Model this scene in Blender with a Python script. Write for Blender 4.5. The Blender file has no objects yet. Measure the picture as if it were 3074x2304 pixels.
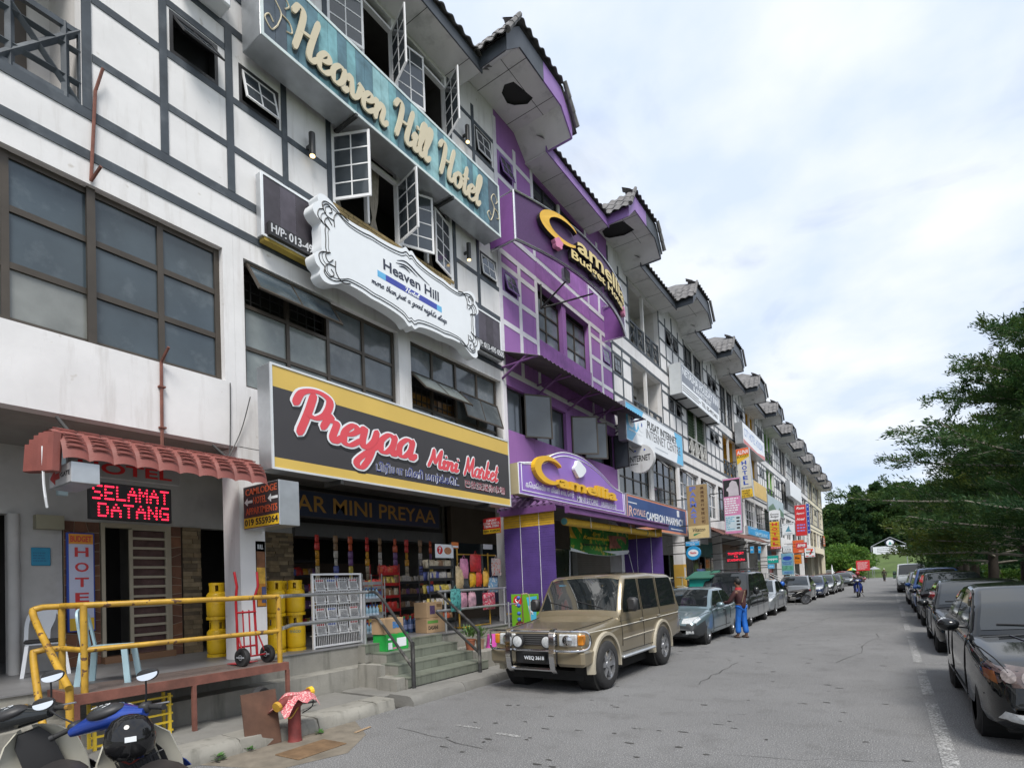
import bpy, bmesh, math, random
import numpy as np
from mathutils import Vector, Matrix
from mathutils.bvhtree import BVHTree
R = math.radians
random.seed(7); rng = np.random.default_rng(7)
sc = bpy.context.scene
COL = sc.collection
# ------------------------------------------------------------------ camera
FL, CX, CY = 1652.0, 1537.0, 1691.5          # focal length and principal point, in photo pixels (3074 x 2304)
YAW, PIT, ROL, HC = R(34.28), R(2.0), R(2.393), 1.75
_f = Vector((-math.sin(YAW)*math.cos(PIT), math.cos(YAW)*math.cos(PIT), math.sin(PIT)))
_r0 = Vector((math.cos(YAW), math.sin(YAW), 0)); _d0 = _f.cross(_r0)
_r = math.cos(ROL)*_r0 + math.sin(ROL)*_d0; _d = -math.sin(ROL)*_r0 + math.cos(ROL)*_d0
cd = bpy.data.cameras.new('camera'); cam = bpy.data.objects.new('camera', cd); COL.objects.link(cam); sc.camera = cam
cam.matrix_world = Matrix(((_r.x, -_d.x, -_f.x, 0), (_r.y, -_d.y, -_f.y, 0), (_r.z, -_d.z, -_f.z, HC), (0, 0, 0, 1)))
cd.sensor_width = 36; cd.lens = 36*FL/3074; cd.shift_y = (CY-1152)/3074; cd.clip_start = .05; cd.clip_end = 3000
def ray(px, py): return (px-CX)/FL*_r + (py-CY)/FL*_d + _f
def PX(px, py, x):                            # photo pixel -> (y, z) on the plane X = x
    v = ray(px, py); t = x/v.x; return t*v.y, HC+t*v.z
def PY(px, py, y):                            # photo pixel -> (x, z) on the plane Y = y
    v = ray(px, py); t = y/v.y; return t*v.x, HC+t*v.z
def PZ(px, py, z=0):                          # photo pixel -> (x, y) on the level z
    v = ray(px, py); t = (z-HC)/v.z; return t*v.x, t*v.y
# ------------------------------------------------------------------ sky, sun, exposure
SUN_EL, SUN_AZ = R(55), R(136)                # azimuth clockwise from +Y
w = bpy.data.worlds.new('World'); sc.world = w; w.use_nodes = True
nt = w.node_tree; nt.nodes.clear(); N = nt.nodes.new; LK = nt.links.new
out = N('ShaderNodeOutputWorld'); sky = N('ShaderNodeTexSky'); sky.sky_type = 'NISHITA'; sky.sun_disc = False
sky.sun_elevation = SUN_EL; sky.sun_rotation = SUN_AZ; sky.altitude = 1400; sky.air_density = 1.0; sky.dust_density = 1.5
bg1 = N('ShaderNodeBackground'); bg1.inputs[1].default_value = .13; LK(sky.outputs[0], bg1.inputs[0])
tc = N('ShaderNodeTexCoord'); sep = N('ShaderNodeSeparateXYZ'); LK(tc.outputs['Generated'], sep.inputs[0])
ad = N('ShaderNodeMath'); ad.operation = 'ADD'; ad.inputs[1].default_value = .22
ab = N('ShaderNodeMath'); ab.operation = 'MAXIMUM'; ab.inputs[1].default_value = 0; LK(sep.outputs[2], ab.inputs[0]); LK(ab.outputs[0], ad.inputs[0])
cmb = N('ShaderNodeCombineXYZ')
for i in (0, 1):
    dv = N('ShaderNodeMath'); dv.operation = 'DIVIDE'; LK(sep.outputs[i], dv.inputs[0]); LK(ad.outputs[0], dv.inputs[1]); LK(dv.outputs[0], cmb.inputs[i])
n1 = N('ShaderNodeTexNoise'); n1.inputs['Scale'].default_value = 1.9; n1.inputs['Detail'].default_value = 7; n1.inputs['Roughness'].default_value = .52; n1.inputs['Distortion'].default_value = .5
LK(cmb.outputs[0], n1.inputs['Vector'])
cr = N('ShaderNodeValToRGB'); cr.color_ramp.elements[0].position = .30; cr.color_ramp.elements[0].color = (.6,)*3+(1,)
cr.color_ramp.elements[1].position = .45; cr.color_ramp.elements[1].color = (1, 1, 1, 1); LK(n1.outputs[0], cr.inputs[0])
n2 = N('ShaderNodeTexNoise'); n2.inputs['Scale'].default_value = 2.1; n2.inputs['Detail'].default_value = 8; LK(cmb.outputs[0], n2.inputs['Vector'])
cr2 = N('ShaderNodeValToRGB'); cr2.color_ramp.elements[0].position = .40; cr2.color_ramp.elements[0].color = (.60, .69, .85, 1)
cr2.color_ramp.elements[1].position = .60; cr2.color_ramp.elements[1].color = (.80, .835, .88, 1); LK(n2.outputs[0], cr2.inputs[0])
bg2 = N('ShaderNodeBackground'); bg2.inputs[1].default_value = 1.0; LK(cr2.outputs[0], bg2.inputs[0])
mx = N('ShaderNodeMixShader'); LK(cr.outputs[0], mx.inputs[0]); LK(bg1.outputs[0], mx.inputs[1]); LK(bg2.outputs[0], mx.inputs[2]); LK(mx.outputs[0], out.inputs[0])
sl = bpy.data.lights.new('sun', 'SUN'); sl.energy = 3.1; sl.angle = R(22); sl.color = (1, .96, .9)
so = bpy.data.objects.new('sun', sl); COL.objects.link(so)
sdir = Vector((math.sin(SUN_AZ)*math.cos(SUN_EL), math.cos(SUN_AZ)*math.cos(SUN_EL), math.sin(SUN_EL)))
so.rotation_euler = sdir.to_track_quat('Z', 'Y').to_euler(); so.location = sdir*60
sc.view_settings.view_transform = 'Standard'; sc.view_settings.look = 'None'; sc.view_settings.exposure = .33; sc.view_settings.gamma = 1
sc.view_settings.use_curve_mapping = False
sc.render.engine = 'CYCLES'; sc.cycles.max_bounces = 6; sc.cycles.diffuse_bounces = 2; sc.cycles.transparent_max_bounces = 6
# ------------------------------------------------------------------ materials
MATS = {}
def M(key, col=(.5, .5, .5), rough=.6, metal=0, var=.12, sc_=2.5, bump=0, bsc=40, coat=0, dirt=None, damt=.5, streak=False, emit=0, spec=.5, alpha=1, trans=0, spk=None):
    """procedural material in world position: base colour, blotches, optional stains (streaks) and fine relief"""
    if key in MATS: return MATS[key]
    m = bpy.data.materials.new(key); m.use_nodes = True; t = m.node_tree; b = t.nodes['Principled BSDF']; n = t.nodes.new; l = t.links.new
    b.inputs['Roughness'].default_value = rough; b.inputs['Metallic'].default_value = metal; b.inputs['Specular IOR Level'].default_value = spec
    if coat: b.inputs['Coat Weight'].default_value = coat; b.inputs['Coat Roughness'].default_value = .04
    if alpha < 1: b.inputs['Alpha'].default_value = alpha
    if trans: b.inputs['Transmission Weight'].default_value = trans; b.inputs['IOR'].default_value = 1.1
    c = tuple(col)+(1,); src = None
    if emit: b.inputs['Emission Color'].default_value = c; b.inputs['Emission Strength'].default_value = emit
    geo = n('ShaderNodeNewGeometry')
    def noise(scale, det=4, vec=None, ro=.55):
        x = n('ShaderNodeTexNoise'); x.inputs['Scale'].default_value = scale; x.inputs['Detail'].default_value = det; x.inputs['Roughness'].default_value = ro
        l(vec or geo.outputs['Position'], x.inputs['Vector']); return x.outputs[0]
    def ramp(v, a, b_):
        x = n('ShaderNodeMapRange'); x.inputs[1].default_value = a; x.inputs[2].default_value = b_; l(v, x.inputs[0]); return x.outputs[0]
    def mix(f, A, B):
        x = n('ShaderNodeMix'); x.data_type = 'RGBA'
        if isinstance(f, float): x.inputs[0].default_value = f
        else: l(f, x.inputs[0])
        for q, i in ((A, 6), (B, 7)):
            if isinstance(q, tuple): x.inputs[i].default_value = q
            else: l(q, x.inputs[i])
        return x.outputs[2]
    if var:
        d = tuple(v*(1-var) for v in col)+(1,); u = tuple(min(1, v*(1+var*.6)) for v in col)+(1,)
        src = mix(ramp(noise(sc_, 6), .3, .7), d, u)
    if spk:
        src = mix(ramp(noise(spk[0], 2, ro=.7), spk[1], spk[2]), src or c, tuple(spk[3])+(1,))
    if dirt:
        vec = None
        if streak:
            mp = n('ShaderNodeMapping'); mp.inputs['Scale'].default_value = (5, 5, .55); l(geo.outputs['Position'], mp.inputs[0]); vec = mp.outputs[0]
        f = ramp(noise(1.3 if streak else 2.2, 8, vec, .62), .53, .78)
        mm = n('ShaderNodeMath'); mm.operation = 'MULTIPLY'; mm.inputs[1].default_value = damt; l(f, mm.inputs[0])
        src = mix(mm.outputs[0], src or c, tuple(dirt)+(1,))
    if src: l(src, b.inputs['Base Color'])
    else: b.inputs['Base Color'].default_value = c
    if bump:
        bp = n('ShaderNodeBump'); bp.inputs['Strength'].default_value = bump; bp.inputs['Distance'].default_value = .01
        l(noise(bsc, 3), bp.inputs['Height']); l(bp.outputs[0], b.inputs['Normal'])
    MATS[key] = m; return m
# ------------------------------------------------------------------ geometry (vertex list, face list)
def g_box(x0, x1, y0, y1, z0, z1):
    v = [(x, y, z) for z in (z0, z1) for y in (y0, y1) for x in (x0, x1)]
    return v, [(0, 2, 3, 1), (4, 5, 7, 6), (0, 1, 5, 4), (2, 6, 7, 3), (0, 4, 6, 2), (1, 3, 7, 5)]
def g_cbox(x0, x1, y0, y1, z0, z1, c=.01):
    bm = bmesh.new(); v, f = g_box(x0, x1, y0, y1, z0, z1); vs = [bm.verts.new(p) for p in v]
    for q in f: bm.faces.new([vs[i] for i in q])
    bmesh.ops.bevel(bm, geom=bm.edges[:], offset=c, segments=1, affect='EDGES'); bm.verts.index_update()
    r = [tuple(q.co) for q in bm.verts], [tuple(x.index for x in q.verts) for q in bm.faces]; bm.free(); return r
def merge(*gs):
    V, F = [], []
    for v, f in gs:
        o = len(V); V += list(v); F += [tuple(i+o for i in q) for q in f]
    return V, F
def xf(g, m): return [tuple(m @ Vector(p)) for p in g[0]], g[1]
def g_tube(path, r, n=8, cap=True, closed=False):
    P = [Vector(p) for p in path]; k = len(P); rs = r if isinstance(r, (list, tuple)) else [r]*k
    V, F = [], []; up = None
    for i in range(k):
        t = (P[(i+1) % k]-P[i-1]) if closed else (P[min(i+1, k-1)]-P[max(i-1, 0)])
        t = t.normalized() if t.length > 1e-9 else Vector((0, 0, 1))
        if up is None: up = Vector((0, 0, 1)) if abs(t.z) < .9 else Vector((1, 0, 0))
        a = t.cross(up)
        if a.length < 1e-6: a = t.cross(Vector((0, 1, 0)))
        a.normalize(); b = a.cross(t); up = b
        for j in range(n):
            q = 2*math.pi*j/n; V.append(tuple(P[i]+(a*math.cos(q)+b*math.sin(q))*rs[i]))
    m = k if closed else k-1
    for i in range(m):
        for j in range(n):
            F.append((i*n+j, i*n+(j+1) % n, ((i+1) % k)*n+(j+1) % n, ((i+1) % k)*n+j))
    if cap and not closed: F += [tuple(range(n-1, -1, -1)), tuple((k-1)*n+j for j in range(n))]
    return V, F
def g_lathe(prof, n=20, ax='z'):
    V, F = [], []
    for (r, z) in prof:
        for j in range(n):
            q = 2*math.pi*j/n; c, s = r*math.cos(q), r*math.sin(q)
            V.append((c, s, z) if ax == 'z' else ((c, z, s) if ax == 'y' else (z, c, s)))
    for i in range(len(prof)-1):
        for j in range(n): F.append((i*n+j, i*n+(j+1) % n, (i+1)*n+(j+1) % n, (i+1)*n+j))
    if prof[0][0] > 1e-4: F.append(tuple(range(n-1, -1, -1)))
    if prof[-1][0] > 1e-4: F.append(tuple((len(prof)-1)*n+j for j in range(n)))
    return V, F
def g_prism(poly, w0, w1):                    # polygon in (u, v), extruded along w
    k = len(poly)
    V = [(p[0], p[1], w0) for p in poly]+[(p[0], p[1], w1) for p in poly]
    return V, [tuple(range(k-1, -1, -1)), tuple(range(k, 2*k))]+[(i, (i+1) % k, k+(i+1) % k, k+i) for i in range(k)]
def g_loft(rings, cap=True, closed=True):
    n = len(rings[0]); V = [tuple(p) for q in rings for p in q]; F = []
    for i in range(len(rings)-1):
        for j in range(n if closed else n-1): F.append((i*n+j, i*n+(j+1) % n, (i+1)*n+(j+1) % n, (i+1)*n+j))
    if cap: F += [tuple(range(n-1, -1, -1)), tuple((len(rings)-1)*n+j for j in range(n))]
    return V, F
def g_ball(c, r, n=12, k=8):
    rx, ry, rz = r if isinstance(r, (tuple, list)) else (r, r, r)
    g = g_lathe([(max(math.sin(math.pi*i/k), 1e-5), -math.cos(math.pi*i/k)) for i in range(k+1)], n)
    return [(c[0]+p[0]*rx, c[1]+p[1]*ry, c[2]+p[2]*rz) for p in g[0]], g[1]
def arc(cx, cy, r, a0, a1, n=10, ry=None): return [(cx+r*math.cos(R(a0+(a1-a0)*i/n)), cy+(ry or r)*math.sin(R(a0+(a1-a0)*i/n))) for i in range(n+1)]
def spline(pts, n=6):                         # Catmull-Rom
    if len(pts) < 3: n = 2
    P = [np.array(p, float) for p in pts]; P = [2*P[0]-P[1]]+P+[2*P[-1]-P[-2]]; o = []
    for i in range(1, len(P)-2):
        for k in range(n):
            t = k/n; a, b, c, d = P[i-1:i+3]
            o.append(.5*((2*b)+(c-a)*t+(2*a-5*b+4*c-d)*t*t+(3*b-a-3*c+d)*t**3))
    o.append(P[-2]); return o
def mesh(name, g, mat, smooth=False, ang=40):
    me = bpy.data.meshes.new(name); me.from_pydata([tuple(p) for p in g[0]], [], [tuple(f) for f in g[1]])
    if mat: me.materials.append(mat)
    if smooth:
        me.polygons.foreach_set('use_smooth', [True]*len(me.polygons))
        try: me.set_sharp_from_angle(angle=R(ang))
        except Exception: pass
    me.update(); return me
CUBE = mesh('unit_box', g_box(-.5, .5, -.5, .5, -.5, .5), None); CUBE.materials.append(None)
def link(name, data, parent=None):
    o = bpy.data.objects.new(name, data); COL.objects.link(o)
    if parent: o.parent = parent
    return o
def tag(o, label=None, cat=None, group=None, kind=None):
    if label: o['label'] = label
    if cat: o['category'] = cat
    if group: o['group'] = group
    if kind: o['kind'] = kind
    return o
BX = Matrix(((0, 0, 1), (1, 0, 0), (0, 1, 0)))      # local u,v,w -> sign facing +X (towards the road)
BY = Matrix(((1, 0, 0), (0, 0, -1), (0, 1, 0)))     # sign facing -Y (towards the camera)
class Th:
    """one thing: an Empty at its base and its parts as child meshes; parts are given in local coordinates, or in world ones when world=True"""
    def __init__(s, name, label=None, cat=None, loc=(0, 0, 0), rot=None, group=None, kind=None, world=False):
        s.o = link(name, None); s.o.empty_display_size = .2
        m = Matrix.Translation(Vector(loc))
        if rot is not None: m = m @ (Matrix.Rotation(rot, 4, 'Z') if isinstance(rot, (int, float)) else rot.to_4x4())
        s.o.matrix_basis = m; s.m = m; s.inv = m.inverted() if world else None
        tag(s.o, label, cat, group, kind)
    def put(s, o, parent=None):
        if parent is None or parent == s.o:
            o.parent = s.o
            if s.inv: o.matrix_parent_inverse = s.inv
        else:
            o.parent = parent
            pi = parent.matrix_basis.inverted()
            if s.inv: pi = pi @ Matrix.Identity(4)
            o.matrix_parent_inverse = pi
        return o
    def add(s, name, g, mat, parent=None, smooth=False, ang=40):
        return s.put(link(name, g if isinstance(g, bpy.types.Mesh) else mesh(name, g, mat, smooth, ang)), parent)
    def box(s, name, x0, x1, y0, y1, z0, z1, mat, parent=None):
        o = link(name, CUBE); o.location = ((x0+x1)/2, (y0+y1)/2, (z0+z1)/2); o.scale = (abs(x1-x0), abs(y1-y0), abs(z1-z0))
        o.material_slots[0].link = 'OBJECT'; o.material_slots[0].material = mat
        return s.put(o, parent)
    def tube(s, name, path, r, mat, n=8, parent=None, smooth=True, closed=False): return s.add(name, g_tube(path, r, n, closed=closed), mat, parent, smooth, 60)
    def text(s, txt, u0, u1, v0, v1, w_, mat, d=.004, bold=0, shear=0, name='lettering', parent=None, conv=None):
        g = text_geo(txt, u0, u1, v0, v1, w_, d, bold, shear)
        if conv: g = ([conv(*p) for p in g[0]], g[1])
        return s.add(name, g, mat, parent)
    def script(s, txt, u0, u1, v0, v1, w_, mat, wt=.3, thin=.12, out=0, d=.004, shear=.22, name='lettering', parent=None, caps=(2.1, -1)):
        return s.add(name, script_geo(txt, u0, u1, v0, v1, w_, wt, thin, out, d, shear), mat, parent)
def single(name, g, mat, label, cat, group=None, kind=None, smooth=False, loc=None, ang=40):
    """a thing that is one mesh; its origin is moved to loc"""
    v = [Vector(p) for p in g[0]]
    if loc is None:
        lo = [min(p[i] for p in v) for i in range(3)]; hi = [max(p[i] for p in v) for i in range(3)]; loc = ((lo[0]+hi[0])/2, (lo[1]+hi[1])/2, lo[2])
    L = Vector(loc); o = link(name, mesh(name, ([tuple(p-L) for p in v], g[1]), mat, smooth, ang)); o.location = L
    return tag(o, label, cat, group, kind)
def struct(name, g, mat, smooth=False, kind='structure', label=None): 
    o = link(name, mesh(name, g, mat, smooth)); o['kind'] = kind
    if label: o['label'] = label
    return o
def dup(t, loc, rot=None, label=None, group=None):
    """copy of a thing with copies of its parts and sub-parts"""
    src = t.o if isinstance(t, Th) else t
    c = src.copy(); COL.objects.link(c); m = Matrix.Translation(Vector(loc))
    if rot is not None: m = m @ Matrix.Rotation(rot, 4, 'Z')
    c.matrix_basis = m
    if label: c['label'] = label
    if group: c['group'] = group
    def rec(a, b):
        for ch in a.children:
            q = ch.copy(); COL.objects.link(q); q.parent = b; q.matrix_parent_inverse = ch.matrix_parent_inverse.copy(); rec(ch, q)
    rec(src, c); return c
_tc = {}
def text_geo(txt, u0, u1, v0, v1, w_, d=.004, bold=0, shear=0):
    key = (txt, bold, shear)
    if key not in _tc:
        cu = bpy.data.curves.new('t', 'FONT'); cu.body = txt; cu.size = 1; cu.extrude = .5; cu.offset = bold; cu.shear = shear; cu.resolution_u = 3; cu.space_line = .9; cu.align_x = 'CENTER'
        o = bpy.data.objects.new('t', cu); COL.objects.link(o); me = bpy.data.meshes.new_from_object(o)
        a = np.zeros(len(me.vertices)*3); me.vertices.foreach_get('co', a); _tc[key] = (a.reshape(-1, 3), [tuple(p.vertices) for p in me.polygons])
        bpy.data.objects.remove(o); bpy.data.curves.remove(cu); bpy.data.meshes.remove(me)
    a, f = _tc[key]
    if len(a) == 0: return [(u0, v0, w_), (u1, v0, w_), (u0, v1, w_)], [(0, 1, 2)]
    lo, hi = a.min(0), a.max(0); s = np.maximum(hi-lo, 1e-6)
    b = (a-lo)/s*np.array([u1-u0, v1-v0, d])+np.array([u0, v0, w_])
    return [tuple(p) for p in b], f
# a small brush-script alphabet: strokes through control points, baseline 0, x-height 1, capitals 2.1
GL = {
 'a': (1.1, [[(.85,.85),(.5,1),(.12,.6),(.2,.1),(.5,.05),(.8,.45),(.85,.95)], [(.87,1),(.82,.3),(.95,0),(1.2,.25)]]),
 'e': (.92, [[(.1,.45),(.5,.55),(.75,.8),(.5,1),(.15,.6),(.2,.1),(.55,0),(1,.35)]]),
 'v': (1.05, [[(-.05,.7),(.15,1),(.3,.6),(.45,.05),(.8,.35),(.9,.85),(.75,1),(1.15,.85)]]),
 'n': (1.05, [[(-.05,.75),(.15,1),(.2,.5),(.15,0)], [(.18,.4),(.5,.98),(.72,.8),(.68,.2),(.85,0),(1.12,.3)]]),
 'i': (.5, [[(0,.6),(.22,1),(.17,.25),(.3,0),(.58,.3)], [(.3,1.42),(.34,1.5)]]),
 'l': (.52, [[(.05,.4),(.45,1.6),(.42,2.1),(.22,1.8),(.15,.4),(.3,0),(.6,.35)]]),
 'o': (.95, [[(.5,1),(.12,.6),(.2,.08),(.55,.05),(.8,.5),(.6,.98),(.4,.85),(1.05,.8)]]),
 't': (.6, [[(.35,1.8),(.22,.4),(.36,0),(.66,.3)], [(0,1.12),(.62,1.18)]]),
 'r': (.85, [[(-.05,.5),(.2,1.15),(.25,.95),(.5,.9),(.55,.75),(.48,.2),(.65,0),(.92,.3)]]),
 'y': (1.05, [[(0,.75),(.18,1),(.18,.3),(.4,.05),(.75,.45),(.85,1)], [(.87,1),(.72,-.3),(.4,-.98),(.08,-.75),(.5,-.2),(1.12,.3)]]),
 'H': (1.55, [[(-.12,1.6),(.12,2.05),(.45,1.9),(.42,1),(.25,0)], [(1.35,2.1),(1.15,1),(1.08,.25),(1.25,0),(1.58,.3)], [(.4,1),(1.15,1.1)]]),
 'P': (1.25, [[(.55,1.95),(.45,1),(.28,0)], [(-.15,1.3),(.05,1.9),(.7,2.12),(1.28,1.85),(1.22,1.2),(.85,.88),(.45,.95)]]),
 'M': (1.65, [[(0,0),(.25,1),(.35,2)], [(.35,2),(.55,1),(.75,.45)], [(.75,.45),(1.05,1.4),(1.3,2.05)], [(1.3,2.05),(1.28,.4),(1.45,0),(1.72,.3)]]),
 'k': (.95, [[(.42,2.1),(.25,1),(.1,0)], [(.2,.5),(.6,1),(.75,.85),(.35,.55),(.62,.08),(1,.25)]]),
 'm': (1.6, [[(-.05,.75),(.15,1),(.2,.5),(.15,0)], [(.18,.4),(.48,.98),(.66,.8),(.62,0)], [(.64,.4),(.98,.98),(1.2,.8),(1.16,.2),(1.32,0),(1.65,.3)]]),
 'h': (1.05, [[(.4,2.1),(.25,1),(.12,0)], [(.18,.4),(.5,.98),(.72,.8),(.68,.2),(.85,0),(1.12,.3)]]),
 'j': (.5, [[(.25,1),(.15,-.4),(-.15,-.9),(-.3,-.6),(.45,.2)], [(.33,1.42),(.37,1.5)]]),
 'u': (1.1, [[(-.05,.75),(.18,1),(.18,.3),(.4,.03),(.75,.5)], [(.82,1),(.76,.25),(.9,0),(1.18,.3)]]),
 's': (.75, [[(-.05,.1),(.45,1.15),(.6,.5),(.35,0),(.1,.2)], [(.35,.02),(.82,.3)]]),
 'g': (1.1, [[(.85,.85),(.5,1),(.12,.6),(.2,.1),(.5,.05),(.8,.45),(.85,.95)], [(.87,1),(.75,-.4),(.4,-.95),(.1,-.7),(1.15,.25)]]),
 'd': (1.1, [[(.85,.85),(.5,1),(.12,.6),(.2,.1),(.5,.05),(.8,.45),(.85,.95)], [(1,2.1),(.85,.8),(.82,.3),(.95,0),(1.2,.25)]]),
 'p': (1.1, [[(.22,1.1),(.05,-1)], [(.15,.6),(.6,1),(.78,.4),(.4,0),(.2,.2)], [(.4,.02),(1.12,.3)]]),
 "'": (.3, [[(.2,2),(.12,1.6)]]), ' ': (.75, []),
}
def script_geo(txt, u0, u1, v0, v1, w_, wt=.3, thin=.12, out=0, d=.004, shear=.22):
    S, x = [], 0
    for ch in txt:
        adv, st = GL[ch]
        for q in st:
            pts = spline([(a+x+shear*b, b) for a, b in q], 6); L, Rr = [], []
            for i, p in enumerate(pts):
                t = pts[min(i+1, len(pts)-1)]-pts[max(i-1, 0)]; n_ = np.hypot(*t) or 1; t = t/n_
                hw = (thin+(wt-thin)*abs(t[1])**1.4)/2*(.8 if i in (0, len(pts)-1) else 1)+out
                nn = np.array([-t[1], t[0]]); L.append(p+nn*hw); Rr.append(p-nn*hw)
                if i == 0: a0 = p-t*hw*.8
                if i == len(pts)-1: a1 = p+t*hw*.8
            S.append((L, Rr, a0, a1))
        x += adv
    al = np.array([p for s in S for p in s[0]+s[1]]); lo, hi = al.min(0)+out, al.max(0)-out
    sx, sy = (u1-u0)/(hi[0]-lo[0]), (v1-v0)/(hi[1]-lo[1])
    gs = []
    for k, (L, Rr, a0, a1) in enumerate(S):
        T = lambda p: (u0+(p[0]-lo[0])*sx, v0+(p[1]-lo[1])*sy)
        o = w_+(k % 5)*.0009; V, F = [], []; n_ = len(L)
        for q in (o, o+d):                      # the ribbon rises a little along the stroke so that its loops never share a plane
            V += [T(a0)+(q,)]+[T(p)+(q+i*5e-5,) for i, p in enumerate(L)]+[T(a1)+(q+n_*5e-5,)]+[T(p)+(q+(n_-1-i)*5e-5,) for i, p in enumerate(Rr[::-1])]
        m = 2*n_+2
        for i in range(m): F.append((i, (i+1) % m, m+(i+1) % m, m+i))
        # front: strip between the two sides
        li = lambda i: m+1+i
        ri = lambda i: m+n_+2+(n_-1-i)
        F.append((m, ri(0), li(0))); F.append((m+n_+1, li(n_-1), ri(n_-1)))
        for i in range(n_-1): F.append((li(i), ri(i), ri(i+1), li(i+1)))
        gs.append((V, F))
    return merge(*gs)
# ------------------------------------------------------------------ shared materials
WHITE = M('white_render', (.75, .74, .74), .8, var=.08, sc_=1.8, dirt=(.34, .30, .26), damt=.42, streak=True, bump=.15, bsc=25, spk=(5, .69, .78, (.54, .51, .47)))
TIMB = M('slate_painted_timber', (.05, .062, .076), .55, var=.3, sc_=3, dirt=(.17, .19, .21), damt=.6, bump=.1)
PURP = M('purple_render', (.325, .145, .415), .75, var=.10, sc_=.7, dirt=(.13, .045, .2), damt=.5, streak=True, bump=.12, bsc=25)
PTRIM = M('pale_lilac_trim', (.72, .70, .75), .7, var=.08, dirt=(.35, .3, .36), damt=.4)
CREAM = M('cream_render', (.72, .66, .5), .8, var=.06, dirt=(.4, .35, .26), damt=.4, streak=True)
SOFF = M('soffit_board', (.74, .73, .73), .85, var=.10, sc_=1.2, dirt=(.1, .1, .09), damt=.45)
JOINT_VOID = M('dark_joint_and_void_shade', (.03, .03, .03), .9, var=0)
FASC = M('dark_fascia', (.06, .07, .085), .5, var=.25)
PFASC = M('purple_fascia', (.30, .17, .45), .5, var=.12)
TILE = M('grey_roof_tile', (.17, .165, .165), .8, var=.35, sc_=6, dirt=(.05, .05, .05), damt=.7, bump=.3, bsc=30)
GLASS = M('window_glass', (.045, .055, .065), .09, var=.2, sc_=2, spec=.8)
GLASSG = M('dusty_blue_grey_glass', (.06, .08, .095), .08, var=.25, sc_=1.2, dirt=(.2, .23, .25), damt=.5, spec=.6)
BRONZE = M('brown_window_frame', (.07, .058, .046), .45, var=.2, metal=.3)
BLKF = M('black_window_frame', (.03, .03, .033), .5, var=.2)
WFRAME = M('white_sash', (.78, .78, .79), .45, var=.05)
DARK = M('dark_interior', (.045, .042, .04), .9, var=.2)
CONC = M('weathered_concrete', (.27, .26, .23), .9, var=.25, sc_=1.6, dirt=(.07, .07, .055), damt=.75, streak=True, bump=.4, bsc=30)
CONC2 = M('grey_cement', (.20, .195, .18), .9, var=.22, sc_=2.2, dirt=(.08, .08, .07), damt=.7, bump=.4, bsc=22)
ASPH = M('asphalt', (.135, .136, .138), .88, var=.22, sc_=.45, dirt=(.075, .073, .07), damt=.5, bump=1.0, bsc=60, spk=(75, .5, .66, (.34, .335, .33)))
STEEL = M('galvanised_steel', (.42, .43, .44), .42, metal=.6, var=.2, sc_=9, dirt=(.16, .1, .06), damt=.5)
BLKPIPE = M('worn_black_pipe', (.05, .05, .05), .5, metal=.3, var=.4, sc_=12, dirt=(.4, .38, .34), damt=.9)
YELP = M('chipped_yellow_paint', (.47, .275, .03), .5, var=.25, sc_=8, spk=(11, .62, .66, (.12, .06, .03)), dirt=(.14, .075, .03), damt=.8, bump=.3, bsc=50)
RUST = M('rusty_steel', (.19, .075, .055), .8, var=.3, sc_=7, dirt=(.07, .035, .025), damt=.7, bump=.3)
FLOORT = M('grey_floor_tile', (.2, .2, .205), .45, var=.15, sc_=3, dirt=(.1, .09, .08), damt=.5)
GTILE = M('sage_green_tile', (.17, .185, .15), .4, var=.14, sc_=3, dirt=(.05, .055, .04), damt=.75, streak=True)
PLAS = M('white_plastic', (.75, .77, .8), .35, var=.05)
ALU = M('bare_aluminium', (.5, .52, .54), .35, metal=.7, var=.12, sc_=5)
SWHITE = M('sign_white', (.80, .83, .86), .4, var=.04)
SBLK = M('sign_charcoal', (.045, .042, .045), .45, var=.08)
INK = M('black_ink', (.02, .02, .022), .5, var=0)
RED = M('sign_red', (.62, .03, .035), .4, var=.05)
YEL = M('sign_yellow', (.78, .50, .03), .4, var=.05)
BLUE = M('sign_blue', (.02, .07, .42), .4, var=.05)
def C_(key, r, g, b, rough=.45, **k): return M(key, (r, g, b), rough, var=k.pop('var', .06), **k)
# ------------------------------------------------------------------ ground, road, kerb, walkway
PF = .78                                     # level of the raised shop walkway
def sheet(x0, x1, y0, y1, z): return [(x0, y0, z), (x1, y0, z), (x1, y1, z), (x0, y1, z)], [(0, 1, 2, 3)]
struct('ground', sheet(-900, 900, -300, 1500, -.05), M('earth_and_grass', (.09, .105, .05), .95, var=.4, sc_=.3))
struct('road', merge(sheet(-6.0, 2.75, -30, 138, 0), sheet(-40, -6.0, 98.5, 138, 0), sheet(2.75, 40, 112, 138, 0)), ASPH)
MARK = M('worn_road_paint', (.34, .34, .335), .9, var=.5, sc_=9, spk=(45, .47, .55, (.12, .12, .12)))
gm = []
y = 4.6
for i, L in enumerate((.5, 3.4, 1.6, .35, 3.8, .4, 2.0, .3, 5.5, .5, 4, 6)):
    gm.append(sheet(.30, .43, y, y+L, .004)); y += L+(.35, .5, .25, .9, .4, 1.6, .8, 2.0, .7, 2.6, .9)[i % 11]
for yy in (12.32, 18.1, 24.6): gm.append(sheet(.44, 1.6, yy, yy+.06, .004))
for yy in (5.2, 13.0): gm.append(sheet(-3.9, -3.55, yy, yy+.08, .004)); 
gm.append(sheet(-4.6, -4.2, 5.3, 5.36, .004))
struct('road_marking', merge(*gm), MARK)
CRACK = M('tar_stain', (.055, .053, .05), .8, var=.3, sc_=5)
cg = []
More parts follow.
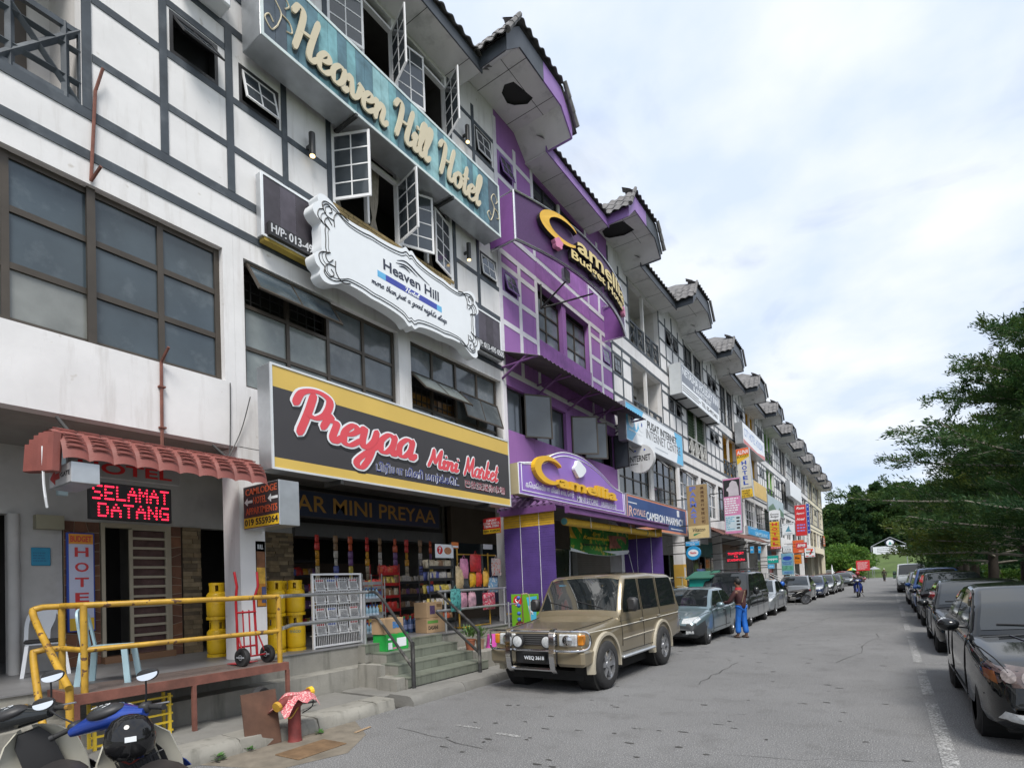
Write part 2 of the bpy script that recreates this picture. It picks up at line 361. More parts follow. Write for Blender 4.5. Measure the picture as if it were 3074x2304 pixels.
for k in range(130):
    x_, y_ = random.uniform(-4.6, .1), 4.5+26*random.random()**1.6; a = random.uniform(.02, .08); b = random.uniform(.012, .035); n_ = 9
    pts = [(x_+a*random.uniform(.6, 1.1)*math.cos(2*math.pi*i/n_), y_+b*random.uniform(.5, 1.2)*math.sin(2*math.pi*i/n_)+random.uniform(-.01, .01)) for i in range(n_)]
    cg.append(([(p[0], p[1], .0035) for p in pts], [tuple(range(n_))]))
struct('tar_patch', merge(*cg), CRACK)
ck = []
for x_, y_, dx, dy, n_ in ((-2.6, 9.0, .02, .30, 9), (-1.4, 5.6, .28, .10, 10), (-3.2, 6.6, .22, .16, 8), (-.9, 12, .05, .5, 12), (-2.9, 17, .1, .6, 12), (-5.2, 4.9, .25, -.03, 7)):
    L_, Rr_ = [], []; p = Vector((x_, y_, .0032))
    for i in range(n_):
        w_ = random.uniform(.004, .014); L_.append((p.x-w_, p.y, p.z)); Rr_.append((p.x+w_, p.y+w_, p.z)); p = p+Vector((dx+random.uniform(-.09, .09), dy+random.uniform(-.09, .09), 0))
    ck.append((L_+Rr_[::-1], [(i, i+1, 2*n_-2-i, 2*n_-1-i) for i in range(n_-1)]))
struct('road_crack', merge(*ck), CRACK)
kb = Th('kerb', kind='structure', loc=(-6, 4, 0), world=True)
def rough_block(x0, x1, y0, y1, z0, z1, s=.025, ny=6):
    """a worn, slightly uneven concrete block along Y"""
    rings = []
    for i in range(ny+1):
        y = y0+(y1-y0)*i/ny; j = lambda: random.uniform(-s, s)
        rings.append([(x0, y, z0), (x1+j()*.6, y, z0), (x1+j(), y+j(), (z0+z1)/2), (x1-.035+j(), y, z1-.012+j()*.3), (x1-.10+j(), y, z1+j()*.25), (x0, y, z1)])
    return g_loft(rings)
y = -6.0
while y < 5.6:
    L = min(random.uniform(.8, 1.3), 5.66-y); 
    if 5.66-y-L < .3: L = 5.66-y
    kb.add('kerb_stone', rough_block(-6.42, -6.0, y+.008, y+L-.008, -.04, .155, .02), CONC, smooth=True, ang=50); y += L
y = 5.86
while y < 97:
    L = random.uniform(.95, 1.25) if y < 26 else 6
    kb.add('kerb_stone', rough_block(-6.35, -5.86, y+.006, y+L-.006, -.04, .15, .015), CONC2, smooth=True, ang=50); y += L
wk = Th('walkway', kind='structure', loc=(-7, 4, 0), world=True)
y = -6.0
while y < 97:
    L = random.uniform(.7, 1.5) if y < 20 else 8
    if y < 5.7 < y+L: L = 5.7-y
    if abs(y-5.7) < .01: y = 5.82
    z = .13+random.uniform(-.012, .012)
    wk.add('slab', g_cbox(-7.42, -6.44, y+.008, y+L-.008, -.04, z, .012), CONC2); y += L
# low ledge and retaining wall of the raised shop floor
struct('drain', g_box(-7.42, -6.0, 5.68, 5.84, -.04, -.02), DARK)
struct('retaining_wall', merge(g_box(-7.95, -7.44, -6, 6.5, -.04, .44), g_box(-8.3, -7.8, -6, 6.5, .44, PF-.02), g_box(-7.95, -7.6, 8.52, 97, -.04, PF-.02)), CONC)
struct('shop_floor', merge(g_box(-13.2, -7.78, -6, 6.5, PF-.02, PF), g_box(-13.2, -7.7, 6.5, 8.5, PF-.02, PF), g_box(-13.2, -7.58, 8.5, 97, PF-.02, PF)), FLOORT)
stp = Th('steps', kind='structure', loc=(-7, 7.5, 0), world=True)
SX = [-6.40, -6.80, -7.20, -7.60]; SZ = [.1525, .31, .4675, .625, PF]; SY = [(6.32, 8.45), (6.5, 8.48), (6.62, 8.5), (6.5, 8.5)]
for i in range(4):
    y0, y1 = SY[i]
    stp.box('tread', -7.9, SX[i]-.012, y0, y1, SZ[i]-.16 if i else -.03, SZ[i+1]-.02, CONC)
    stp.box('nosing', (SX[i+1] if i < 3 else -7.69)-.02, SX[i]+.006, y0-.004, y1+.004, SZ[i+1]-.02, SZ[i+1]+.001*i, GTILE)
    n_ = 10
    for k in range(n_):
        a = y0+(y1-y0)*k/n_; b = y0+(y1-y0)*(k+1)/n_
        stp.box('tile', SX[i]-.014, SX[i]+random.uniform(0, .002), a+.003, b-.003, SZ[i]+.004, SZ[i+1]-.022, GTILE)
stp.box('side_wall', -7.45, -6.9, 6.2, 6.30, -.03, .5, CONC); stp.box('side_wall', -6.9, -6.45, 6.12, 6.30, -.03, .32, CONC)
# ------------------------------------------------------------------ the terrace of shop houses
BD = [-2.66, 4.46, 11.58, 18.62, 25.85, 33.0, 40.3, 47.5, 55.2, 62.8, 70.8, 78.7, 86.6, 94.4, 97.0]
FX = -7.9
def wall_holes(y0, y1, z0, z1, holes, x0=FX-.2, x1=FX):
    ys = sorted({y0, y1, *[min(max(h[0], y0), y1) for h in holes], *[min(max(h[1], y0), y1) for h in holes]}); gs = []
    for a, b in zip(ys, ys[1:]):
        if b-a < 1e-4: continue
        m = (a+b)/2; cut = sorted((h[2], h[3]) for h in holes if h[0] < m < h[1]); z = z0
        for c, d in cut:
            if c > z: gs.append(g_box(x0, x1, a, b, z, c))
            z = max(z, d)
        if z < z1: gs.append(g_box(x0, x1, a, b, z, z1))
    return merge(*gs)
_tm = None
def tile_mesh():
    """one interlocking clay tile, S profile, 0.30 wide (u) x 0.36 long (v)"""
    n = 8; V, F = [], []
    for t in (0, .02):
        for v in (0, .36):
            for i in range(n+1):
                u = .30*i/n; V.append((u-.15, v, .028*math.sin(2*math.pi*i/n)+(.018 if v == 0 else 0)+t))
    s = n+1
    for i in range(n):
        F += [(2*s+i, 2*s+i+1, 3*s+i+1, 3*s+i), (i+1, i, s+i, s+i+1), (i, i+1, 2*s+i+1, 2*s+i)]
    return mesh('tile', (V, F), TILE, True)
TM = tile_mesh()
def tiles(b, roof, org, du, dv, dn, nu, nv, single_=True, off=.0):
    """rows of roof tiles: org corner, du across, dv up the slope, dn outward"""
    gs = []
    for j in range(nv):
        for i in range(nu):
            p = Vector(org)+du*(.15+.30*i)+dv*(.30*j)+dn*(.012+.004*((i+j) % 2)); 
            m = Matrix(((du.x, dv.x, dn.x, p.x), (du.y, dv.y, dn.y, p.y), (du.z, dv.z, dn.z, p.z), (0, 0, 0, 1)))
            m = m @ Matrix.Rotation(random.uniform(-.03, .03), 4, 'Z')
            if single_:
                o = link('tile', TM); o.matrix_basis = m; b.put(o, roof)
            else:
                gs.append(([tuple(m @ v.co) for v in TM.vertices], [tuple(p_.vertices) for p_ in TM.polygons]))
    if gs: o = b.add('tile_field', merge(*gs), TILE, roof); o['kind'] = 'stuff'
def sash(b, hinge, axis, ang, wid, hei, nx, nz, fm, gm_, name='window_sash', bar=.035, d=.03, single_pane=False):
    """an opening casement: frame with glazing bars and panes. hinge = its hinge point; local u along the wall (+Y), v up, w out (+X)"""
    L = []
    for x0, x1, y0, y1 in ((0, wid, 0, bar), (0, wid, hei-bar, hei), (0, bar, bar, hei-bar), (wid-bar, wid, bar, hei-bar)): L.append(g_box(x0, x1, y0, y1, 0, d))
    for i in range(1, nx): u = wid*i/nx; L.append(g_box(u-.011, u+.011, bar, hei-bar, .004, d-.004))
    for i in range(1, nz): v = hei*i/nz; L.append(g_box(bar, wid-bar, v-.011, v+.011, .005, d-.005))
    o = link(name, mesh(name, merge(*L), fm))
    bas = BX.to_4x4()
    if axis == 'top': rot = Matrix.Translation((0, hei, 0)) @ Matrix.Rotation(-ang, 4, 'X') @ Matrix.Translation((0, -hei, 0))
    elif axis == 'left': rot = Matrix.Rotation(-ang, 4, 'Y')
    else: rot = Matrix.Translation((wid, 0, 0)) @ Matrix.Rotation(ang, 4, 'Y') @ Matrix.Translation((-wid, 0, 0))
    o.matrix_basis = Matrix.Translation(Vector(hinge)) @ bas @ rot; b.put(o)
    if single_pane:
        p = link('pane', mesh('pane', g_box(bar, wid-bar, bar, hei-bar, d*.4, d*.6), gm_)); p.parent = o
    else:
        for i in range(nx):
            for k in range(nz):
                p = link('pane', mesh('pane', g_box(wid*i/nx+.012, wid*(i+1)/nx-.012, hei*k/nz+.012, hei*(k+1)/nz-.012, d*.4, d*.6), gm_)); p.parent = o
    return o
def grid_window(b, y0, y1, z0, z1, cols, rows, fm, gm_, x=FX-.13, skip=(), bar=.05, gms=None):
    """fixed metal window: mullion grid, one pane object per light"""
    ys = [y0+(y1-y0)*c for c in cols]; zs = [z0+(z1-z0)*r for r in rows]; L = []
    for i, y in enumerate(ys): L.append(g_box(x-.04, x+.03, y-bar*.5 if 0 < i < len(ys)-1 else (y if i == 0 else y-bar), y+bar*.5 if 0 < i < len(ys)-1 else (y+bar if i == 0 else y), z0, z1))
    for i, z in enumerate(zs): L.append(g_box(x-.035, x+.024, y0, y1, z-bar*.5 if 0 < i < len(zs)-1 else (z if i == 0 else z-bar), z+bar*.5 if 0 < i < len(zs)-1 else (z+bar if i == 0 else z)))
    o = b.add('window', merge(*L), fm)
    for i in range(len(ys)-1):
        for k in range(len(zs)-1):
            if (i, k) in skip: continue
            b.add('pane', g_box(x-.012, x-.004, ys[i]+.01, ys[i+1]-.01, zs[k]+.01, zs[k+1]-.01), (gms or {}).get((i, k), gm_), o)
    return o
def xrail(b, y0, y1, z0, z1, mat, x=FX-.06, bays=2, t=.026):
    L = [g_box(x-.03, x+.03, y0, y1, z1-.07, z1), g_box(x-.03, x+.03, y0, y1, z0, z0+.06)]
    for k in range(bays):
        a, c = y0+(y1-y0)*k/bays, y0+(y1-y0)*(k+1)/bays; m, zm = (a+c)/2, (z0+z1)/2
        for p, q in (((a, z0), (c, z1)), ((a, z1), (c, z0)), ((a+.15, z0), (a+.15, z1)), ((c-.15, z0), (c-.15, z1)), ((a, zm+.2), (c, zm+.2)), ((a, zm-.2), (c, zm-.2))):
            L.append(g_tube([(x+random.uniform(-.012, .012), p[0], p[1]), (x, q[0], q[1])], t, 4))
        L.append(g_box(x-.035, x+.035, c-.02, c+.02, z0, z1))
    return b.add('balcony_railing', merge(*L), mat)
DIRTY = {}
def building(k, label, wall=WHITE, trim=TIMB, fasc=FASC, bay2='recess', bay3='recess', rec=None, name='shop_house', near=False, roof_single=True, soffit_hole=None):
    y0, y1 = BD[k], BD[k+1]; c = (y0+y1)/2; s = (y1-y0)/7.12
    b = Th(name, label, 'building', (FX, c, 0), world=True, group='terraced shop houses along the street')
    Q = lambda d: c+d*s
    # ground floor: pillars, beam, ceiling, walls of the walkway and of the shop
    b.add('pillar', g_box(FX-.45, FX, y0-.0, y0+.40, PF, 3.96), wall if k != 2 else WHITE)
    if k == 13: b.add('pillar', g_box(FX-.45, FX, y1-.4, y1, PF, 3.96), wall)
    b.add('ceiling', g_box(FX-5.2, FX-.2, y0, y1, 3.97, 4.1), M('darkened_stained_ceiling', (.28, .26, .24), .9, var=.15))  # ceiling and party wall: colours darkened to deepen the arcade's shade
    b.add('party_wall', g_box(FX-5.2, FX-2.3, y0, y0+.12, PF, 3.97), M('darkened_grubby_wall', (.16, .15, .13), .9, var=.2))
    b.add('back_wall', g_box(FX-5.3, FX-5.2, y0, y1, PF, 3.97), DARK)
    for z in (4.1, 7.35, 10.55, 13.65): b.box('floor_slab', FX-5.2, FX-.2, y0, y1, z, z+.12, DARK)
    b.box('rear_wall', FX-5.35, FX-5.2, y0, y1, 4.1, 14.2, DARK)
    # walls
    h = [(Q(-3.40), Q(-.17), 4.9, 6.9), (Q(.17), Q(3.40), 4.9, 6.9)] if k != 2 else [(11.68, 14.86, 5.72, 6.9), (15.17, 18.48, 5.72, 6.9)]
    for sg in (-1, 1):
        a, d = sorted((Q(sg*2.72), Q(sg*3.40)))
        h += [(a, d, 9.38, 10.0), (a, d, 12.52, 13.18)]
    B2, B3 = (Q(-1.69), Q(1.69), 8.72 if k in (1, 2) else 7.85, 10.36), (Q(-1.69), Q(1.69), 12.0 if k in (1, 2) else 11.06, 13.58)
    h += [B2, B3]
    b.add('wall', wall_holes(y0+.001, y1-.001, 3.95, 14.3, h), wall)
    # timbering
    gr = .018 if k == 2 else 0
    def tb(a, d, z, e, pr=.014): b.box('timber', FX-.002, FX+pr, a-(gr if d-a < .3 else 0), d+(gr if d-a < .3 else 0), z-(gr if e-z < .3 else 0), e+(gr if e-z < .3 else 0), trim)
    for z, t in ((7.20, .12), (7.72, .13)) if k != 2 else ((7.20, .10),): tb(y0, y1, z, z+t)
    for z, t in ((10.38, .11), (10.98, .11)): tb(y0, y1, z, z+t)
    for sg in (-1, 1):
        e0, e1 = sorted((Q(sg*1.8), y0 if sg < 0 else y1))
        for z in (8.5, 9.27) if k == 1 else (8.5, 9.27, 10.02): tb(e0, e1, z, z+.10, .011)
        for z in (11.7, 12.42, 13.2): tb(e0, e1, z, z+.09, .011)
        for q in (1.69, 2.58):
            a, d = sorted((Q(sg*q), Q(sg*(q+.10))))
            tb(a, d, 7.85 if k != 2 else 7.3, 10.38, .017); tb(a, d, 11.09, 13.64, .017)
    tb(y0-.055, y0+.055, 7.85 if k != 2 else 7.3, 10.38, .018); tb(y0-.055, y0+.055, 11.09, 14.0, .018)
    if k == 2: tb(y0-.05, y0+.05, 4.2, 7.2, .018)
    # small side windows
    fm = {1: WFRAME, 0: BLKF, 2: PFASC}.get(k, BLKF)
    for sg in (-1, 1):
        for z in (9.38, 12.52):
            a, d = sorted((Q(sg*2.72), Q(sg*3.40))); hh = .62 if z < 10 else .66
            if k == 0 and sg < 0: continue
            b.add('window_frame', merge(g_box(FX-.16, FX+.004, a, a+.05, z, z+hh), g_box(FX-.16, FX+.004, d-.05, d, z, z+hh), g_box(FX-.16, FX+.004, a+.05, d-.05, z, z+.05), g_box(FX-.16, FX+.004, a+.05, d-.05, z+hh-.05, z+hh), g_box(FX-.25, FX-.2, a, d, z, z+hh)), BLKF if k != 2 else PFASC)
            an = {0: R(38)}.get(k, R(random.choice((4, 14, 20, 8))) if k < 7 else 0)
            sash(b, (FX-.03, a+.06, z+.05), 'top', an, d-a-.12, hh-.1, 2, 2, fm, GLASS, single_pane=k > 4, bar=.03, d=.025)
    # centre bays
    for (a, d, z, e), typ, flo in ((B2, bay2, 2), (B3, bay3, 3)):
        rm = rec or M('recess_white', (.62, .6, .58), .85, var=.08, dirt=(.25, .23, .2), damt=.5)
        dep = 1.1 if typ == 'recess' else .5
        if typ == 'recess':
            b.add('balcony_recess', merge(g_box(FX-dep-.1, FX-dep, a, d, z, e), g_box(FX-dep, FX-.2, a-.1, a, z, e), g_box(FX-dep, FX-.2, d, d+.1, z, e), g_box(FX-dep, FX-.2, a, d, e, e+.1), g_box(FX-dep, FX-.2, a, d, z-.1, z)), rm)
            b.box('balcony_door', FX-dep, FX-dep+.03, a+.25, a+1.15, z, z+2.05, BRONZE); b.box('balcony_door', FX-dep, FX-dep+.03, d-1.15, d-.25, z, z+2.05, BRONZE)
            b.box('balcony_post', FX-.16, FX-.04, c-.06, c+.06, z, e, M('post_white', (.68, .67, .65), .7))
            if k < 9:
                xrail(b, a, c-.06, z+.02, z+.98, TIMB, bays=2 if k < 6 else 1); xrail(b, c+.06, d, z+.02, z+.98, TIMB, bays=2 if k < 6 else 1, t=.045 if k == 0 else .026)
            else: b.box('balcony_railing', FX-.1, FX-.05, a, d, z, z+.95, TIMB)
        elif typ == 'mesh':
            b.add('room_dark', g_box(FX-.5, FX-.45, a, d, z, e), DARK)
            L = [g_box(FX-.12, FX-.1, a+(d-a)*i/14-.01, a+(d-a)*i/14+.01, z+1, e) for i in range(15)]+[g_box(FX-.121, FX-.101, a, d, z+1+(e-z-1)*i/10-.01, z+1+(e-z-1)*i/10+.01) for i in range(11)]
            b.add('green_mesh_screen', merge(*L), M('green_screen', (.05, .11, .035), .6)); b.add('screen_cloth', g_box(FX-.2, FX-.19, a, d, z+.9, e), M('green_cloth', (.045, .07, .035), .8))
            b.box('balcony_post', FX-.16, FX-.04, c-.06, c+.06, z, e, M('post_white')); xrail(b, a, c-.06, z+.02, z+.95, M('white_rail', (.5, .5, .48), .6, dirt=(.1, .1, .1), damt=.8)); xrail(b, c+.06, d, z+.02, z+.95, M('white_rail'))
        elif typ == 'dark':
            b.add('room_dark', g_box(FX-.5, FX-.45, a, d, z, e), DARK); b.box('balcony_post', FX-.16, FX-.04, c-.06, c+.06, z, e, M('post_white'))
            grid_window(b, a, c-.06, z, e, (0, .5, 1), (0, .35, .7, 1), BLKF, GLASS); grid_window(b, c+.06, d, z, e, (0, .5, 1), (0, .35, .7, 1), BLKF, GLASS)
        elif typ == 'room':
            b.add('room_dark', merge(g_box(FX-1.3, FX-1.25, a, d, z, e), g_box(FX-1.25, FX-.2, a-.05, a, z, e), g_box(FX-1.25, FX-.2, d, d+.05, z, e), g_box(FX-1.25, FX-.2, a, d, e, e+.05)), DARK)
    # first floor windows
    if k >= 3:
        for (a, d) in ((Q(-3.40), Q(-.17)), (Q(.17), Q(3.40))):
            grid_window(b, a, d, 4.9, 6.9, (0, .25, .5, .75, 1) if k < 7 else (0, .5, 1), (0, .34, .67, 1) if k < 7 else (0, .5, 1), BRONZE if k % 2 else WFRAME, GLASSG if k % 2 else GLASS)
        if k < 7:
            for q in (-2.9, .6): sash(b, (FX-.05, Q(q), 6.2), 'top', R(42), .78, .66, 1, 1, BRONZE, GLASSG)
    # eaves and roof between the gables
    ex, ez = -7.18, 13.63
    b.add('eave_soffit', g_box(ex, FX-.0, y0+1.5, y1-1.5, ez, ez+.03), SOFF)
    for i in range(3): yy = y0+1.5+(y1-y0-3)*(i+.7)/3; b.box('soffit_joint', ex+.02, FX, yy-.006, yy+.006, ez-.003, ez+.001, JOINT_VOID)
    b.box('fascia', ex, ex+.03, y0+1.45, y1-1.45, ez-.02, ez+.26, fasc)
    roof = b.add('roof', g_box(FX-6, ex+.02, y0+1.2, y1-1.2, ez+.26, ez+.30) if False else ([(ex+.05, y0+1.2, ez+.24), (ex+.05, y1-1.2, ez+.24), (ex-3.4, y1-1.2, ez+2.4), (ex-3.4, y0+1.2, ez+2.4)], [(0, 1, 2, 3)]), TILE)
    sl_ = Vector((-3.45, 0, 2.16)).normalized(); nn = Vector((2.16, 0, 3.45)).normalized()
    nt_ = int((y1-y0-2.9)/.3)+1
    tiles(b, roof, (ex+.10, y0+1.42, ez+.25), Vector((0, 1, 0)), sl_, nn, nt_, 3 if k < 4 else 1, roof_single and k < 6)
    # the half-hipped gable on the boundary to the next house
    gy, fx_ = y1, -6.43; ro, ri, zb, zt = 1.55, .98, 13.68, 14.2
    P = [(-ro, zb), (-ri, zt), (ri, zt), (ro, zb)]
    V = [(x, gy+p[0], p[1]) for x in (FX, fx_) for p in P]
    if soffit_hole:
        hy0, hy1, hx0, hx1 = soffit_hole; hp = []
        # flat centre panel with a broken-out hole
        rim = [(hx0, hy0+.1), ((hx0+hx1)/2-.06, hy0-.05), (hx1-.08, hy0+.02), (hx1-.02, (hy0+hy1)/2-.1), (hx1+.06, hy1-.05), ((hx0+hx1)/2+.1, hy1+.02), (hx0+.05, hy1-.16), (hx0-.06, (hy0+hy1)/2+.05)]
        box_ = [(FX, gy-ri), (FX+.735, gy-ri), (fx_, gy-ri), (fx_, gy), (fx_, gy+ri), (FX+.735, gy+ri), (FX, gy+ri), (FX, gy)]
        rim.sort(key=lambda p: math.atan2(p[1]-(hy0+hy1)/2, p[0]-(hx0+hx1)/2)); box_.sort(key=lambda p: math.atan2(p[1]-gy, p[0]-(FX+fx_)/2))
        HV = [(p[0], p[1], zt) for p in box_]+[(p[0], p[1], zt) for p in rim]; HF = [(i, (i+1) % 8, 8+(i+1) % 8, 8+i) for i in range(8)]
        sg_ = b.add('gable_soffit', merge((V, [(0, 1, 5, 4), (2, 3, 7, 6)]), (HV, HF)), SOFF); b.box('void_shade_board', FX+.02, fx_-.02, gy-ri+.02, gy+ri-.02, zt+.06, zt+.12, JOINT_VOID)  # near-black board above the hole, its colour stands for the shade inside
    else: sg_ = b.add('gable_soffit', (V, [(0, 1, 5, 4), (1, 2, 6, 5), (2, 3, 7, 6)]), SOFF)
    for q in (-.33, .33): b.box('soffit_joint', FX, fx_, gy+q*ri*2-.007, gy+q*ri*2+.007, zt-.004, zt-.001, JOINT_VOID)
    b.box('soffit_joint', FX+.95, FX+.962, gy-ri, gy+ri, zt-.005, zt-.002, JOINT_VOID)
    f2 = .50
    def board(ya, za, yb, zb_, nm='gable_fascia', mt=fasc, x0=fx_-.0, x1=fx_+.035): return b.add(nm, ([(x, ya, za) for x in (x0, x1)]+[(x, yb, zb_) for x in (x0, x1)]+[(x, yb, zb_+f2) for x in (x0, x1)]+[(x, ya, za+f2) for x in (x0, x1)], [(0, 2, 4, 6), (1, 7, 5, 3), (0, 1, 3, 2), (6, 4, 5, 7), (0, 6, 7, 1), (2, 3, 5, 4)]), mt)
    nxt = PFASC if k == 1 else (FASC if k != 2 else FASC)
    board(gy-ro, zb-.03, gy-ri, zt-.03, mt=fasc); board(gy-ri, zt-.03, gy+ri*.1, zt-.03, mt=fasc); board(gy+ri*.1, zt-.03, gy+ri, zt-.03, mt=nxt); board(gy+ri, zt-.03, gy+ro, zb-.03, mt=nxt)
    for sg, mt in ((-1, fasc), (1, nxt)): b.box('gable_side_fascia', FX+.3, fx_, gy+sg*ro-.015, gy+sg*ro+.015, zb-.03, zb+.3, mt)
    zt2 = 14.78; ty = 1.08; ou = fx_+.06
    groof = b.add('gable_roof', ([(ou, gy-ro-.12, zb+.22), (ou, gy-ty, zt2-.05), (ou, gy+ty, zt2-.05), (ou, gy+ro+.12, zb+.22), (FX-2.2, gy-ro-.12, zb+.22), (FX-2.2, gy-ty, zt2-.05), (FX-2.2, gy+ty, zt2-.05), (FX-2.2, gy+ro+.12, zb+.22), (ou-1.2, gy, zt2+.75), (FX-2.2, gy, zt2+.75)], [(0, 4, 5, 1), (2, 6, 7, 3), (1, 5, 9, 8), (2, 8, 9, 6), (1, 8, 2)]), TILE)
    for sg in (-1, 1):
        if sg > 0 and k > 1: continue
        up = Vector((0, sg*(ty-ro-.12), zt2-.05-zb-.22)).normalized(); du = Vector((1, 0, 0)) if sg < 0 else Vector((-1, 0, 0)); dn = du.cross(up)
        org = Vector((FX-.5 if sg < 0 else ou+.02, gy+sg*(ro+.16), zb+.20)); tiles(b, groof, org, du, up, dn, 7, 3, roof_single and k < 9)
    upf = Vector((-1.2, 0, .8)).normalized(); tiles(b, groof, (ou+.06, gy-ty+.05, zt2-.05), Vector((0, 1, 0)), upf, Vector((.8, 0, 1.2)).normalized(), 7, 2, roof_single and k < 9)
    for sg in (-1, 1):     # ridge tiles down the hips
        p0, p1 = Vector((ou+.08, gy+sg*(ro+.1), zb+.30)), Vector((ou+.06, gy+sg*ty, zt2+.02))
        if k < 3:
            for i in range(3): a_, d_ = p0.lerp(p1, i/3), p0.lerp(p1, (i+1.1)/3); b.add('ridge_tile', g_tube([a_, d_], [.075, .06], 7), TILE, groof, smooth=True)
        else: b.add('ridge_tile', g_tube([p0, p1], .06, 6), TILE, groof, smooth=True)
    return b

nb = Th('shop_house', 'unseen white house added beyond the left picture edge to block light', 'building', (FX, -6.2, 0), group='terraced shop houses along the street', world=True)  # unseen house, added to stop light entering the arcade from the left
nb.add('wall', merge(g_box(FX-5, FX, -9.8, -2.68, 3.95, 14.2), g_box(FX-5, FX-2.2, -9.8, -2.68, PF, 3.95), g_box(FX-5, FX, -9.9, -9.6, PF, 3.95)), WHITE); nb.box('pillar', FX-.45, FX, -6.4, -6.0, PF, 3.95, WHITE); nb.box('roof', FX-5, -7.1, -9.9, -2.7, 14.2, 14.5, TILE)
for z in (7.2, 7.72, 10.38, 10.98): nb.box('timber', FX-.002, FX+.014, -9.8, -2.68, z, z+.12, TIMB)
for y in (-8.6, -6.2, -4.0): nb.box('window', FX-.02, FX+.01, y, y+1.2, 4.9, 6.9, GLASSG)
GREENW = M('lime_recess', (.16, .42, .035), .8, var=.12); YELW = M('ochre_recess', (.62, .36, .035), .8, var=.12, dirt=(.35, .2, .03), damt=.4)
b0 = building(0, 'white half-timbered shop house at the left edge with crossed balcony railing', bay2='recess', bay3='recess')
b1 = building(1, 'white half-timbered hotel house above the mini market, white casements open', bay2='room', bay3='room', soffit_hole=(11.25, 12.0, -7.45, -6.95))
b2 = building(2, 'purple shop house with pale lilac framing beside the white hotel house', wall=PURP, trim=PTRIM, fasc=PFASC, bay2='room', bay3='dark', soffit_hole=(17.95, 18.75, -7.8, -6.9))
b3 = building(3, 'white half-timbered shop house with crossed balcony rails next to the purple one')
b4 = building(4, 'white half-timbered shop house with green mesh screens on its second floor', bay2='mesh', bay3='dark')
b5 = building(5, 'white half-timbered shop house with one ochre balcony below a dark one', rec=YELW, bay3='dark')
b6 = building(6, 'white half-timbered shop house with ochre balcony recesses on two floors', rec=YELW, soffit_hole=(47.2, 48.1, -7.7, -6.9))
b7 = building(7, 'white half-timbered shop house with lime green balcony recesses', rec=GREENW)
b8 = building(8, 'white half-timbered shop house just past the lime green balconies', bay2='dark', bay3='dark')
b9 = building(9, 'second white half-timbered house past the lime green balconies', bay2='dark', bay3='dark')
b10 = building(10, 'third white half-timbered house past the lime green balconies', bay2='dark', bay3='dark')
b11 = building(11, 'cream half-timbered shop house third from the far end of the terrace', wall=CREAM, bay2='dark', bay3='dark')
b12 = building(12, 'cream half-timbered shop house second from the far end of the terrace', wall=CREAM, bay2='dark', bay3='dark')
b13 = Th('shop_house', 'narrow cream end house closing the far end of the terrace', 'building', (FX, 95.7, 0), group='terraced shop houses along the street', world=True)
b13.add('wall', merge(wall_holes(94.402, 97, 3.95, 13.9, [(95, 96.4, 4.9, 6.9), (95, 96.4, 8.4, 10.0), (95, 96.4, 11.4, 13)]), g_box(FX-9, FX-.2, 96.8, 97, PF, 13.9)), CREAM)
for z in (4.9, 8.4, 11.4): b13.box('window', FX-.18, FX-.12, 95, 96.4, z, z+2 if z < 5 else z+1.6, GLASS)
for z in (7.2, 7.75, 10.4, 11.0): b13.box('timber', FX-.002, FX+.014, 94.42, 97, z, z+.12, TIMB)
b13.box('timber', FX-.002, FX+.016, 96.85, 97, 4, 13.9, TIMB); b13.box('roof', FX-9, -7.2, 95.9, 97.4, 13.9, 14.1, TILE); b13.box('pillar', FX-.45, FX, 96.5, 97, PF, 3.95, CREAM)
# ---- first house (left edge): first-floor window, pipe, curtain
grid_window(b0, 1.07, 4.30, 4.9, 6.9, (0, .25, .5, .75, 1), (0, .34, .67, 1), BRONZE, GLASSG, bar=.075, gms={(1, 0): M('pale_curtained_glass', (.2, .21, .2), .2, var=.3, sc_=2, spec=.7)})
b0.box('window_mullion', FX-.10, FX-.06, 2.64, 2.73, 4.9, 6.9, BRONZE)
grid_window(b0, -2.5, .73, 4.9, 6.9, (0, .5, 1), (0, .34, .67, 1), BRONZE, GLASSG, bar=.075)
CURT = M('sheer_pink_curtain', (.33, .26, .28), .8, var=.3, sc_=7)
cv = []
for i in range(9):
    u = i/8; yb = 2.24+(u-.5)*.10; yt = 2.24+(u-.5)*.62
    cv.append([(FX-.17+.015*(i % 2), yt, 6.78), (FX-.17+.015*(i % 2), yb+(yt-yb)*.35, 6.3), (FX-.17, yb, 5.75), (FX-.17+.01*(i % 2), yb+(yt-yb)*.5, 5.2)])
b0.add('curtain', g_loft(cv, cap=False, closed=False), CURT, smooth=True)
def solo(name, label, cat, g, mat, smooth=True, group=None): return single(name, g, mat, label, cat, group, smooth=smooth)
solo('drain_pipe', 'thin rusty conduit running up the white wall beside the crossed railing', 'pipe', merge(g_tube([(FX+.03, 2.66, 6.93), (FX+.03, 2.72, 8.12)], .02, 6), g_tube([(FX+.03, 2.72, 8.12), (FX+.10, 2.78, 8.42)], .018, 6), g_tube([(FX+.03, 2.66, 6.93), (FX+.22, 2.70, 7.05)], .02, 6)), RUST)
solo('drain_pipe', 'rusty pipe running down the blank white wall to the red canopy', 'pipe', merge(g_tube([(FX+.03, 3.42, 4.9), (FX+.03, 3.41, 3.62)], .022, 6), g_tube([(FX+.03, 3.42, 4.9), (FX+.2, 3.44, 5.06)], .02, 6), g_box(FX, FX+.06, 3.38, 3.46, 4.55, 4.57), g_box(FX, FX+.06, 3.38, 3.46, 4.0, 4.02)), RUST)
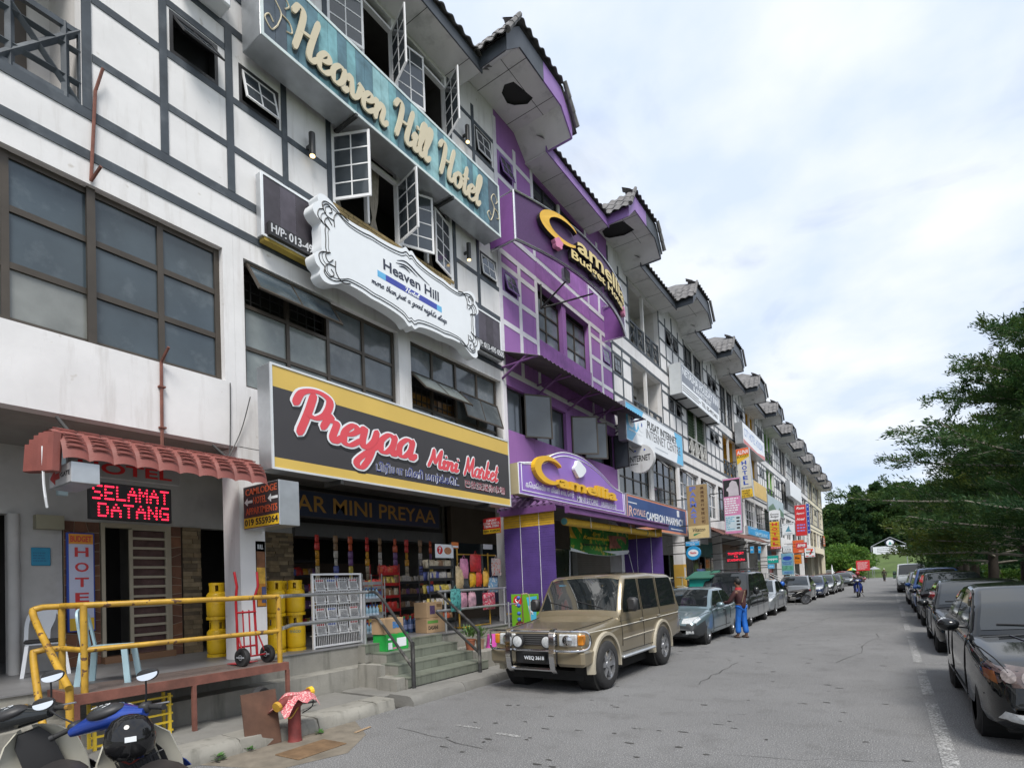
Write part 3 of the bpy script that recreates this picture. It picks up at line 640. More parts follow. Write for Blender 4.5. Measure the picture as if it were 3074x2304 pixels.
# unit 1: white casements of the two upper floors
BRICK = M('buff_brick', (.30, .22, .10), .85, var=.25, sc_=14)
for fl, (zs, hh) in ((2, (8.80, 1.22)), (3, (12.05, 1.22))):
    A = {2: [(6.39, 'left', 63), (7.98, 'right', 78), (8.07, 'left', 26), (9.62, 'right', 14)], 3: [(6.36, 'left', 14), (7.96, 'right', 68), (8.07, 'left', 12), (9.62, 'right', 66)]}[fl]
    for y_, ax, an in A:
        sash(b1, (FX-.03, y_ if ax == 'left' else y_-.72, zs), ax, R(an), .72, hh, 2, 4, WFRAME, GLASS, bar=.045)
    L = [g_box(FX-.10, FX+.006, 6.34, 6.40, zs-.06, zs+1.55), g_box(FX-.10, FX+.006, 9.62, 9.69, zs-.06, zs+1.55), g_box(FX-.10, FX+.006, 7.96, 8.06, zs-.06, zs+1.55)]
    for a, d in ((6.40, 7.96), (8.06, 9.62)): L += [g_box(FX-.10, FX+.003, a, d, zs+hh+.02, zs+hh+.07), g_box(FX-.10, FX+.003, a, d, zs+1.5, zs+1.55), g_box(FX-.10, FX+.003, (a+d)/2-.025, (a+d)/2+.025, zs, zs+hh)]
    b1.add('window_frame', merge(*L), WFRAME)
for r_ in range(3):
    for i in range(15):
        a = 6.34+.223*i+(.11 if r_ % 2 else 0)
        if a+.21 > 9.69: continue
        b1.box('brick', FX-.05, FX+.012+.006*r_, a, a+.212, 8.535+.068*r_, 8.535+.068*r_+.06, BRICK)
for y_ in (6.45, 7.35, 9.0): b1.add('curtain', g_loft([[(FX-.22+.03*(i % 2), y_+.045*i, 10.2), (FX-.22+.03*(i % 2), y_+.03*i+.05, 9.5), (FX-.22, y_+.012*i+.12, 9.15), (FX-.22+.03*(i % 2), y_+.04*i, 8.75)] for i in range(8)], cap=False, closed=False), M('beige_curtain', (.36, .32, .27), .9, var=.2, sc_=9), smooth=True)
# unit 1: first-floor windows, two hopper pairs standing open
DG = M('dull_wired_glass', (.19, .215, .21), .12, var=.2, sc_=2.5, dirt=(.38, .4, .38), damt=.5, spec=.7)
DG2 = M('dull_grey_glass', (.10, .115, .125), .10, var=.3, sc_=2.5, dirt=(.3, .31, .3), damt=.5, spec=.7)
grid_window(b1, 4.63, 7.82, 4.9, 6.9, (0, .25, .5, .75, 1), (0, .33, .66, 1), BRONZE, DG2, skip=((0, 2), (1, 2)), bar=.06, gms={(0, 0): DG, (1, 0): DG, (0, 1): DG, (1, 1): DG})
sash(b1, (FX-.06, 4.68, 6.24), 'top', R(34), 1.56, .62, 2, 1, BRONZE, GLASSG, bar=.045)
grid_window(b1, 8.15, 11.33, 4.9, 6.9, (0, .25, .5, .75, 1), (0, .33, .66, 1), BRONZE, DG2, skip=((0, 1), (1, 1)), bar=.06)
sash(b1, (FX-.06, 8.2, 5.58), 'top', R(44), 1.52, .64, 2, 1, BRONZE, DG, bar=.04); sash(b1, (FX-.04, 9.8, 5.58), 'top', R(16), 1.45, .64, 2, 1, BRONZE, DG2, bar=.04)
GRIL = M('black_grille', (.03, .03, .03), .6)
for a, d, z, e in ((4.68, 6.2, 6.22, 6.85), (8.2, 9.7, 5.58, 6.2)):
    b1.add('window_grille', merge(*[g_box(FX-.22, FX-.205, a+(d-a)*i/9-.008, a+(d-a)*i/9+.008, z, e) for i in range(10)], *[g_box(FX-.224, FX-.209, a, d, z+(e-z)*i/4-.008, z+(e-z)*i/4+.008) for i in range(5)]), GRIL)
AMB = M('amber_glass_block', (.28, .14, .035), .3, var=.4, sc_=9)
for i in range(15):
    for j in range(5):
        if j < 4 or i < 15: b1.box('glass_block', FX-.32, FX-.28, 8.2+.205*i+.006, 8.2+.205*(i+1)-.006, 4.95+.2*j, 5.14+.2*j, AMB)
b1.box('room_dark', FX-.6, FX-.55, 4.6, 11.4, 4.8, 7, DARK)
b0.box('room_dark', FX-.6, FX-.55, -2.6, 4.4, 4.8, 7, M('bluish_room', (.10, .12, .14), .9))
# unit 2: purple house windows
for a, d in ((13.43, 14.97), (15.22, 16.82)):
    b2.box('window_surround', FX-.5, FX-.45, a, d, 8.72, 10.36, DARK)
    w_ = grid_window(b2, a, d, 8.72, 10.2, (0, .5, 1), (0, .33, .67, 1), BRONZE, M('hazy_glass', (.16, .19, .22), .15, var=.3, spec=.8), x=FX-.2, bar=.05)
b2.box('window_pier', FX-.24, FX-.03, 14.98, 15.21, 8.72, 10.36, PURP)
COR = M('purple_corrugated', (.26, .10, .34), .6, var=.25, sc_=3, dirt=(.14, .06, .18), damt=.6, streak=True)
def corrug(y0, y1, z0, z1, x, n, amp=.012):
    V = [(x+amp*math.sin(math.pi*i), y0+(y1-y0)*i/(2*n), z) for z in (z0, z1) for i in range(2*n+1)]
    V = [(x+(amp if i % 2 else -amp), y0+(y1-y0)*i/(2*n), z) for z in (z0, z1) for i in range(2*n+1)]; m = 2*n+1
    return V, [(i, i+1, m+i+1, m+i) for i in range(2*n)]
b2.add('corrugated_panel', corrug(13.42, 16.83, 7.32, 8.70, FX+.02, 40), COR); b2.add('corrugated_panel', corrug(13.42, 16.83, 10.5, 10.97, FX+.02, 40), COR)
b2.add('corrugated_panel', corrug(13.42, 16.83, 11.1, 11.98, FX+.02, 40), COR)
DKG = M('tinted_office_glass', (.085, .10, .115), .12, var=.25, sc_=1.0, spec=.8)
for a, d in ((11.68, 14.86), (15.17, 18.48)):
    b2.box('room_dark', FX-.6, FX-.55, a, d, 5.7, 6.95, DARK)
grid_window(b2, 11.68, 14.86, 5.72, 6.9, (0, .25, .5, .75, 1), (0, 1), BLKF, DKG, skip=((1, 0),), bar=.045)
grid_window(b2, 15.17, 18.48, 5.72, 6.9, (0, .25, .5, .75, 1), (0, 1), BLKF, DKG, skip=((0, 0), (1, 0), (3, 0)), bar=.045)
sash(b2, (FX+.01, 12.47, 5.66), 'left', R(34), .82, 1.2, 1, 1, BRONZE, DKG, bar=.04)
sash(b2, (FX+.01, 15.18, 5.66), 'left', R(46), .84, 1.2, 1, 1, BRONZE, DKG, bar=.04); sash(b2, (FX+.01, 16.02, 5.66), 'left', R(42), .80, 1.2, 1, 1, BRONZE, DKG, bar=.04)
sash(b2, (FX+.01, 17.75, 5.66), 'right', R(78), .62, 1.2, 1, 1, BLKF, DKG, bar=.04)
# small lamps on the hotel wall
LAMP = M('lamp_black', (.03, .03, .03), .4); GLOW = M('warm_lamp_glass', (1, .72, .35), .4, emit=2.0, var=0)
for i, (y_, z_, lb) in enumerate(((5.83, 9.4, 'black cylinder wall lamp by the left casement of the white hotel house'), (10.12, 9.6, 'black cylinder wall lamp right of the open casements of the white hotel house'), (10.25, 12.55, 'black cylinder wall lamp above the blue sign near the purple house'), (5.75, 12.3, 'black cylinder wall lamp above the left end of the blue sign'))):
    t = Th('wall_lamp', lb, 'lamp', (FX+.01, y_, z_-.2), group='cylinder lamps on the hotel wall', world=True)
    t.add('lamp_body', g_tube([(FX+.14, y_, z_-.19), (FX+.14, y_, z_+.2)], .055, 12), LAMP, smooth=True); t.box('bracket', FX, FX+.09, y_-.02, y_+.02, z_-.03, z_+.03, LAMP)
    t.add('lamp_glass', g_tube([(FX+.14, y_, z_-.205), (FX+.14, y_, z_-.188)], .045, 12), GLOW)
# ------------------------------------------------------------------ signs
def zz(x0, y0, w, W=2211):
    s = w/W
    return lambda u, v: (x0+u*s, y0+v*s)
zA = zz(0, 0, 800); zB = zz(700, 0, 800); zE = zz(700, 500, 800); zF = zz(1400, 500, 800); zG = zz(0, 1000, 800); zH = zz(700, 1000, 800); zI = zz(1450, 1050, 600); zJ = zz(1900, 1000, 600); zK = zz(0, 1600, 800); zL = zz(700, 1600, 800); zM = zz(1450, 1650, 800); zN = zz(1950, 1550, 600); zX = zz(1480, 1350, 600); zW = zz(2000, 1250, 350, 1451); zT = zz(2200, 1500, 300, 1658); zS = zz(2200, 1250, 300, 1658); zV = zz(600, 1900, 700); zU = zz(0, 1900, 600); zO = zz(2474, 1500, 600); zR = zz(2400, 1400, 400, 1658)
def xsign(name, label, x, y0, y1, z0, z1, dep, body, face=None, cat='sign', rim=.03, rimmat=None, group=None):
    """board facing the road; local u = along the street, v = up, w = out. Face at w = 0"""
    t = Th(name, label, cat, (x, y0, z0), BX, group); t.W, t.H = y1-y0, z1-z0
    t.add('box', g_cbox(0, t.W, 0, t.H, -dep, -.004, .008), body)
    if face: t.box('face', rim, t.W-rim, rim, t.H-rim, -.004, 0, face)
    if rimmat:
        for a in ((0, t.W, 0, rim), (0, t.W, t.H-rim, t.H), (0, rim, rim, t.H-rim), (t.W-rim, t.W, rim, t.H-rim)): t.box('frame', *a, -.004, .012, rimmat)
    return t
def ysign(name, label, tl, tr, bl, br, y, dep=.16, body=ALU, face=SWHITE, cat='sign', rim=.02, tilt=0, group=None):
    """board standing out from the house, facing back along the street; corners given as photo pixels on the plane Y = y"""
    P = [PY(*p, y) for p in (tl, tr, bl, br)]
    x0, x1 = (P[0][0]+P[2][0])/2, (P[1][0]+P[3][0])/2; z1, z0 = (P[0][1]+P[1][1])/2, (P[2][1]+P[3][1])/2
    B_ = BY.to_4x4() @ Matrix.Rotation(tilt, 4, 'Z')
    t = Th(name, label, cat, (x0, y, z0), B_.to_3x3(), group); t.W, t.H = x1-x0, z1-z0
    t.add('box', g_cbox(0, t.W, 0, t.H, -dep, -.004, .008), body)
    if face: t.box('face', rim, t.W-rim, rim, t.H-rim, -.004, 0, face)
    t.box('bracket', -max(.1, min(.7, x0-FX)), .0, t.H*.75, t.H*.75+.04, -dep*.6, -dep*.4, GRIL); t.box('bracket', -max(.1, min(.7, x0-FX)), .0, t.H*.25, t.H*.25+.04, -dep*.6, -dep*.4, GRIL)
    return t
def lines(t, u0, u1, v0, v1, n, mat, w_=.002, hh=.5, jag=.3):
    """rows of small print"""
    L = []
    for i in range(n):
        v = v1-(v1-v0)*(i+.5)/n; h = (v1-v0)/n*hh; u = u0
        e = u1-(u1-u0)*jag*random.random()
        while u < e:
            s = random.uniform(.4, 1.6)*h*1.6; L.append(g_box(u, min(u+s, e), v-h/2, v+h/2, w_, w_+.002)); u += s+h*.45
    return t.add('small_print', merge(*L), mat)
# --- blue plank sign of the hotel
t = xsign('hotel_sign', 'long turquoise plank sign reading Heaven Hill Hotel in beige script', -7.28, 4.62, 10.78, 10.08, 11.36, .5, ALU, None, rimmat=M('pale_sign_edge', (.62, .7, .7), .5), rim=.05)
PLK = [M('plank_slate', (.075, .10, .13), .7, var=.3, sc_=5), M('plank_blue', (.10, .20, .25), .7, var=.35, sc_=5), M('plank_turquoise', (.17, .36, .40), .7, var=.35, sc_=5), M('plank_pale', (.26, .46, .49), .7, var=.3, sc_=5)]
n_ = 31
for i in range(n_):
    u = .05+(t.W-.1)*i/n_; e = min(i, n_-1-i); m_ = PLK[0] if e < 2 else (PLK[1] if e < 4 else PLK[random.choice((1, 2, 2, 3, 3))])
    t.box('printed_plank', u+.003, u+(t.W-.1)/n_-.003, .05, t.H-.05, -.004, .002, m_)
t.box('backing', .05, t.W-.05, .05, t.H-.05, -.008, -.004, DARK)
BEIGE = M('beige_letters', (.60, .53, .38), .5, var=.05)
for s_, u0, u1, v0, v1 in (('Heaven', .50, 2.50, .16, .98), ('Hill', 2.66, 3.76, .20, 1.02), ('Hotel', 3.92, 5.42, .22, 1.04)):
    t.script(s_, u0, u1, v0, v1, .035, BEIGE, wt=.34, thin=.15, d=.03, name='script_lettering'); t.script(s_, u0+.02, u1+.02, v0-.03, v1-.03, .003, M('letter_shadow_tone', (.05, .08, .09), .8, var=0), wt=.34, thin=.15, d=.001, name='letter_cast_shadow')  # dark offset copy paints the raised letters' cast shadow on the planks
def flourish(t, u, v, s, mat, w_=.006):
    for k, q in enumerate(([(0, 0), (.1, .35), (-.05, .6), (.12, .85), (.3, .7), (.2, .55)], [(0, 0), (-.15, -.2), (-.3, -.05), (-.2, .1), (-.1, 0)], [(.1, .35), (.3, .3), (.36, .12), (.22, .05)])):
        t.add('flourish', g_tube([(u+p[0]*s, v+p[1]*s, w_+.002*k) for p in spline(q, 6)], .012, 5), mat)
flourish(t, .28, .35, .7, BEIGE); flourish(t, 5.85, .35, .7, BEIGE)
for u in (1.75, 4.35): t.box('bracket', u, u+.05, -.06, -.0, -.55, .03, GRIL)
# --- dark panel with phone numbers and the ornate white plaque
t = xsign('phone_sign', 'long dark plank panel with phone numbers behind the ornate white plaque', -7.72, 4.83, 11.25, 7.30, 8.32, .14, ALU, None, rimmat=SWHITE, rim=.035)
DP = [M('dark_plank_a', (.055, .048, .06), .6, var=.3, sc_=5), M('dark_plank_b', (.08, .07, .09), .6, var=.3, sc_=5), M('dark_plank_c', (.11, .12, .16), .6, var=.3, sc_=5)]
for i in range(22):
    u = .035+(t.W-.07)*i/22; t.box('printed_plank', u+.002, u+(t.W-.07)/22-.002, .035, t.H-.035, -.004, .001, DP[(0, 1, 0, 2, 1)[i % 5]])
for u0, u1 in ((.1, 1.28), (5.28, 6.38)):
    pb = t.box('number_box', u0-.02, u1+.02, .02, .23, .001, .09, INK); t.text('H/P: 013-495 0505', u0, u1, .06, .20, .091, M('silver_digits', (.62, .63, .65), .4, metal=.2), d=.012, bold=.012)
t.box('rust_stain', .04, 1.5, -.055, -.002, -.13, .0, M('rusty_yellow_edge', (.42, .3, .05), .7, var=.3))
def plaque_outline(W, H, o=0):
    pts = []
    half = [(0, 1.0), (.04, 1.06), (.10, .94), (.22, .87), (.36, .84), (.46, .84), (.55, .80), (.66, .79), (.74, .82), (.80, .92), (.86, 1.0), (.92, 1.0), (.955, .9), (.95, .76), (.985, .68), (1.0, .52), (.97, .40), (.93, .34), (.935, .22), (.93, .0)]
    top = spline(half, 4); cx, cy = W/2, H/2
    r = [(cx+p[0]*(W/2+o), cy+p[1]*(H/2+o)) for p in top]
    return r+[(p[0], 2*cy-p[1]) for p in r[::-1][1:]]+[(2*cx-p[0], 2*cy-p[1]) for p in r[1:]][:-1]+[(2*cx-p[0], p[1]) for p in r[::-1][1:]][:-1]
t = Th('hotel_plaque', 'ornate scroll-edged white plaque reading Heaven Hill Hotel', 'sign', (-7.38, 5.52, 6.83), BX); t.W, t.H = 4.38, 1.47
t.add('plaque', g_prism(plaque_outline(t.W, t.H), -.24, 0), SWHITE)
def inset(t, o, w_, r=.010):
    P = plaque_outline(t.W, t.H, -o); t.add('scroll_line', g_tube([(p[0], p[1], w_) for p in P[::1]], r, 4, closed=True), INK)
inset(t, .09, .003); inset(t, .15, .003, .006)
for su in (-1, 1):
    for sv in (-1, 1):
        cu, cv_ = t.W/2+su*(t.W/2-.42), t.H/2+sv*(t.H/2-.34)
        for q in ([(0, 0), (.16, .02), (.22, .14), (.12, .22), (.04, .14), (.10, .08)], [(-.3, .16), (-.12, .2), (0, .08), (0, -.1)], [(.1, -.2), (.2, -.12), (.14, -.02), (.05, -.1)]):
            t.add('scroll_line', g_tube([(cu+su*p[0], cv_+sv*p[1], .004) for p in spline(q, 5)], .010, 4), INK)
NAVY = M('sign_navy', (.02, .025, .05), .4, var=0)
t.text('Heaven Hill', 1.5, 3.02, .80, 1.00, .001, NAVY, bold=.02)
for i, q in enumerate(([(1.85, 1.08), (2.1, 1.16), (2.45, 1.06), (2.75, .98)], [(1.82, 1.02), (2.1, 1.08), (2.4, 1.0)], [(1.9, .99), (2.05, 1.03), (2.2, .99)])): t.add('roof_emblem', g_tube([(p[0], p[1]+.05, .002) for p in spline(q, 5)], [.004+.012*math.sin(math.pi*k/(len(spline(q, 5))-1)) for k in range(len(spline(q, 5)))], 4), NAVY)
t.box('blue_band', 1.55, 2.95, .60, .72, -.001, .002, M('band_blue', (.04, .06, .36), .4)); t.box('blue_band_end', 1.35, 1.55, .60, .72, -.001, .002, M('band_cyan', (.12, .42, .7), .4)); t.box('blue_band_end', 2.95, 3.1, .60, .72, -.001, .002, M('band_cyan'))
t.script('Hotel', 2.05, 2.45, .61, .715, .003, SWHITE, wt=.3, thin=.15); t.script('more than just a good night\'s sleep', 1.2, 3.25, .36, .54, .001, NAVY, wt=.26, thin=.14, shear=.3)
# --- mini market fascia board
t = xsign('shop_sign', 'big charcoal and yellow light-box sign reading Preyaa Mini Market', -6.95, 4.41, 10.25, 3.47, 4.97, .32, ALU, None, rimmat=M('bright_edge', (.7, .72, .73), .4, metal=.3), rim=.03)
YS = M('straw_yellow_vinyl', (.64, .44, .10), .45, var=.06, sc_=1.2)
t.box('face', .03, t.W-.03, .17, t.H-.33, -.004, 0, SBLK); t.box('yellow_band', .03, t.W-.03, t.H-.33, t.H-.03, -.004, .0005, YS); t.box('yellow_band', .03, t.W-.03, .03, .17, -.004, .0005, YS)
PINK = M('coral_red_vinyl', (.68, .075, .095), .45, var=.04)
wl = M('white_vinyl', (.78, .8, .83), .45, var=.02)
for s_, u0, u1, v0, v1, o in (('Preyaa', .33, 2.86, .22, 1.30, .085), ('Mini', 3.12, 4.05, .50, .88, .11), ('Market', 4.18, 5.38, .48, .90, .11)):
    t.script(s_, u0+.015, u1+.015, v0-.03, v1-.03, .0012, INK, wt=.36, thin=.17, out=o*1.35, d=.001, name='letter_shadow'); t.script(s_, u0, u1, v0, v1, .006, wl, wt=.36, thin=.17, out=o, d=.001, name='letter_outline'); t.script(s_, u0, u1, v0, v1, .012, PINK, wt=.36, thin=.17, d=.001, name='script_lettering')
t.text('பிரியா மினி மார்க்கெட்', 1.88, 4.03, .20, .42, .001, wl, bold=.035, name='tamil_lettering'); t.text('பிரியா மினி மார்க்கெட்', 1.88, 4.03, .20, .42, .006, M('indigo_vinyl', (.03, .04, .2), .4), bold=.004, name='tamil_lettering')
t.text('巴依亞迷你市場', 4.22, 5.62, .24, .41, .001, wl, bold=.03, name='chinese_lettering'); t.text('巴依亞迷你市場', 4.22, 5.62, .24, .41, .006, M('maroon_vinyl', (.25, .03, .05), .4), bold=.0, name='chinese_lettering')
t.box('bracket', 1.15, 1.2, -.07, .0, -.4, .01, GRIL); t.box('bracket', 5.0, 5.05, -.07, .0, -.4, .01, GRIL)
for q in (.4, 2.9, 5.4): t.box('support', q, q+.06, .5, 1.3, -.96, -.32, GRIL)
t = xsign('inner_sign', 'dark navy fascia reading PASAR MINI PREYAA over the shop opening', -9.2, 5.0, 10.35, 3.18, 3.72, .08, SBLK, M('navy_board', (.015, .025, .06), .5))
t.text('PASAR MINI PREYAA', .5, 5.2, .12, .44, .001, M('dull_gold', (.38, .2, .04), .5), bold=.01)
# --- camlodge light box
def pbox(name, label, ct, cb, fr, lf, xe, face, end=ALU):
    """small projecting box: its outer corner (top / bottom pixel), outer far edge and inner edge pixels; xe = X of its outer end"""
    (y0, z1), (_, z0) = PX(*ct, xe), PX(*cb, xe); y1 = PX(*fr, xe)[0]; x0 = PY(*lf, y0)[0]
    t = Th(name, label, 'sign', (x0, y0, z0), BY); t.W, t.H, t.D = xe-x0, z1-z0, y1-y0
    t.add('box', g_cbox(0, t.W, 0, t.H, -t.D, 0, .006), end); t.box('face', .012, t.W-.012, .012, t.H-.012, 0, .003, face)
    return t
t = pbox('lodge_sign', 'black and yellow box sign reading Camlodge Hotel Appartments on the white pillar', zH(377, 1208), zH(382, 1585), zH(545, 1232), zH(82, 1290), -6.95, SBLK)
t.box('yellow_panel', .02, t.W-.012, .02, t.H*.26, .003, .006, YEL); t.text('019 5559364', .04, t.W-.03, .05, t.H*.23, .006, INK, bold=.02)
ORD = M('orange_red_letters', (.62, .12, .05), .4)
for s_, a, e in (('CAMLODGE', .78, .93), ('HOTEL', .56, .72), ('APPARTMENTS', .33, .49)): t.text(s_, t.W*(.08 if s_ != 'HOTEL' else .3), t.W*(.95 if s_ != 'HOTEL' else .66), t.H*a, t.H*e, .003, ORD, bold=.01)
for a, e in ((.7, .97), (.04, .27)): t.add('arrow', g_prism([(t.W*a, t.H*.63), (t.W*(a+.09), t.H*.72), (t.W*(a+.09), t.H*.66), (t.W*e, t.H*.66), (t.W*e, t.H*.60), (t.W*(a+.09), t.H*.60), (t.W*(a+.09), t.H*.54)], .003, .005), SWHITE)
t = pbox('arrow_sign', 'small steel box sign with a red arrow hung under the red canopy', zG(592, 1055), zG(602, 1232), zG(830, 1050), zG(408, 1190), -6.95, M('grubby_white', (.45, .45, .46), .5))
t.add('arrow', g_prism([(t.W*.06, t.H*.5), (t.W*.3, t.H*.9), (t.W*.3, t.H*.66), (t.W*.5, t.H*.66), (t.W*.5, t.H*.36), (t.W*.3, t.H*.36), (t.W*.3, t.H*.12)], .003, .005), M('dull_red', (.35, .03, .03), .5)); t.text('GATE', t.W*.55, t.W*.95, t.H*.4, t.H*.62, .003, INK)
# --- LED board, hotel boards of the lodge
LEDR = M('red_leds', (1, .02, .06), .5, emit=2.2, var=0)
t = xsign('led_board', 'black dot-matrix board glowing SELAMAT DATANG in red', -9.0, 2.97, 4.02, 2.88, 3.40, .1, INK, None)
def led(t, s_, u0, u1, v0, v1):
    F5 = {'S': '0111110000011100000111110', 'E': '1111110000111101000011111', 'L': '1000010000100001000011111', 'A': '0010001010111111000110001', 'M': '1000111011101011000110001', 'T': '1111100100001000010000100', 'D': '1111010001100011000111110', 'N': '1000111001101011001110001', 'G': '0111110000101111000101111', ' ': '0'*25, 'O': '0111010001100011000101110', 'K': '1000110010111001001010001', 'H': '1000110001111111000110001', 'R': '1111010001111101001010001', 'I': '0111000100001000010001110', 'P': '1111010001111101000010000', 'U': '1000110001100011000101110'}
    n = len(s_); L = []
    for i, ch in enumerate(s_):
        for r_ in range(5):
            for c_ in range(5):
                if F5[ch][r_*5+c_] == '1':
                    du, dv = (u1-u0)/(n*6), (v1-v0)/5; u, v = u0+(i*6+c_)*du, v1-(r_+1)*dv; L.append(g_box(u+du*.08, u+du*.92, v+dv*.2, v+dv*.7, .0, .004))
    t.add('led_dots', merge(*L), LEDR)['kind'] = 'stuff'
led(t, 'SELAMAT', .03, 1.03, .27, .49); led(t, 'DATANG', .09, 1.03, .03, .24)
t = xsign('canopy_sign', 'grey board reading HOTEL in red tucked under the red canopy', -7.6, 2.3, 3.5, 3.2, 3.42, .05, M('grey_board', (.33, .33, .34), .6), None); t.text('HOTEL', .1, 1.1, .05, .18, -.003, RED, bold=.02)
t = xsign('budget_sign', 'tall narrow sign reading BUDGET HOTEL in red on white and orange', -9.9, 2.98, 3.32, 1.30, 2.77, .06, BLUE, M('pale_lilac_face', (.55, .58, .75), .4), rim=.02)
t.box('orange_panel', .02, .32, 1.30, 1.45, 0, .002, M('orange_face', (.75, .3, .02), .4)); t.text('BUDGET', .04, .30, 1.33, 1.42, .002, RED, bold=.02); t.box('yellow_panel', .02, .32, .02, .2, 0, .002, YEL)
for i, ch in enumerate('HOTEL'): t.text(ch, .09 if ch != 'I' else .15, .26, 1.11-.225*i, 1.25-.225*i, .001, RED, bold=.02)
t = xsign('notice_plate', 'small blue plate with rounded corners on the white wall of the lodge', -9.97, 2.59, 2.81, 2.28, 2.54, .02, M('cyan_plate', (.02, .25, .42), .5)); lines(t, .02, .2, .05, .2, 4, M('plate_print', (.02, .16, .3), .5), w_=-.003)
t = xsign('door_sign', 'yellow and white enquiries sign fixed to the lodge door grille', -10.1, 3.98, 4.30, 1.78, 2.60, .02, SWHITE, None)
t.box('yellow_panel', .0, .32, .52, .82, -.003, .001, YEL); lines(t, .02, .3, .56, .78, 2, INK, hh=.45); lines(t, .02, .3, .34, .46, 1, BLUE); lines(t, .02, .28, .2, .3, 1, RED); t.box('black_panel', .1, .31, .12, .2, -.002, .002, INK); t.add('arrow', g_prism([(.06, .06), (.12, .1), (.3, .07), (.3, .03), (.12, .03)], .0, .002), BLUE)
t = ysign('coupon_sign', 'small red and yellow parking coupon sign on the pillar by the purple blind', (1448, 1550), (1503, 1558), (1450, 1597), (1503, 1605), 10.95, .02, RED, RED)
t.box('yellow_panel', .01, t.W-.01, .01, t.H*.3, 0, .003, YEL); t.text('KUPON P\nLETAK KERETA\nDIJUAL DISINI', .03, t.W-.03, t.H*.36, t.H*.92, .001, SWHITE, bold=.01); t.text('EJEN KUPON', .03, t.W-.03, t.H*.07, t.H*.24, .003, INK, bold=.015)
# --- curved purple hotel sign
arcp = [(PZ(*zF(*p), 10.02)) for p in ((412, 600), (560, 668), (700, 745), (850, 850), (980, 960), (1100, 1075), (1200, 1205), (1285, 1372))]
ax = np.array([p[0] for p in arcp]); ay = np.array([p[1] for p in arcp])
pc = np.polyfit(ay, ax, 2); cy0, cy1 = PX(*zF(412, 600), -7.1)[0], 18.05
cy_ = np.linspace(cy0, cy1, 40); mid = (cy0+cy1)/2; cxx = -7.12+.55*(1-((cy_-mid)/((cy1-cy0)/2))**2)
sl2 = np.concatenate([[0], np.cumsum(np.hypot(np.diff(cy_), np.diff(cxx)))])
def onarc(u, v, w_):
    y = np.interp(u, sl2, cy_); x = np.interp(u, sl2, cxx); dx = np.interp(u+.05, sl2, cxx)-np.interp(u-.05, sl2, cxx); dy = np.interp(u+.05, sl2, cy_)-np.interp(u-.05, sl2, cy_); n_ = math.hypot(dx, dy) or 1
    return (x+w_*dy/n_, y-w_*dx/n_, v)
AL = sl2[-1]; az0 = PX(*zF(412, 600), -7.1)[1]; az1 = PX(*zF(402, 200), -7.1)[1]
t = Th('hotel_sign', 'bowed purple sign reading Camellia Budget Hotel in gold letters', 'sign', (-7.1, cy0, az0), world=True)
gp = []
for w_ in (0, -.06): gp.append([[onarc(AL*i/30, v, w_) for i in range(31)] for v in (az0, az1)])
t.add('panel', merge(g_loft([gp[0][0], gp[0][1], gp[1][1], gp[1][0], gp[0][0]], cap=False, closed=False)), M('dark_violet_panel', (.07, .024, .10), .5, var=.2, sc_=30))
CH = M('chrome_tube', (.6, .6, .62), .25, metal=.8, var=.1)
for v in (az0, az1): t.add('frame_tube', g_tube([onarc(AL*i/24, v, .02) for i in range(25)], .03, 6), CH, smooth=True)
for u in (0, AL):
    x, y_, _ = onarc(u, 0, 0); t.add('frame_tube', g_tube([(x, y_, az0), (x, y_, az1)], .03, 6), CH)
    for v in (az0, az1): t.add('frame_tube', g_tube([(x, y_, v), (FX, y_+(.05 if u == 0 else -.05), v)], .025, 6), CH)
    t.add('side_panel', g_box(FX+.02, x-.02, y_-.008, y_+.008, az0+.03, az1-.03), M('violet_mesh', (.22, .08, .3), .6))
GOLD = M('gold_letter', (.72, .42, .035), .35, var=.06); GLD2 = M('pale_gold_letter', (.70, .55, .22), .4, var=.04); LSIDE = M('letter_side_black', (.02, .018, .02), .5)
def cres(cu, cv, ru, rv):                    # big capital C, a tapering crescent
    o_ = [(cu+ru*math.cos(a), cv+rv*math.sin(a)) for a in np.linspace(R(38), R(318), 26)]; i_ = [(cu+ru*.20+ru*.78*math.cos(a), cv+rv*.02+rv*.72*math.sin(a)) for a in np.linspace(R(312), R(36), 26)]
    return o_+i_
def arced(nm, g, mat): return t.add(nm, ([onarc(p[0], p[1], p[2]) for p in g[0]], g[1]), mat)
H_ = az1-az0
Cg = cres(1.55, az0+H_*.66, .82, H_*.30)
arced('letter_side', g_prism(Cg, .02, .135), LSIDE); arced('letter', g_prism([(p[0], p[1]) for p in Cg], .136, .14), GOLD)
for s_, u0, u1, v0, v1, mt in (('amellia', 2.25, 5.9, .42, .78, GLD2), ('Budget Hotel', 1.95, 5.55, .12, .37, GLD2)):
    arced('letter_side', text_geo(s_, u0, u1, az0+H_*v0, az0+H_*v1, .02, .11, .03), LSIDE); arced('letter', text_geo(s_, u0, u1, az0+H_*v0, az0+H_*v1, .131, .004, .02), mt)
ROSE = M('pink_flower', (.6, .2, .35), .5)
for u, v in ((1.4, .3), (5.75, .22)): arced('flower_emblem', g_prism([(u+.16*math.cos(a)*(1+.15*math.sin(5*a)), az0+H_*v+.14*math.sin(a)*(1+.15*math.sin(5*a))) for a in np.linspace(0, 2*math.pi, 20, endpoint=False)], .03, .16), ROSE)
fl = Th('flood_lamp', 'square floodlight on a bracket below the bowed purple sign', 'lamp', (FX+.6, 15.0, 9.3), world=True)
lx, lz = -7.0, 0; ly, lz = PX(*zF(825, 905), -7.0)
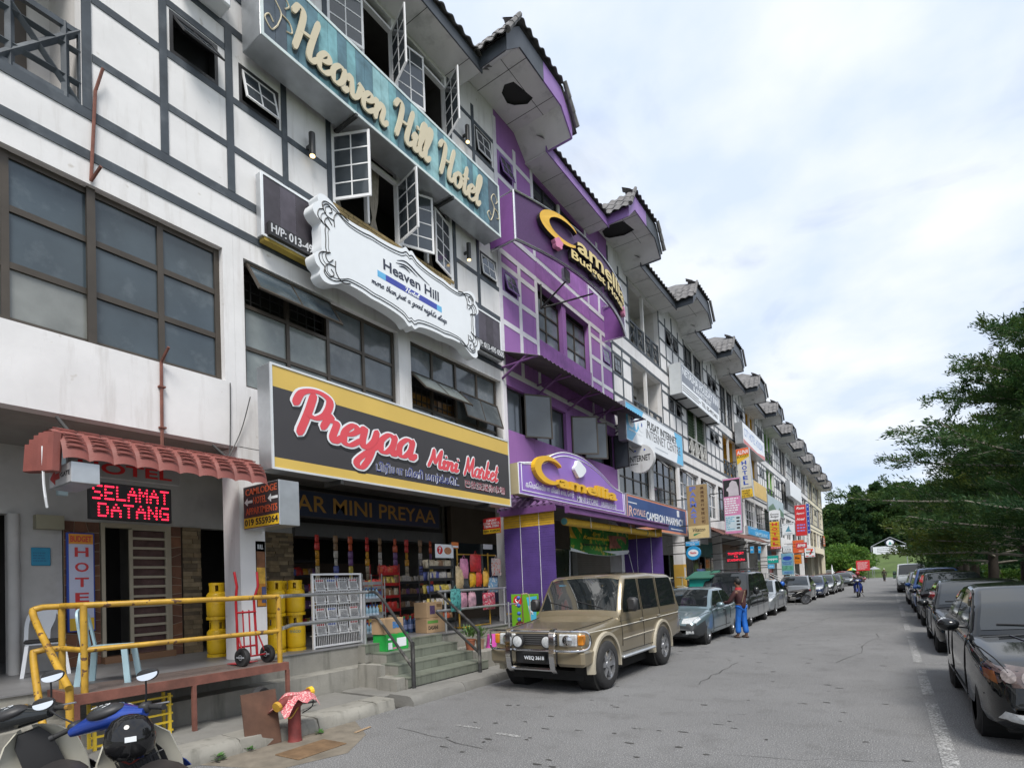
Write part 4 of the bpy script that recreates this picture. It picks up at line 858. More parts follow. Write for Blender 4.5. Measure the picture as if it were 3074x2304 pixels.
fl.add('housing', g_cbox(-7.06, -6.94, ly-.16, ly+.16, lz-.17, lz+.17, .02), ALU); fl.box('lamp_glass', -6.94, -6.93, ly-.12, ly+.12, lz-.12, lz+.12, SWHITE)
fl.tube('bracket', [(FX, ly+.1, lz-.6), (-7.0, ly, lz-.15)], .025, GRIL); fl.tube('bracket', [(FX, ly+.1, lz-.6), (-6.75, ly+1.2, az0)], .025, GRIL); fl.tube('bracket', [(FX, ly+.1, lz-.62), (FX+.02, ly+.1, lz+.1)], .03, GRIL)
# --- purple mini store sign
t = Th('shop_sign', 'arched purple sign reading Camellia Mini Store with yellow raised letters', 'sign', (-6.9, 10.52, 3.8), BX); t.W, t.H = 6.2, 1.4
op = [(0, 0), (6.2, 0), (6.2, .68)]+[tuple(p) for p in spline([(6.2, .68), (5.4, .80), (4.4, 1.15), (3.4, 1.36), (2.4, 1.36), (1.7, 1.2), (1.1, .92), (.5, .80), (0, .72)], 5)][1:]
VIO = M('violet_sign', (.27, .15, .50), .5, var=.06, sc_=1)
t.add('board', g_prism(op, -.22, 0), M('buff_board_edge', (.42, .36, .22), .7)); t.add('face', g_prism([(3.1+(p[0]-3.1)*.992, .68+(p[1]-.68)*.985) for p in op], .0, .004), VIO)
t.add('border_line', g_tube([(3.1+(p[0]-3.1)*.955, .66+(p[1]-.66)*.86, .005) for p in op], .014, 4, closed=True), SWHITE); t.add('border_line', g_tube([(3.1+(p[0]-3.1)*.995, .68+(p[1]-.68)*.99, .0) for p in op], .016, 4, closed=True), SWHITE)
YR = M('yellow_raised', (.76, .44, .02), .4, var=.05)
t.add('letter', g_prism(cres(1.28, .70, .72, .35), .01, .12), YR); t.text('amellia', 1.72, 5.35, .34, .66, .01, YR, d=.11, bold=.035)
t.text('கெமெலியா மினி ஸ்டோர்', .3, 2.7, .15, .34, .005, SWHITE, bold=.01, name='tamil_lettering'); t.text('MINI STORE', 2.88, 4.2, .12, .26, .005, SWHITE, bold=.02); t.text('金馬麗亞迷你市場', 4.4, 5.5, .12, .26, .005, SWHITE, bold=.0, name='chinese_lettering')
t.add('flower_emblem', g_prism([(2.98+.30*math.cos(a)*(1+.18*math.sin(4*a+1)), .98+.22*math.sin(a)*(1+.15*math.cos(3*a))) for a in np.linspace(0, 2*math.pi, 26, endpoint=False)], .01, .1), SWHITE)
# --- internet cafe signs
t = xsign('internet_sign', 'white and blue sign reading Pusat Internet Internet Centre', -7.2, 17.9, 24.3, 6.55, 7.92, .3, ALU, SWHITE, rimmat=ALU)
SKYB = M('sky_blue_vinyl', (.10, .48, .78), .4, var=.05)
t.add('blue_field', g_prism([(.03, .03), (.5, .03), (1.2, .6), (1.75, 1.34), (.03, 1.34)], 0, .002), SKYB); t.add('blue_field', g_prism([(6.37, .03), (5.5, .03), (5.75, .6), (5.3, 1.34), (6.37, 1.34)], 0, .002), SKYB)
t.text('evo', .2, 1.78, .52, 1.08, .002, SWHITE, bold=.05, name='emblem_lettering')
for q in (.52, 1.5): t.add('blue_dot', g_prism([(q+.05*math.cos(a), .80+.07*math.sin(a)) for a in np.linspace(0, 6.28, 12, endpoint=False)], .007, .01), BLUE)
t.text('PUSAT INTERNET', 2.1, 5.6, .82, 1.12, .002, INK, bold=.02); t.text('INTERNET CENTRE', 1.95, 6.05, .42, .78, .002, M('outline_grey', (.12, .12, .13), .4), bold=.0); lines(t, 2.9, 4.8, .18, .28, 1, M('pale_print', (.5, .55, .6), .5)); lines(t, .25, 1.7, .36, .46, 1, SWHITE, w_=.004)
yd = 19.3; c1 = PY(*zI(1738, 1200), yd); rr = abs(PY(*zI(1890, 1200), yd)[0]-PY(*zI(1585, 1200), yd)[0])/2
t = Th('round_sign', 'round white lollipop sign reading INTERNET', 'sign', (c1[0], yd, c1[1]), BY)
t.add('disc', g_prism([(rr*math.cos(a), rr*math.sin(a)) for a in np.linspace(0, 2*math.pi, 36, endpoint=False)], -.18, 0), M('weathered_white', (.62, .63, .63), .5, var=.1, dirt=(.3, .29, .26), damt=.6, streak=True)); t.text('INTERNET', -rr*.8, rr*.75, -.1, .12, .001, INK, bold=.02); lines(t, -rr*.7, 0, -.22, -.14, 1, INK)
for u in (-.18, .18): t.add('blue_dot', g_prism([(u+.035*math.cos(a), .3+.035*math.sin(a)) for a in np.linspace(0, 6.28, 10, endpoint=False)], 0, .003), BLUE)
t.box('arm', FX-c1[0], -rr+.02, -.03, .03, -.12, -.06, GRIL)
t = xsign('pharmacy_sign', 'blue and salmon sign reading Royale Cameron Pharmacy', -7.3, 17.85, 24.7, 3.5, 4.7, .25, ALU, M('salmon_vinyl', (.72, .28, .17), .4), rimmat=ALU)
t.box('blue_field', .12, t.W-.14, .12, t.H-.1, 0, .002, M('pharmacy_blue', (.03, .08, .24), .4)); t.text('R', .2, .55, .42, .78, .002, M('pale_salmon', (.75, .5, .42), .4), bold=.02); t.text('OYALE', .58, 1.75, .48, .72, .002, M('pale_salmon'), bold=.01); t.text('CAMERON PHARMACY', 1.85, 6.3, .38, .70, .002, SWHITE, bold=.02); lines(t, .15, 1.1, .86, .94, 1, SWHITE); lines(t, 4.6, 6.3, .18, .26, 1, SWHITE); t.box('label', 5.5, 5.8, .78, 1.05, .002, .004, SWHITE)
t = ysign('pharmacy_sign', 'tall tan light box reading FARMASI in blue', zW(247, 860), zW(512, 828), zW(275, 1530), zW(543, 1502), 23.5, .2, ALU, M('tan_vinyl', (.36, .25, .12), .4))
t.box('cream_panel', .02, t.W-.02, .02, t.H*.24, 0, .002, M('cream_vinyl', (.66, .52, .26), .4)); t.text('Vitaton', t.W*.22, t.W*.8, t.H*.13, t.H*.2, .002, INK, shear=.2, bold=.01); t.add('swoosh', g_prism([(t.W*.25, t.H*.05), (t.W*.6, t.H*.11), (t.W*.25, t.H*.09)], .002, .004), M('swoosh_green', (.03, .25, .12), .4))
for i, ch in enumerate('FARMASI'): t.text(ch, t.W*(.16 if ch != 'I' else .3), t.W*(.45 if ch != 'I' else .36), t.H*(.89-.1*i), t.H*(.97-.1*i), .001, M('periwinkle', (.14, .2, .6), .4), bold=.03)
for i, ch in enumerate('美達西藥行有限公司'): t.text(ch, t.W*.66, t.W*.82, t.H*(.90-.078*i), t.H*(.955-.078*i), .001, M('brown_ink', (.12, .06, .03), .4), bold=.01)
# --- further signs down the street
t = xsign('inn_sign', 'grey and white light box reading Netasha Holiday Inn and Apartment', -7.3, 25.0, 31.85, 10.08, 11.5, .55, M('pale_box', (.55, .58, .6), .5), SWHITE, rimmat=ALU)
t.box('grey_field', .1, t.W-.1, .55, t.H-.08, 0, .002, M('grey_field', (.17, .19, .23), .4)); t.text('NETASHA HOLIDAY INN', .25, 6.6, .92, 1.28, .002, SWHITE, bold=.01); t.text('& APARTMENT', 1.9, 5.2, .6, .85, .002, SWHITE, bold=.01); lines(t, .15, 3.2, .12, .45, 3, INK, hh=.35); t.text('TEL: 05-4912462', 3.3, 6.4, .2, .42, .002, INK, bold=.01)
for u in (.8, 2.6, 4.5, 6.2): t.box('bracket', u, u+.06, -.06, 0, -.58, -.0, GRIL)
t = ysign('hotel_sign', 'tall leaning orange, cream and yellow sign reading Alina Budget Hotel', zW(857, 400), zW(1058, 380), zW(952, 1020), zW(1082, 1000), 31.6, .3, ALU, M('ivory_vinyl', (.66, .64, .56), .4), tilt=R(2.4))
t.box('orange_panel', .02, t.W-.02, t.H*.86, t.H-.02, 0, .003, M('deep_orange', (.78, .12, .02), .4)); t.add('yellow_curve', g_prism([(.02, t.H*.86), (t.W-.02, t.H*.86), (t.W-.02, t.H*.81), (t.W*.5, t.H*.76), (.02, t.H*.68)], 0, .003), YEL); t.text('ALINA', t.W*.08, t.W*.94, t.H*.88, t.H*.96, .003, SWHITE, shear=.2, bold=.02); t.text('BUDGET', t.W*.06, t.W*.95, t.H*.81, t.H*.855, .004, INK, bold=.01)
for i, ch in enumerate('HOTEL'): t.text(ch, t.W*.36, t.W*.72, t.H*(.66-.1*i), t.H*(.74-.1*i), .002, BLUE, bold=.03)
t.box('yellow_panel', .02, t.W-.02, .02, t.H*.17, 0, .003, YEL); t.text('4914524\n5749821\nLINE ONLY', t.W*.08, t.W*.92, t.H*.02, t.H*.16, .003, INK, bold=.01); t.text('JIRUDDIN', t.W*.1, t.W*.95, t.H*.18, t.H*.215, .002, INK)
t = ysign('photo_sign', 'tall pink panel with a dark photo of a white-maned lion on top', zW(705, 770), zW(918, 755), zW(727, 1470), zW(952, 1440), 28.2, .2, ALU, M('pink_vinyl', (.66, .25, .45), .4))
t.box('dark_photo', .03, t.W-.03, t.H*.67, t.H*.97, 0, .002, INK); mane = M('pale_mane', (.55, .5, .55), .6)
t.add('lion_print', g_prism([(t.W*p[0], t.H*(.67+.3*p[1])) for p in ((.3, .02), (.9, .02), (.88, .5), (.78, .85), (.55, .95), (.4, .8), (.36, .6), (.22, .5), (.2, .38), (.3, .3), (.32, .15))], .002, .003), mane); lines(t, t.W*.06, t.W*.94, t.H*.36, t.H*.65, 7, SWHITE, hh=.55); t.box('map_print', .04, t.W-.04, t.H*.05, t.H*.33, 0, .002, M('map_pale', (.55, .66, .72), .4)); lines(t, t.W*.08, t.W*.6, t.H*.07, t.H*.31, 7, M('map_blue', (.1, .35, .5), .4), jag=.8); lines(t, t.W*.68, t.W*.92, t.H*.07, t.H*.31, 4, INK)
t = xsign('shop_sign', 'pale blank poster board below the first-floor windows past the tan sign', -7.5, 25.9, 28.9, 3.3, 4.6, .06, ALU, M('pale_poster', (.5, .5, .55), .5, var=.15, sc_=6))
t = xsign('phone_shop_sign', 'bright blue sign reading SAMSUNG above a brown awning', -7.2, PX(*zT(250, 410), -7.2)[0], PX(*zT(605, 520), -7.2)[0], PX(*zT(255, 570), -7.2)[1], PX(*zT(250, 420), -7.2)[1], .2, ALU, M('cyan_blue', (.02, .35, .72), .4)); t.text('SAMSUNG', t.W*.3, t.W*.9, t.H*.1, t.H*.55, .001, M('pale_cyan', (.45, .7, .85), .4), bold=.02); lines(t, t.W*.1, t.W*.4, t.H*.75, t.H*.9, 1, SWHITE)
t = xsign('yellow_board', 'plain yellow fascia board above the blue phone-shop sign', -7.1, PX(*zS(350, 1200), -7.1)[0], PX(*zS(570, 1450), -7.1)[0], 6.9, 8.0, .12, ALU, M('mustard_vinyl', (.68, .46, .13), .5))
t = xsign('scenery_banner', 'pale banner printed with misty green hills right of the yellow board', -7.1, PX(*zS(575, 1300), -7.1)[0], PX(*zS(840, 1500), -7.1)[0], 6.3, 7.6, .1, ALU, M('mist_print', (.42, .52, .56), .5, var=.1)); t.add('hill_print', g_prism([(.1, .06), (t.W-.1, .06), (t.W-.1, .4), (t.W*.7, .7), (t.W*.55, .3), (t.W*.3, .8), (.1, .3)], 0, .002), M('hill_print', (.1, .2, .12), .5, var=.4))
t = xsign('board_sign', 'white light box on the second floor beyond the lime green balconies', -7.2, PX(*zS(945, 1080), -7.2)[0], PX(*zS(1130, 1200), -7.2)[0], 8.9, 10.4, .4, ALU, SWHITE)
t = xsign('board_sign', 'white and red light box leaning out below the ochre balconies', -7.2, PX(*zS(235, 350), -7.2)[0]-1.2, PX(*zS(525, 600), -7.2)[0], 10.1, 11.5, .5, ALU, SWHITE); t.text('CITY HOTEL HOLIDAY', .4, t.W-.5, .55, 1.1, .001, M('faded_blue', (.25, .35, .6), .5)); t.add('red_corner', g_prism([(.03, .03), (t.W-.03, .03), (t.W-.03, .35), (t.W*.6, .14), (.03, .3)], 0, .002), M('faded_red', (.6, .2, .2), .5))
def px4(f, a, b, c, d): return f(*a), f(*b), f(*c), f(*d)
def qsign(name, label, f, x0, y0, x1, y1, yy, **k): return ysign(name, label, *px4(f, (x0, y0), (x1, y0-4), (x0, y1), (x1, y1-4)), yy, **k)
t = qsign('shop_sign', 'round-topped white sign reading Evonne Budget', zT, 598, 190, 782, 330, 38, face=SWHITE, body=SWHITE); t.text('Evonne\nBudget', t.W*.12, t.W*.88, t.H*.2, t.H*.8, .001, INK, shear=.3, bold=.01); t.add('round_cap', g_prism([(t.W/2+t.W*.5*math.cos(a), t.H+t.H*.18*math.sin(a)) for a in np.linspace(0, math.pi, 12)], -.16, -.002), SWHITE)
t = qsign('hotel_sign', 'tall yellow sign with black bars reading HOTEL in red', zT, 615, 355, 785, 810, 38, face=YEL)
for i in range(15): t.box('black_bar', .02, t.W-.02, t.H*(.12+.056*i), t.H*(.132+.056*i), 0, .002, INK)
for i, ch in enumerate('HOTEL'): t.text(ch, t.W*.24, t.W*.76, t.H*(.84-.175*i), t.H*(.95-.175*i), .003, RED, bold=.05)
t.box('red_strip', .0, t.W, 0, t.H*.09, 0, .003, RED); t.text('011-53330018', t.W*.06, t.W*.94, t.H*.02, t.H*.07, .003, SWHITE)
t = qsign('tailor_sign', 'square pale sign with a blue cone emblem reading KUQSIA', zT, 815, 385, 1030, 580, 46, face=SWHITE); t.text('KUQSIA', t.W*.2, t.W*.8, t.H*.06, t.H*.16, .001, INK); t.add('emblem', g_prism([(t.W*.25, t.H*.28), (t.W*.75, t.H*.28), (t.W*.6, t.H*.45), (t.W*.55, t.H*.8), (t.W*.4, t.H*.55)], 0, .002), M('teal_ink', (.1, .3, .4), .4)); t.text('BATU SEMBAH', t.W*.12, t.W*.88, t.H*.86, t.H*.93, .001, INK)
t = qsign('hotel_sign', 'tall red sign reading Rasa Sayang Hotel in white script', zT, 1030, 80, 1225, 595, 49, face=RED)
for i, s_ in enumerate(('Rasa', 'Sayang', 'Hotel')): t.text(s_, t.W*.15, t.W*.85, t.H*(.86-.18*i), t.H*(.94-.18*i), .001, SWHITE, shear=.35, bold=.02)
lines(t, t.W*.15, t.W*.85, t.H*.12, t.H*.4, 3, M('lilac_ink', (.3, .3, .75), .4), hh=.45, jag=.05)
t = qsign('star_banner', 'narrow dark blue banner with white stars behind the red hotel sign', zT, 1225, 60, 1275, 555, 50.5, face=BLUE)
for i in range(6): t.add('star', g_prism([(t.W*.5+t.W*(.28 if k % 2 == 0 else .12)*math.cos(k*math.pi/5), t.H*(.1+.16*i)+t.W*(.28 if k % 2 == 0 else .12)*math.sin(k*math.pi/5)) for k in range(10)], 0, .003), SWHITE)
t = qsign('bank_sign', 'red rounded sign reading BIMB in white', zT, 1045, 705, 1230, 805, 54, face=RED); t.text('BIMB', t.W*.14, t.W*.86, t.H*.25, t.H*.75, .001, SWHITE, shear=.2, bold=.03)
t = qsign('bank_sign', 'sloping orange panel behind the red rounded sign', zT, 990, 665, 1185, 880, 55.5, face=M('orange_panel', (.72, .12, .03), .5)); lines(t, t.W*.5, t.W*.95, t.H*.05, t.H*.25, 1, M('pale_print2', (.8, .5, .45), .5))
t = qsign('store_sign', 'white framed sign with a large orange and red 7 and ELEVEN', zT, 1190, 790, 1365, 950, 60, face=SWHITE, body=INK); t.add('numeral', g_prism([(t.W*p[0], t.H*p[1]) for p in ((.18, .88), (.82, .88), (.82, .76), (.6, .28), (.42, .28), (.6, .74), (.18, .74))], 0, .003), RED); t.add('numeral_top', g_prism([(t.W*.18, t.H*.88), (t.W*.82, t.H*.88), (t.W*.82, t.H*.80), (t.W*.18, t.H*.80)], .003, .005), M('orange_vinyl', (.78, .2, .02), .4)); t.text('ELEVEN', t.W*.16, t.W*.84, t.H*.42, t.H*.58, .006, M('dark_green', (.02, .12, .06), .4), bold=.03); t.box('red_strip', t.W*.08, t.W*.38, t.H*.08, t.H*.17, 0, .003, RED); t.box('red_strip', t.W*.64, t.W*.92, t.H*.08, t.H*.17, 0, .003, RED); t.text('24', t.W*.44, t.W*.58, t.H*.07, t.H*.18, .001, INK)
t = qsign('phone_sign', 'teal sign reading oppo', zT, 570, 920, 760, 1050, 35, face=M('teal_vinyl', (.01, .36, .30), .4)); t.text('oppo', t.W*.1, t.W*.9, t.H*.32, t.H*.62, .001, SWHITE, bold=.03)
t = qsign('phone_sign', 'small pale blue sign below the teal one', zT, 575, 1060, 695, 1140, 35, face=M('azure_vinyl', (.08, .42, .72), .4)); t.text('vivo', t.W*.2, t.W*.8, t.H*.3, t.H*.7, .001, SWHITE, shear=.2)
t = qsign('travel_poster', 'large poster with a blue oval emblem and green lake picture', zT, 805, 880, 1010, 1240, 40, face=M('poster_blue', (.2, .42, .55), .4, var=.25, sc_=4)); t.add('oval_emblem', g_prism([(t.W*(.5+.38*math.cos(a)), t.H*(.76+.1*math.sin(a))) for a in np.linspace(0, 6.28, 20, endpoint=False)], 0, .003), BLUE); t.text('EASIWAY\nTRAVEL', t.W*.1, t.W*.9, t.H*.46, t.H*.62, .001, BLUE, bold=.02); t.box('lake_print', .03, t.W-.03, t.H*.2, t.H*.42, 0, .002, M('lake_print', (.12, .36, .26), .4, var=.5, sc_=7)); lines(t, t.W*.2, t.W*.9, t.H*.05, t.H*.16, 2, BLUE)
t = qsign('shop_sign', 'square orange sign reading Ria', zT, 1015, 900, 1140, 1060, 52, face=M('pure_orange', (.8, .24, .01), .4)); t.text('Ria', t.W*.12, t.W*.75, t.H*.5, t.H*.72, .001, INK, shear=.2, bold=.03); lines(t, t.W*.15, t.W*.8, t.H*.18, t.H*.3, 2, M('dark_orange_ink', (.3, .08, .01), .4))
t = qsign('shop_sign', 'white sign with Chinese lettering below the pale awning', zT, 830, 760, 990, 870, 46, face=SWHITE); t.text('大天宝', t.W*.15, t.W*.85, t.H*.3, t.H*.55, .001, INK); lines(t, t.W*.1, t.W*.9, t.H*.1, t.H*.22, 1, M('outline_grey')); lines(t, t.W*.1, t.W*.9, t.H*.65, t.H*.9, 2, M('pale_print'))
t = qsign('led_board', 'black dot-matrix board glowing red in front of the phone shops', zN, 843, 370, 1070, 505, 27.5, dep=.1, body=INK, face=INK); led(t, 'TRANSPORT', t.W*.1, t.W*.9, t.H*.62, t.H*.82); led(t, 'TO', t.W*.4, t.W*.6, t.H*.38, t.H*.55); led(t, 'SINGAPURA', t.W*.06, t.W*.94, t.H*.1, t.H*.28)
t = qsign('pharmacy_sign', 'small blue oblong sign above the round blue milk sign', zN, 395, 272, 555, 325, 21.8, dep=.08, face=M('cyan_blue')); t.text('Cameron Pharmacy\nSdn Bhd', t.W*.08, t.W*.92, t.H*.15, t.H*.85, .001, SWHITE)
c1 = PY(*zN(483, 400), 21.8); rr = abs(PY(*zN(562, 400), 21.8)[0]-c1[0])
t = Th('round_sign', 'round blue lollipop sign with a white oval and red lettering', 'sign', (c1[0], 21.8, c1[1]), BY)
circ = lambda r_, ry=None, n=30, cu=0, cv=0: [(cu+r_*math.cos(a), cv+(ry or r_)*math.sin(a)) for a in np.linspace(0, 2*math.pi, n, endpoint=False)]
t.add('disc', g_prism(circ(rr), -.12, 0), M('disc_blue', (.03, .3, .6), .4)); t.add('white_oval', g_prism(circ(rr*.72, rr*.5), 0, .003), SWHITE); t.text('Nestle', -rr*.45, rr*.45, -rr*.15, rr*.2, .003, RED, bold=.02); t.box('arm', FX-c1[0], -rr+.02, -.02, .02, -.1, -.06, GRIL)
for i, (a, b_, yy) in enumerate(((283, 352, 31.5), (415, 472, 33.5))): 
    t = qsign('hanging_sign', ('left', 'right')[i]+' one of two small bright blue signs hanging under the phone-shop awning', zT, a, 765, b_, 885, yy, dep=.06, face=M('cyan_blue'), group='blue hanging signs'); lines(t, t.W*.2, t.W*.8, t.H*.35, t.H*.65, 2, SWHITE)
# ------------------------------------------------------------------ shop fronts under the arcade
IX = -10.0
STONE = [M('buff_stone_%d' % i, c, .85, var=.25, sc_=10, bump=.3) for i, c in enumerate(((.20, .15, .09), (.26, .19, .11), (.15, .115, .075), (.30, .23, .14)))]
TERRA = [M('terracotta_%d' % i, c, .8, var=.2, sc_=8) for i, c in enumerate(((.19, .085, .05), (.24, .11, .06), (.15, .07, .045)))]
lodge = Th('lodge_entrance', 'recessed lodge entrance with crazy paving, stone veneer and open door', 'shop front', (IX, 3.6, PF), world=True)
lodge.add('wall', merge(g_box(IX-.2, IX, 2.36, 2.95, PF, 3.97), g_box(IX-.2, IX, -2.6, 2.36, 3.0, 3.97), g_box(IX-.2, IX, 2.95, 6.75, 2.95, 3.97)), M('shaded_white_wall', (.46, .45, .44), .85, var=.12, dirt=(.25, .22, .2), damt=.5))  # white wall with the arcade's shade put into its base colour
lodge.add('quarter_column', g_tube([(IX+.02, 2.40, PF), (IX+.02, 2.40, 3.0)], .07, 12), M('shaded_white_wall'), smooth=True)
GROUT = M('pale_grout', (.38, .30, .22), .9)
def crazy(th, y0, y1, z0, z1, nx, nz):
    th.box('grout_panel', IX-.2, IX-.004, y0, y1, z0, z1, GROUT)
    gx = [[(y0+(y1-y0)*i/nx+(random.uniform(-.3, .3)*(y1-y0)/nx if 0 < i < nx else 0), z0+(z1-z0)*k/nz+(random.uniform(-.32, .32)*(z1-z0)/nz if 0 < k < nz else 0)) for k in range(nz+1)] for i in range(nx+1)]
    for i in range(nx):
        for k in range(nz):
            q = [gx[i][k], gx[i+1][k], gx[i+1][k+1], gx[i][k+1]]; c = (sum(p[0] for p in q)/4, sum(p[1] for p in q)/4)
            pts = [(c[0]+(p[0]-c[0])*.93, c[1]+(p[1]-c[1])*.93) for p in q]; g = g_prism(pts, 0, random.uniform(.006, .012))
            th.add('paving_stone', ([(IX-.004+p[2], p[0], p[1]) for p in g[0]], g[1]), random.choice(TERRA))
def veneer(th, y0, y1, z0, z1, x=IX):
    th.box('veneer_backing', x-.25, x, y0, y1, z0, z1, M('veneer_gap', (.07, .05, .035), .9)); z = z0
    while z < z1-.02:
        h = random.choice((.045, .06, .08)); y = y0
        while y < y1-.01:
            L = min(random.uniform(.12, .34), y1-y); th.box('stone', x-.01, x+random.uniform(.008, .04), y+.002, y+L-.002, z+.002, min(z+h-.002, z1), random.choice(STONE)); y += L
        z += h
crazy(lodge, 2.97, 3.42, PF, 2.95, 3, 13); crazy(lodge, 4.43, 4.60, PF, 2.95, 1, 13); veneer(lodge, 4.62, 4.92, PF, 2.95)
lodge.add('door_frame', merge(g_box(IX-.1, IX+.03, 3.43, 3.48, PF, 2.95), g_box(IX-.1, IX+.03, 4.37, 4.43, PF, 2.95), g_box(IX-.1, IX+.03, 3.48, 4.37, 2.88, 2.95)), M('cream_metal', (.42, .37, .28), .5))
lodge.add('door_grille', merge(*[g_box(IX+.02, IX+.045, 3.84, 4.36, PF+.06+.155*i, PF+.10+.155*i) for i in range(14)], g_box(IX+.015, IX+.05, 3.80, 3.85, PF+.03, 2.86), g_box(IX+.015, IX+.05, 4.33, 4.37, PF+.03, 2.86)), M('cream_metal'))
lodge.add('door_curtain', g_box(IX-.03, IX-.02, 3.86, 4.34, PF+.03, 2.85), M('plum_curtain', (.12, .07, .065), .9, var=.3, sc_=8)); lodge.box('threshold', IX-.1, IX+.14, 3.42, 4.43, PF, PF+.10, M('brown_sill', (.2, .11, .06), .7))
lodge.box('hall_dark', IX-2.2, IX-2.1, -2.6, 6.75, PF, 3.9, DARK); lodge.box('fuse_box', IX, IX+.14, 2.62, 2.94, 2.80, 3.0, M('beige_metal', (.3, .28, .2), .6))
lodge.box('blue_post', FX-.75, FX-.68, 2.5, 2.6, 3.1, 3.97, M('pale_blue_post', (.35, .45, .48), .6))
mk = Th('market_entrance', 'dark open front of the mini market with stone veneer pier', 'shop front', (IX, 8, PF), world=True)
veneer(mk, 5.95, 6.75, PF, 2.95); mk.box('lintel', IX-.2, IX, 6.75, 11.3, 3.0, 3.97, DARK); mk.box('shutter_box', IX-.4, IX+.1, 6.75, 11.25, 2.9, 3.18, M('steel_dark', (.12, .12, .12), .5))
for y_ in (8.0, 9.6, 11.0): mk.box('back_shelf', -13.0, -12.6, y_-1.2, y_+.2, PF, 2.5, M('shelf_wood', (.1, .07, .05), .8))
mk.box('counter', -12.4, -11.8, 7.2, 9.6, PF, 1.75, M('shelf_wood'))
# fluorescent tube glimpsed under the beam
tb_ = Th('tube_lamp', 'lit fluorescent tube under the arcade ceiling left of the big shop sign', 'lamp', (-8.6, 4.95, 3.9), world=True); tb_.add('tube', g_tube([(-8.6, 4.95, 3.86), (-8.6, 5.5, 3.86)], .02, 8), M('tube_glow', (1, .97, .7), .5, emit=3, var=0)); tb_.box('fitting', -8.63, -8.57, 4.93, 5.52, 3.885, 3.97, PLAS)
# red tile-pattern canopy of the lodge
REDT = M('red_painted_sheet', (.215, .062, .05), .6, var=.2, sc_=3, dirt=(.14, .05, .04), damt=.6, bump=.2)
cn = Th('red_canopy', 'curved red tile-pattern metal canopy over the lodge entrance', 'canopy', (-7.4, 3.3, 3.2), world=True)
prof = [(-7.88, 3.50), (-7.62, 3.60), (-7.35, 3.60), (-7.12, 3.52), (-6.98, 3.40), (-6.92, 3.22)]
for i in range(10):
    y0_, y1_ = 2.06+.226*i, 2.06+.226*(i+1); R_ = []
    for k in range(7):
        u = k/6; bul = .024*math.sin(math.pi*u)**.6; R_.append([(x+bul*.7, y0_+(y1_-y0_)*u, z+bul) for x, z in spline(prof, 3)])
    cn.add('canopy_sheet', g_loft(R_, cap=False, closed=False), REDT, smooth=True, ang=60)
    for j in range(7):
        t_ = .42+.085*j; pp = spline(prof, 3); p = pp[int(t_*(len(pp)-1))]; cn.add('sheet_step', g_box(p[0]+.022, p[0]+.040, y0_+.03, y1_-.03, p[1]+.018, p[1]+.030), REDT)
for i in range(6): cn.add('end_skirt', g_tube([(-7.80+.15*i, 2.04, 3.50+.05*math.sin(i*.6)), (-7.80+.15*i, 2.02, 3.20-.02*i)], .06, 6), REDT, smooth=True)
cn.tube('support', [(-7.05, 2.3, 3.35), (FX, 2.3, 3.9)], .02, GRIL); cn.tube('support', [(-7.05, 4.1, 3.35), (FX, 4.1, 3.9)], .02, GRIL)
solo('cable', 'loose black cable drooping from the wall corner to the red canopy', 'cable', g_tube([tuple(p) for p in spline([(FX+.02, 4.36, 4.88), (FX+.03, 4.34, 4.2), (FX+.04, 4.30, 3.75), (FX+.15, 4.1, 3.62), (-7.6, 3.6, 3.6)], 5)], .008, 4), INK)
solo('cable', 'thin wire running diagonally up to the big yellow and charcoal sign', 'cable', g_tube([tuple(p) for p in spline([(FX+.03, 4.3, 3.75), (FX+.04, 4.5, 4.2), (FX+.1, 4.62, 4.72)], 5)], .008, 4), INK)
solo('cable', 'white rope loop hanging from the left end of the red canopy', 'rope', g_tube([tuple(p) for p in spline([(-7.3, 2.0, 3.4), (-7.28, 2.0, 3.0), (-7.26, 2.02, 2.75), (-7.24, 2.0, 2.85)], 5)], .012, 5), PLAS)
# poster on the white pillar
t = xsign('poster', 'orange and black drinks poster on the white pillar', FX+.006, 4.70, 4.855, 1.55, 2.55, .004, INK, None); 
for k, (a, e, c) in enumerate(((0, .35, (.55, .22, .02)), (.35, .6, (.7, .4, .05)), (.6, .85, (.2, .08, .03)), (.05, .3, (.08, .09, .2)))): t.box('print_patch', .01+(.07 if k == 3 else 0), .145, .01+a*.98, .01+e*.98, -.004, .0005+.0006*k, C_('poster_tone%d' % k, *c, sc_=9, var=.4))
t.text('BULL', .03, .12, .88, .95, .001, SWHITE)
# ------------------------------------------------------------------ rails and ramp
rp = Th('metal_ramp', 'rusty steel landing on legs in front of the lodge', 'ramp', (-7.35, 3.3, 0), world=True)
rp.add('deck', g_box(-7.76, -7.0, 2.18, 4.55, PF-.02, PF+.004), M('checker_plate', (.2, .16, .145), .55, metal=.35, var=.25, sc_=14, bump=.8, bsc=70)); rp.add('edge_beam', merge(g_box(-7.0, -6.96, 2.14, 4.59, PF-.10, PF+.006), g_box(-7.76, -7.0, 2.14, 2.18, PF-.10, PF+.006), g_box(-7.76, -7.0, 4.55, 4.59, PF-.10, PF+.006)), RUST)
for y_ in (2.14, 3.3, 4.55): rp.add('leg', g_box(-7.0, -6.955, y_, y_+.045, .12, PF-.10), RUST)
YR_ = .034
yr = Th('yellow_railing', 'chipped yellow pipe railing along the rusty landing', 'railing', (-7.1, 3.3, PF), world=True)
def pipe(th, nm, pts, r, mat): th.add(nm, g_tube([tuple(p) for p in pts], r, 10), mat, smooth=True, ang=60)
zt_ = 1.70
for x, y_, z in ((-7.06, 2.26, PF), (-7.7, 2.26, PF), (-7.06, 4.52, PF)): pipe(yr, 'post', [(x, y_, z), (x, y_, zt_)], YR_, YELP)
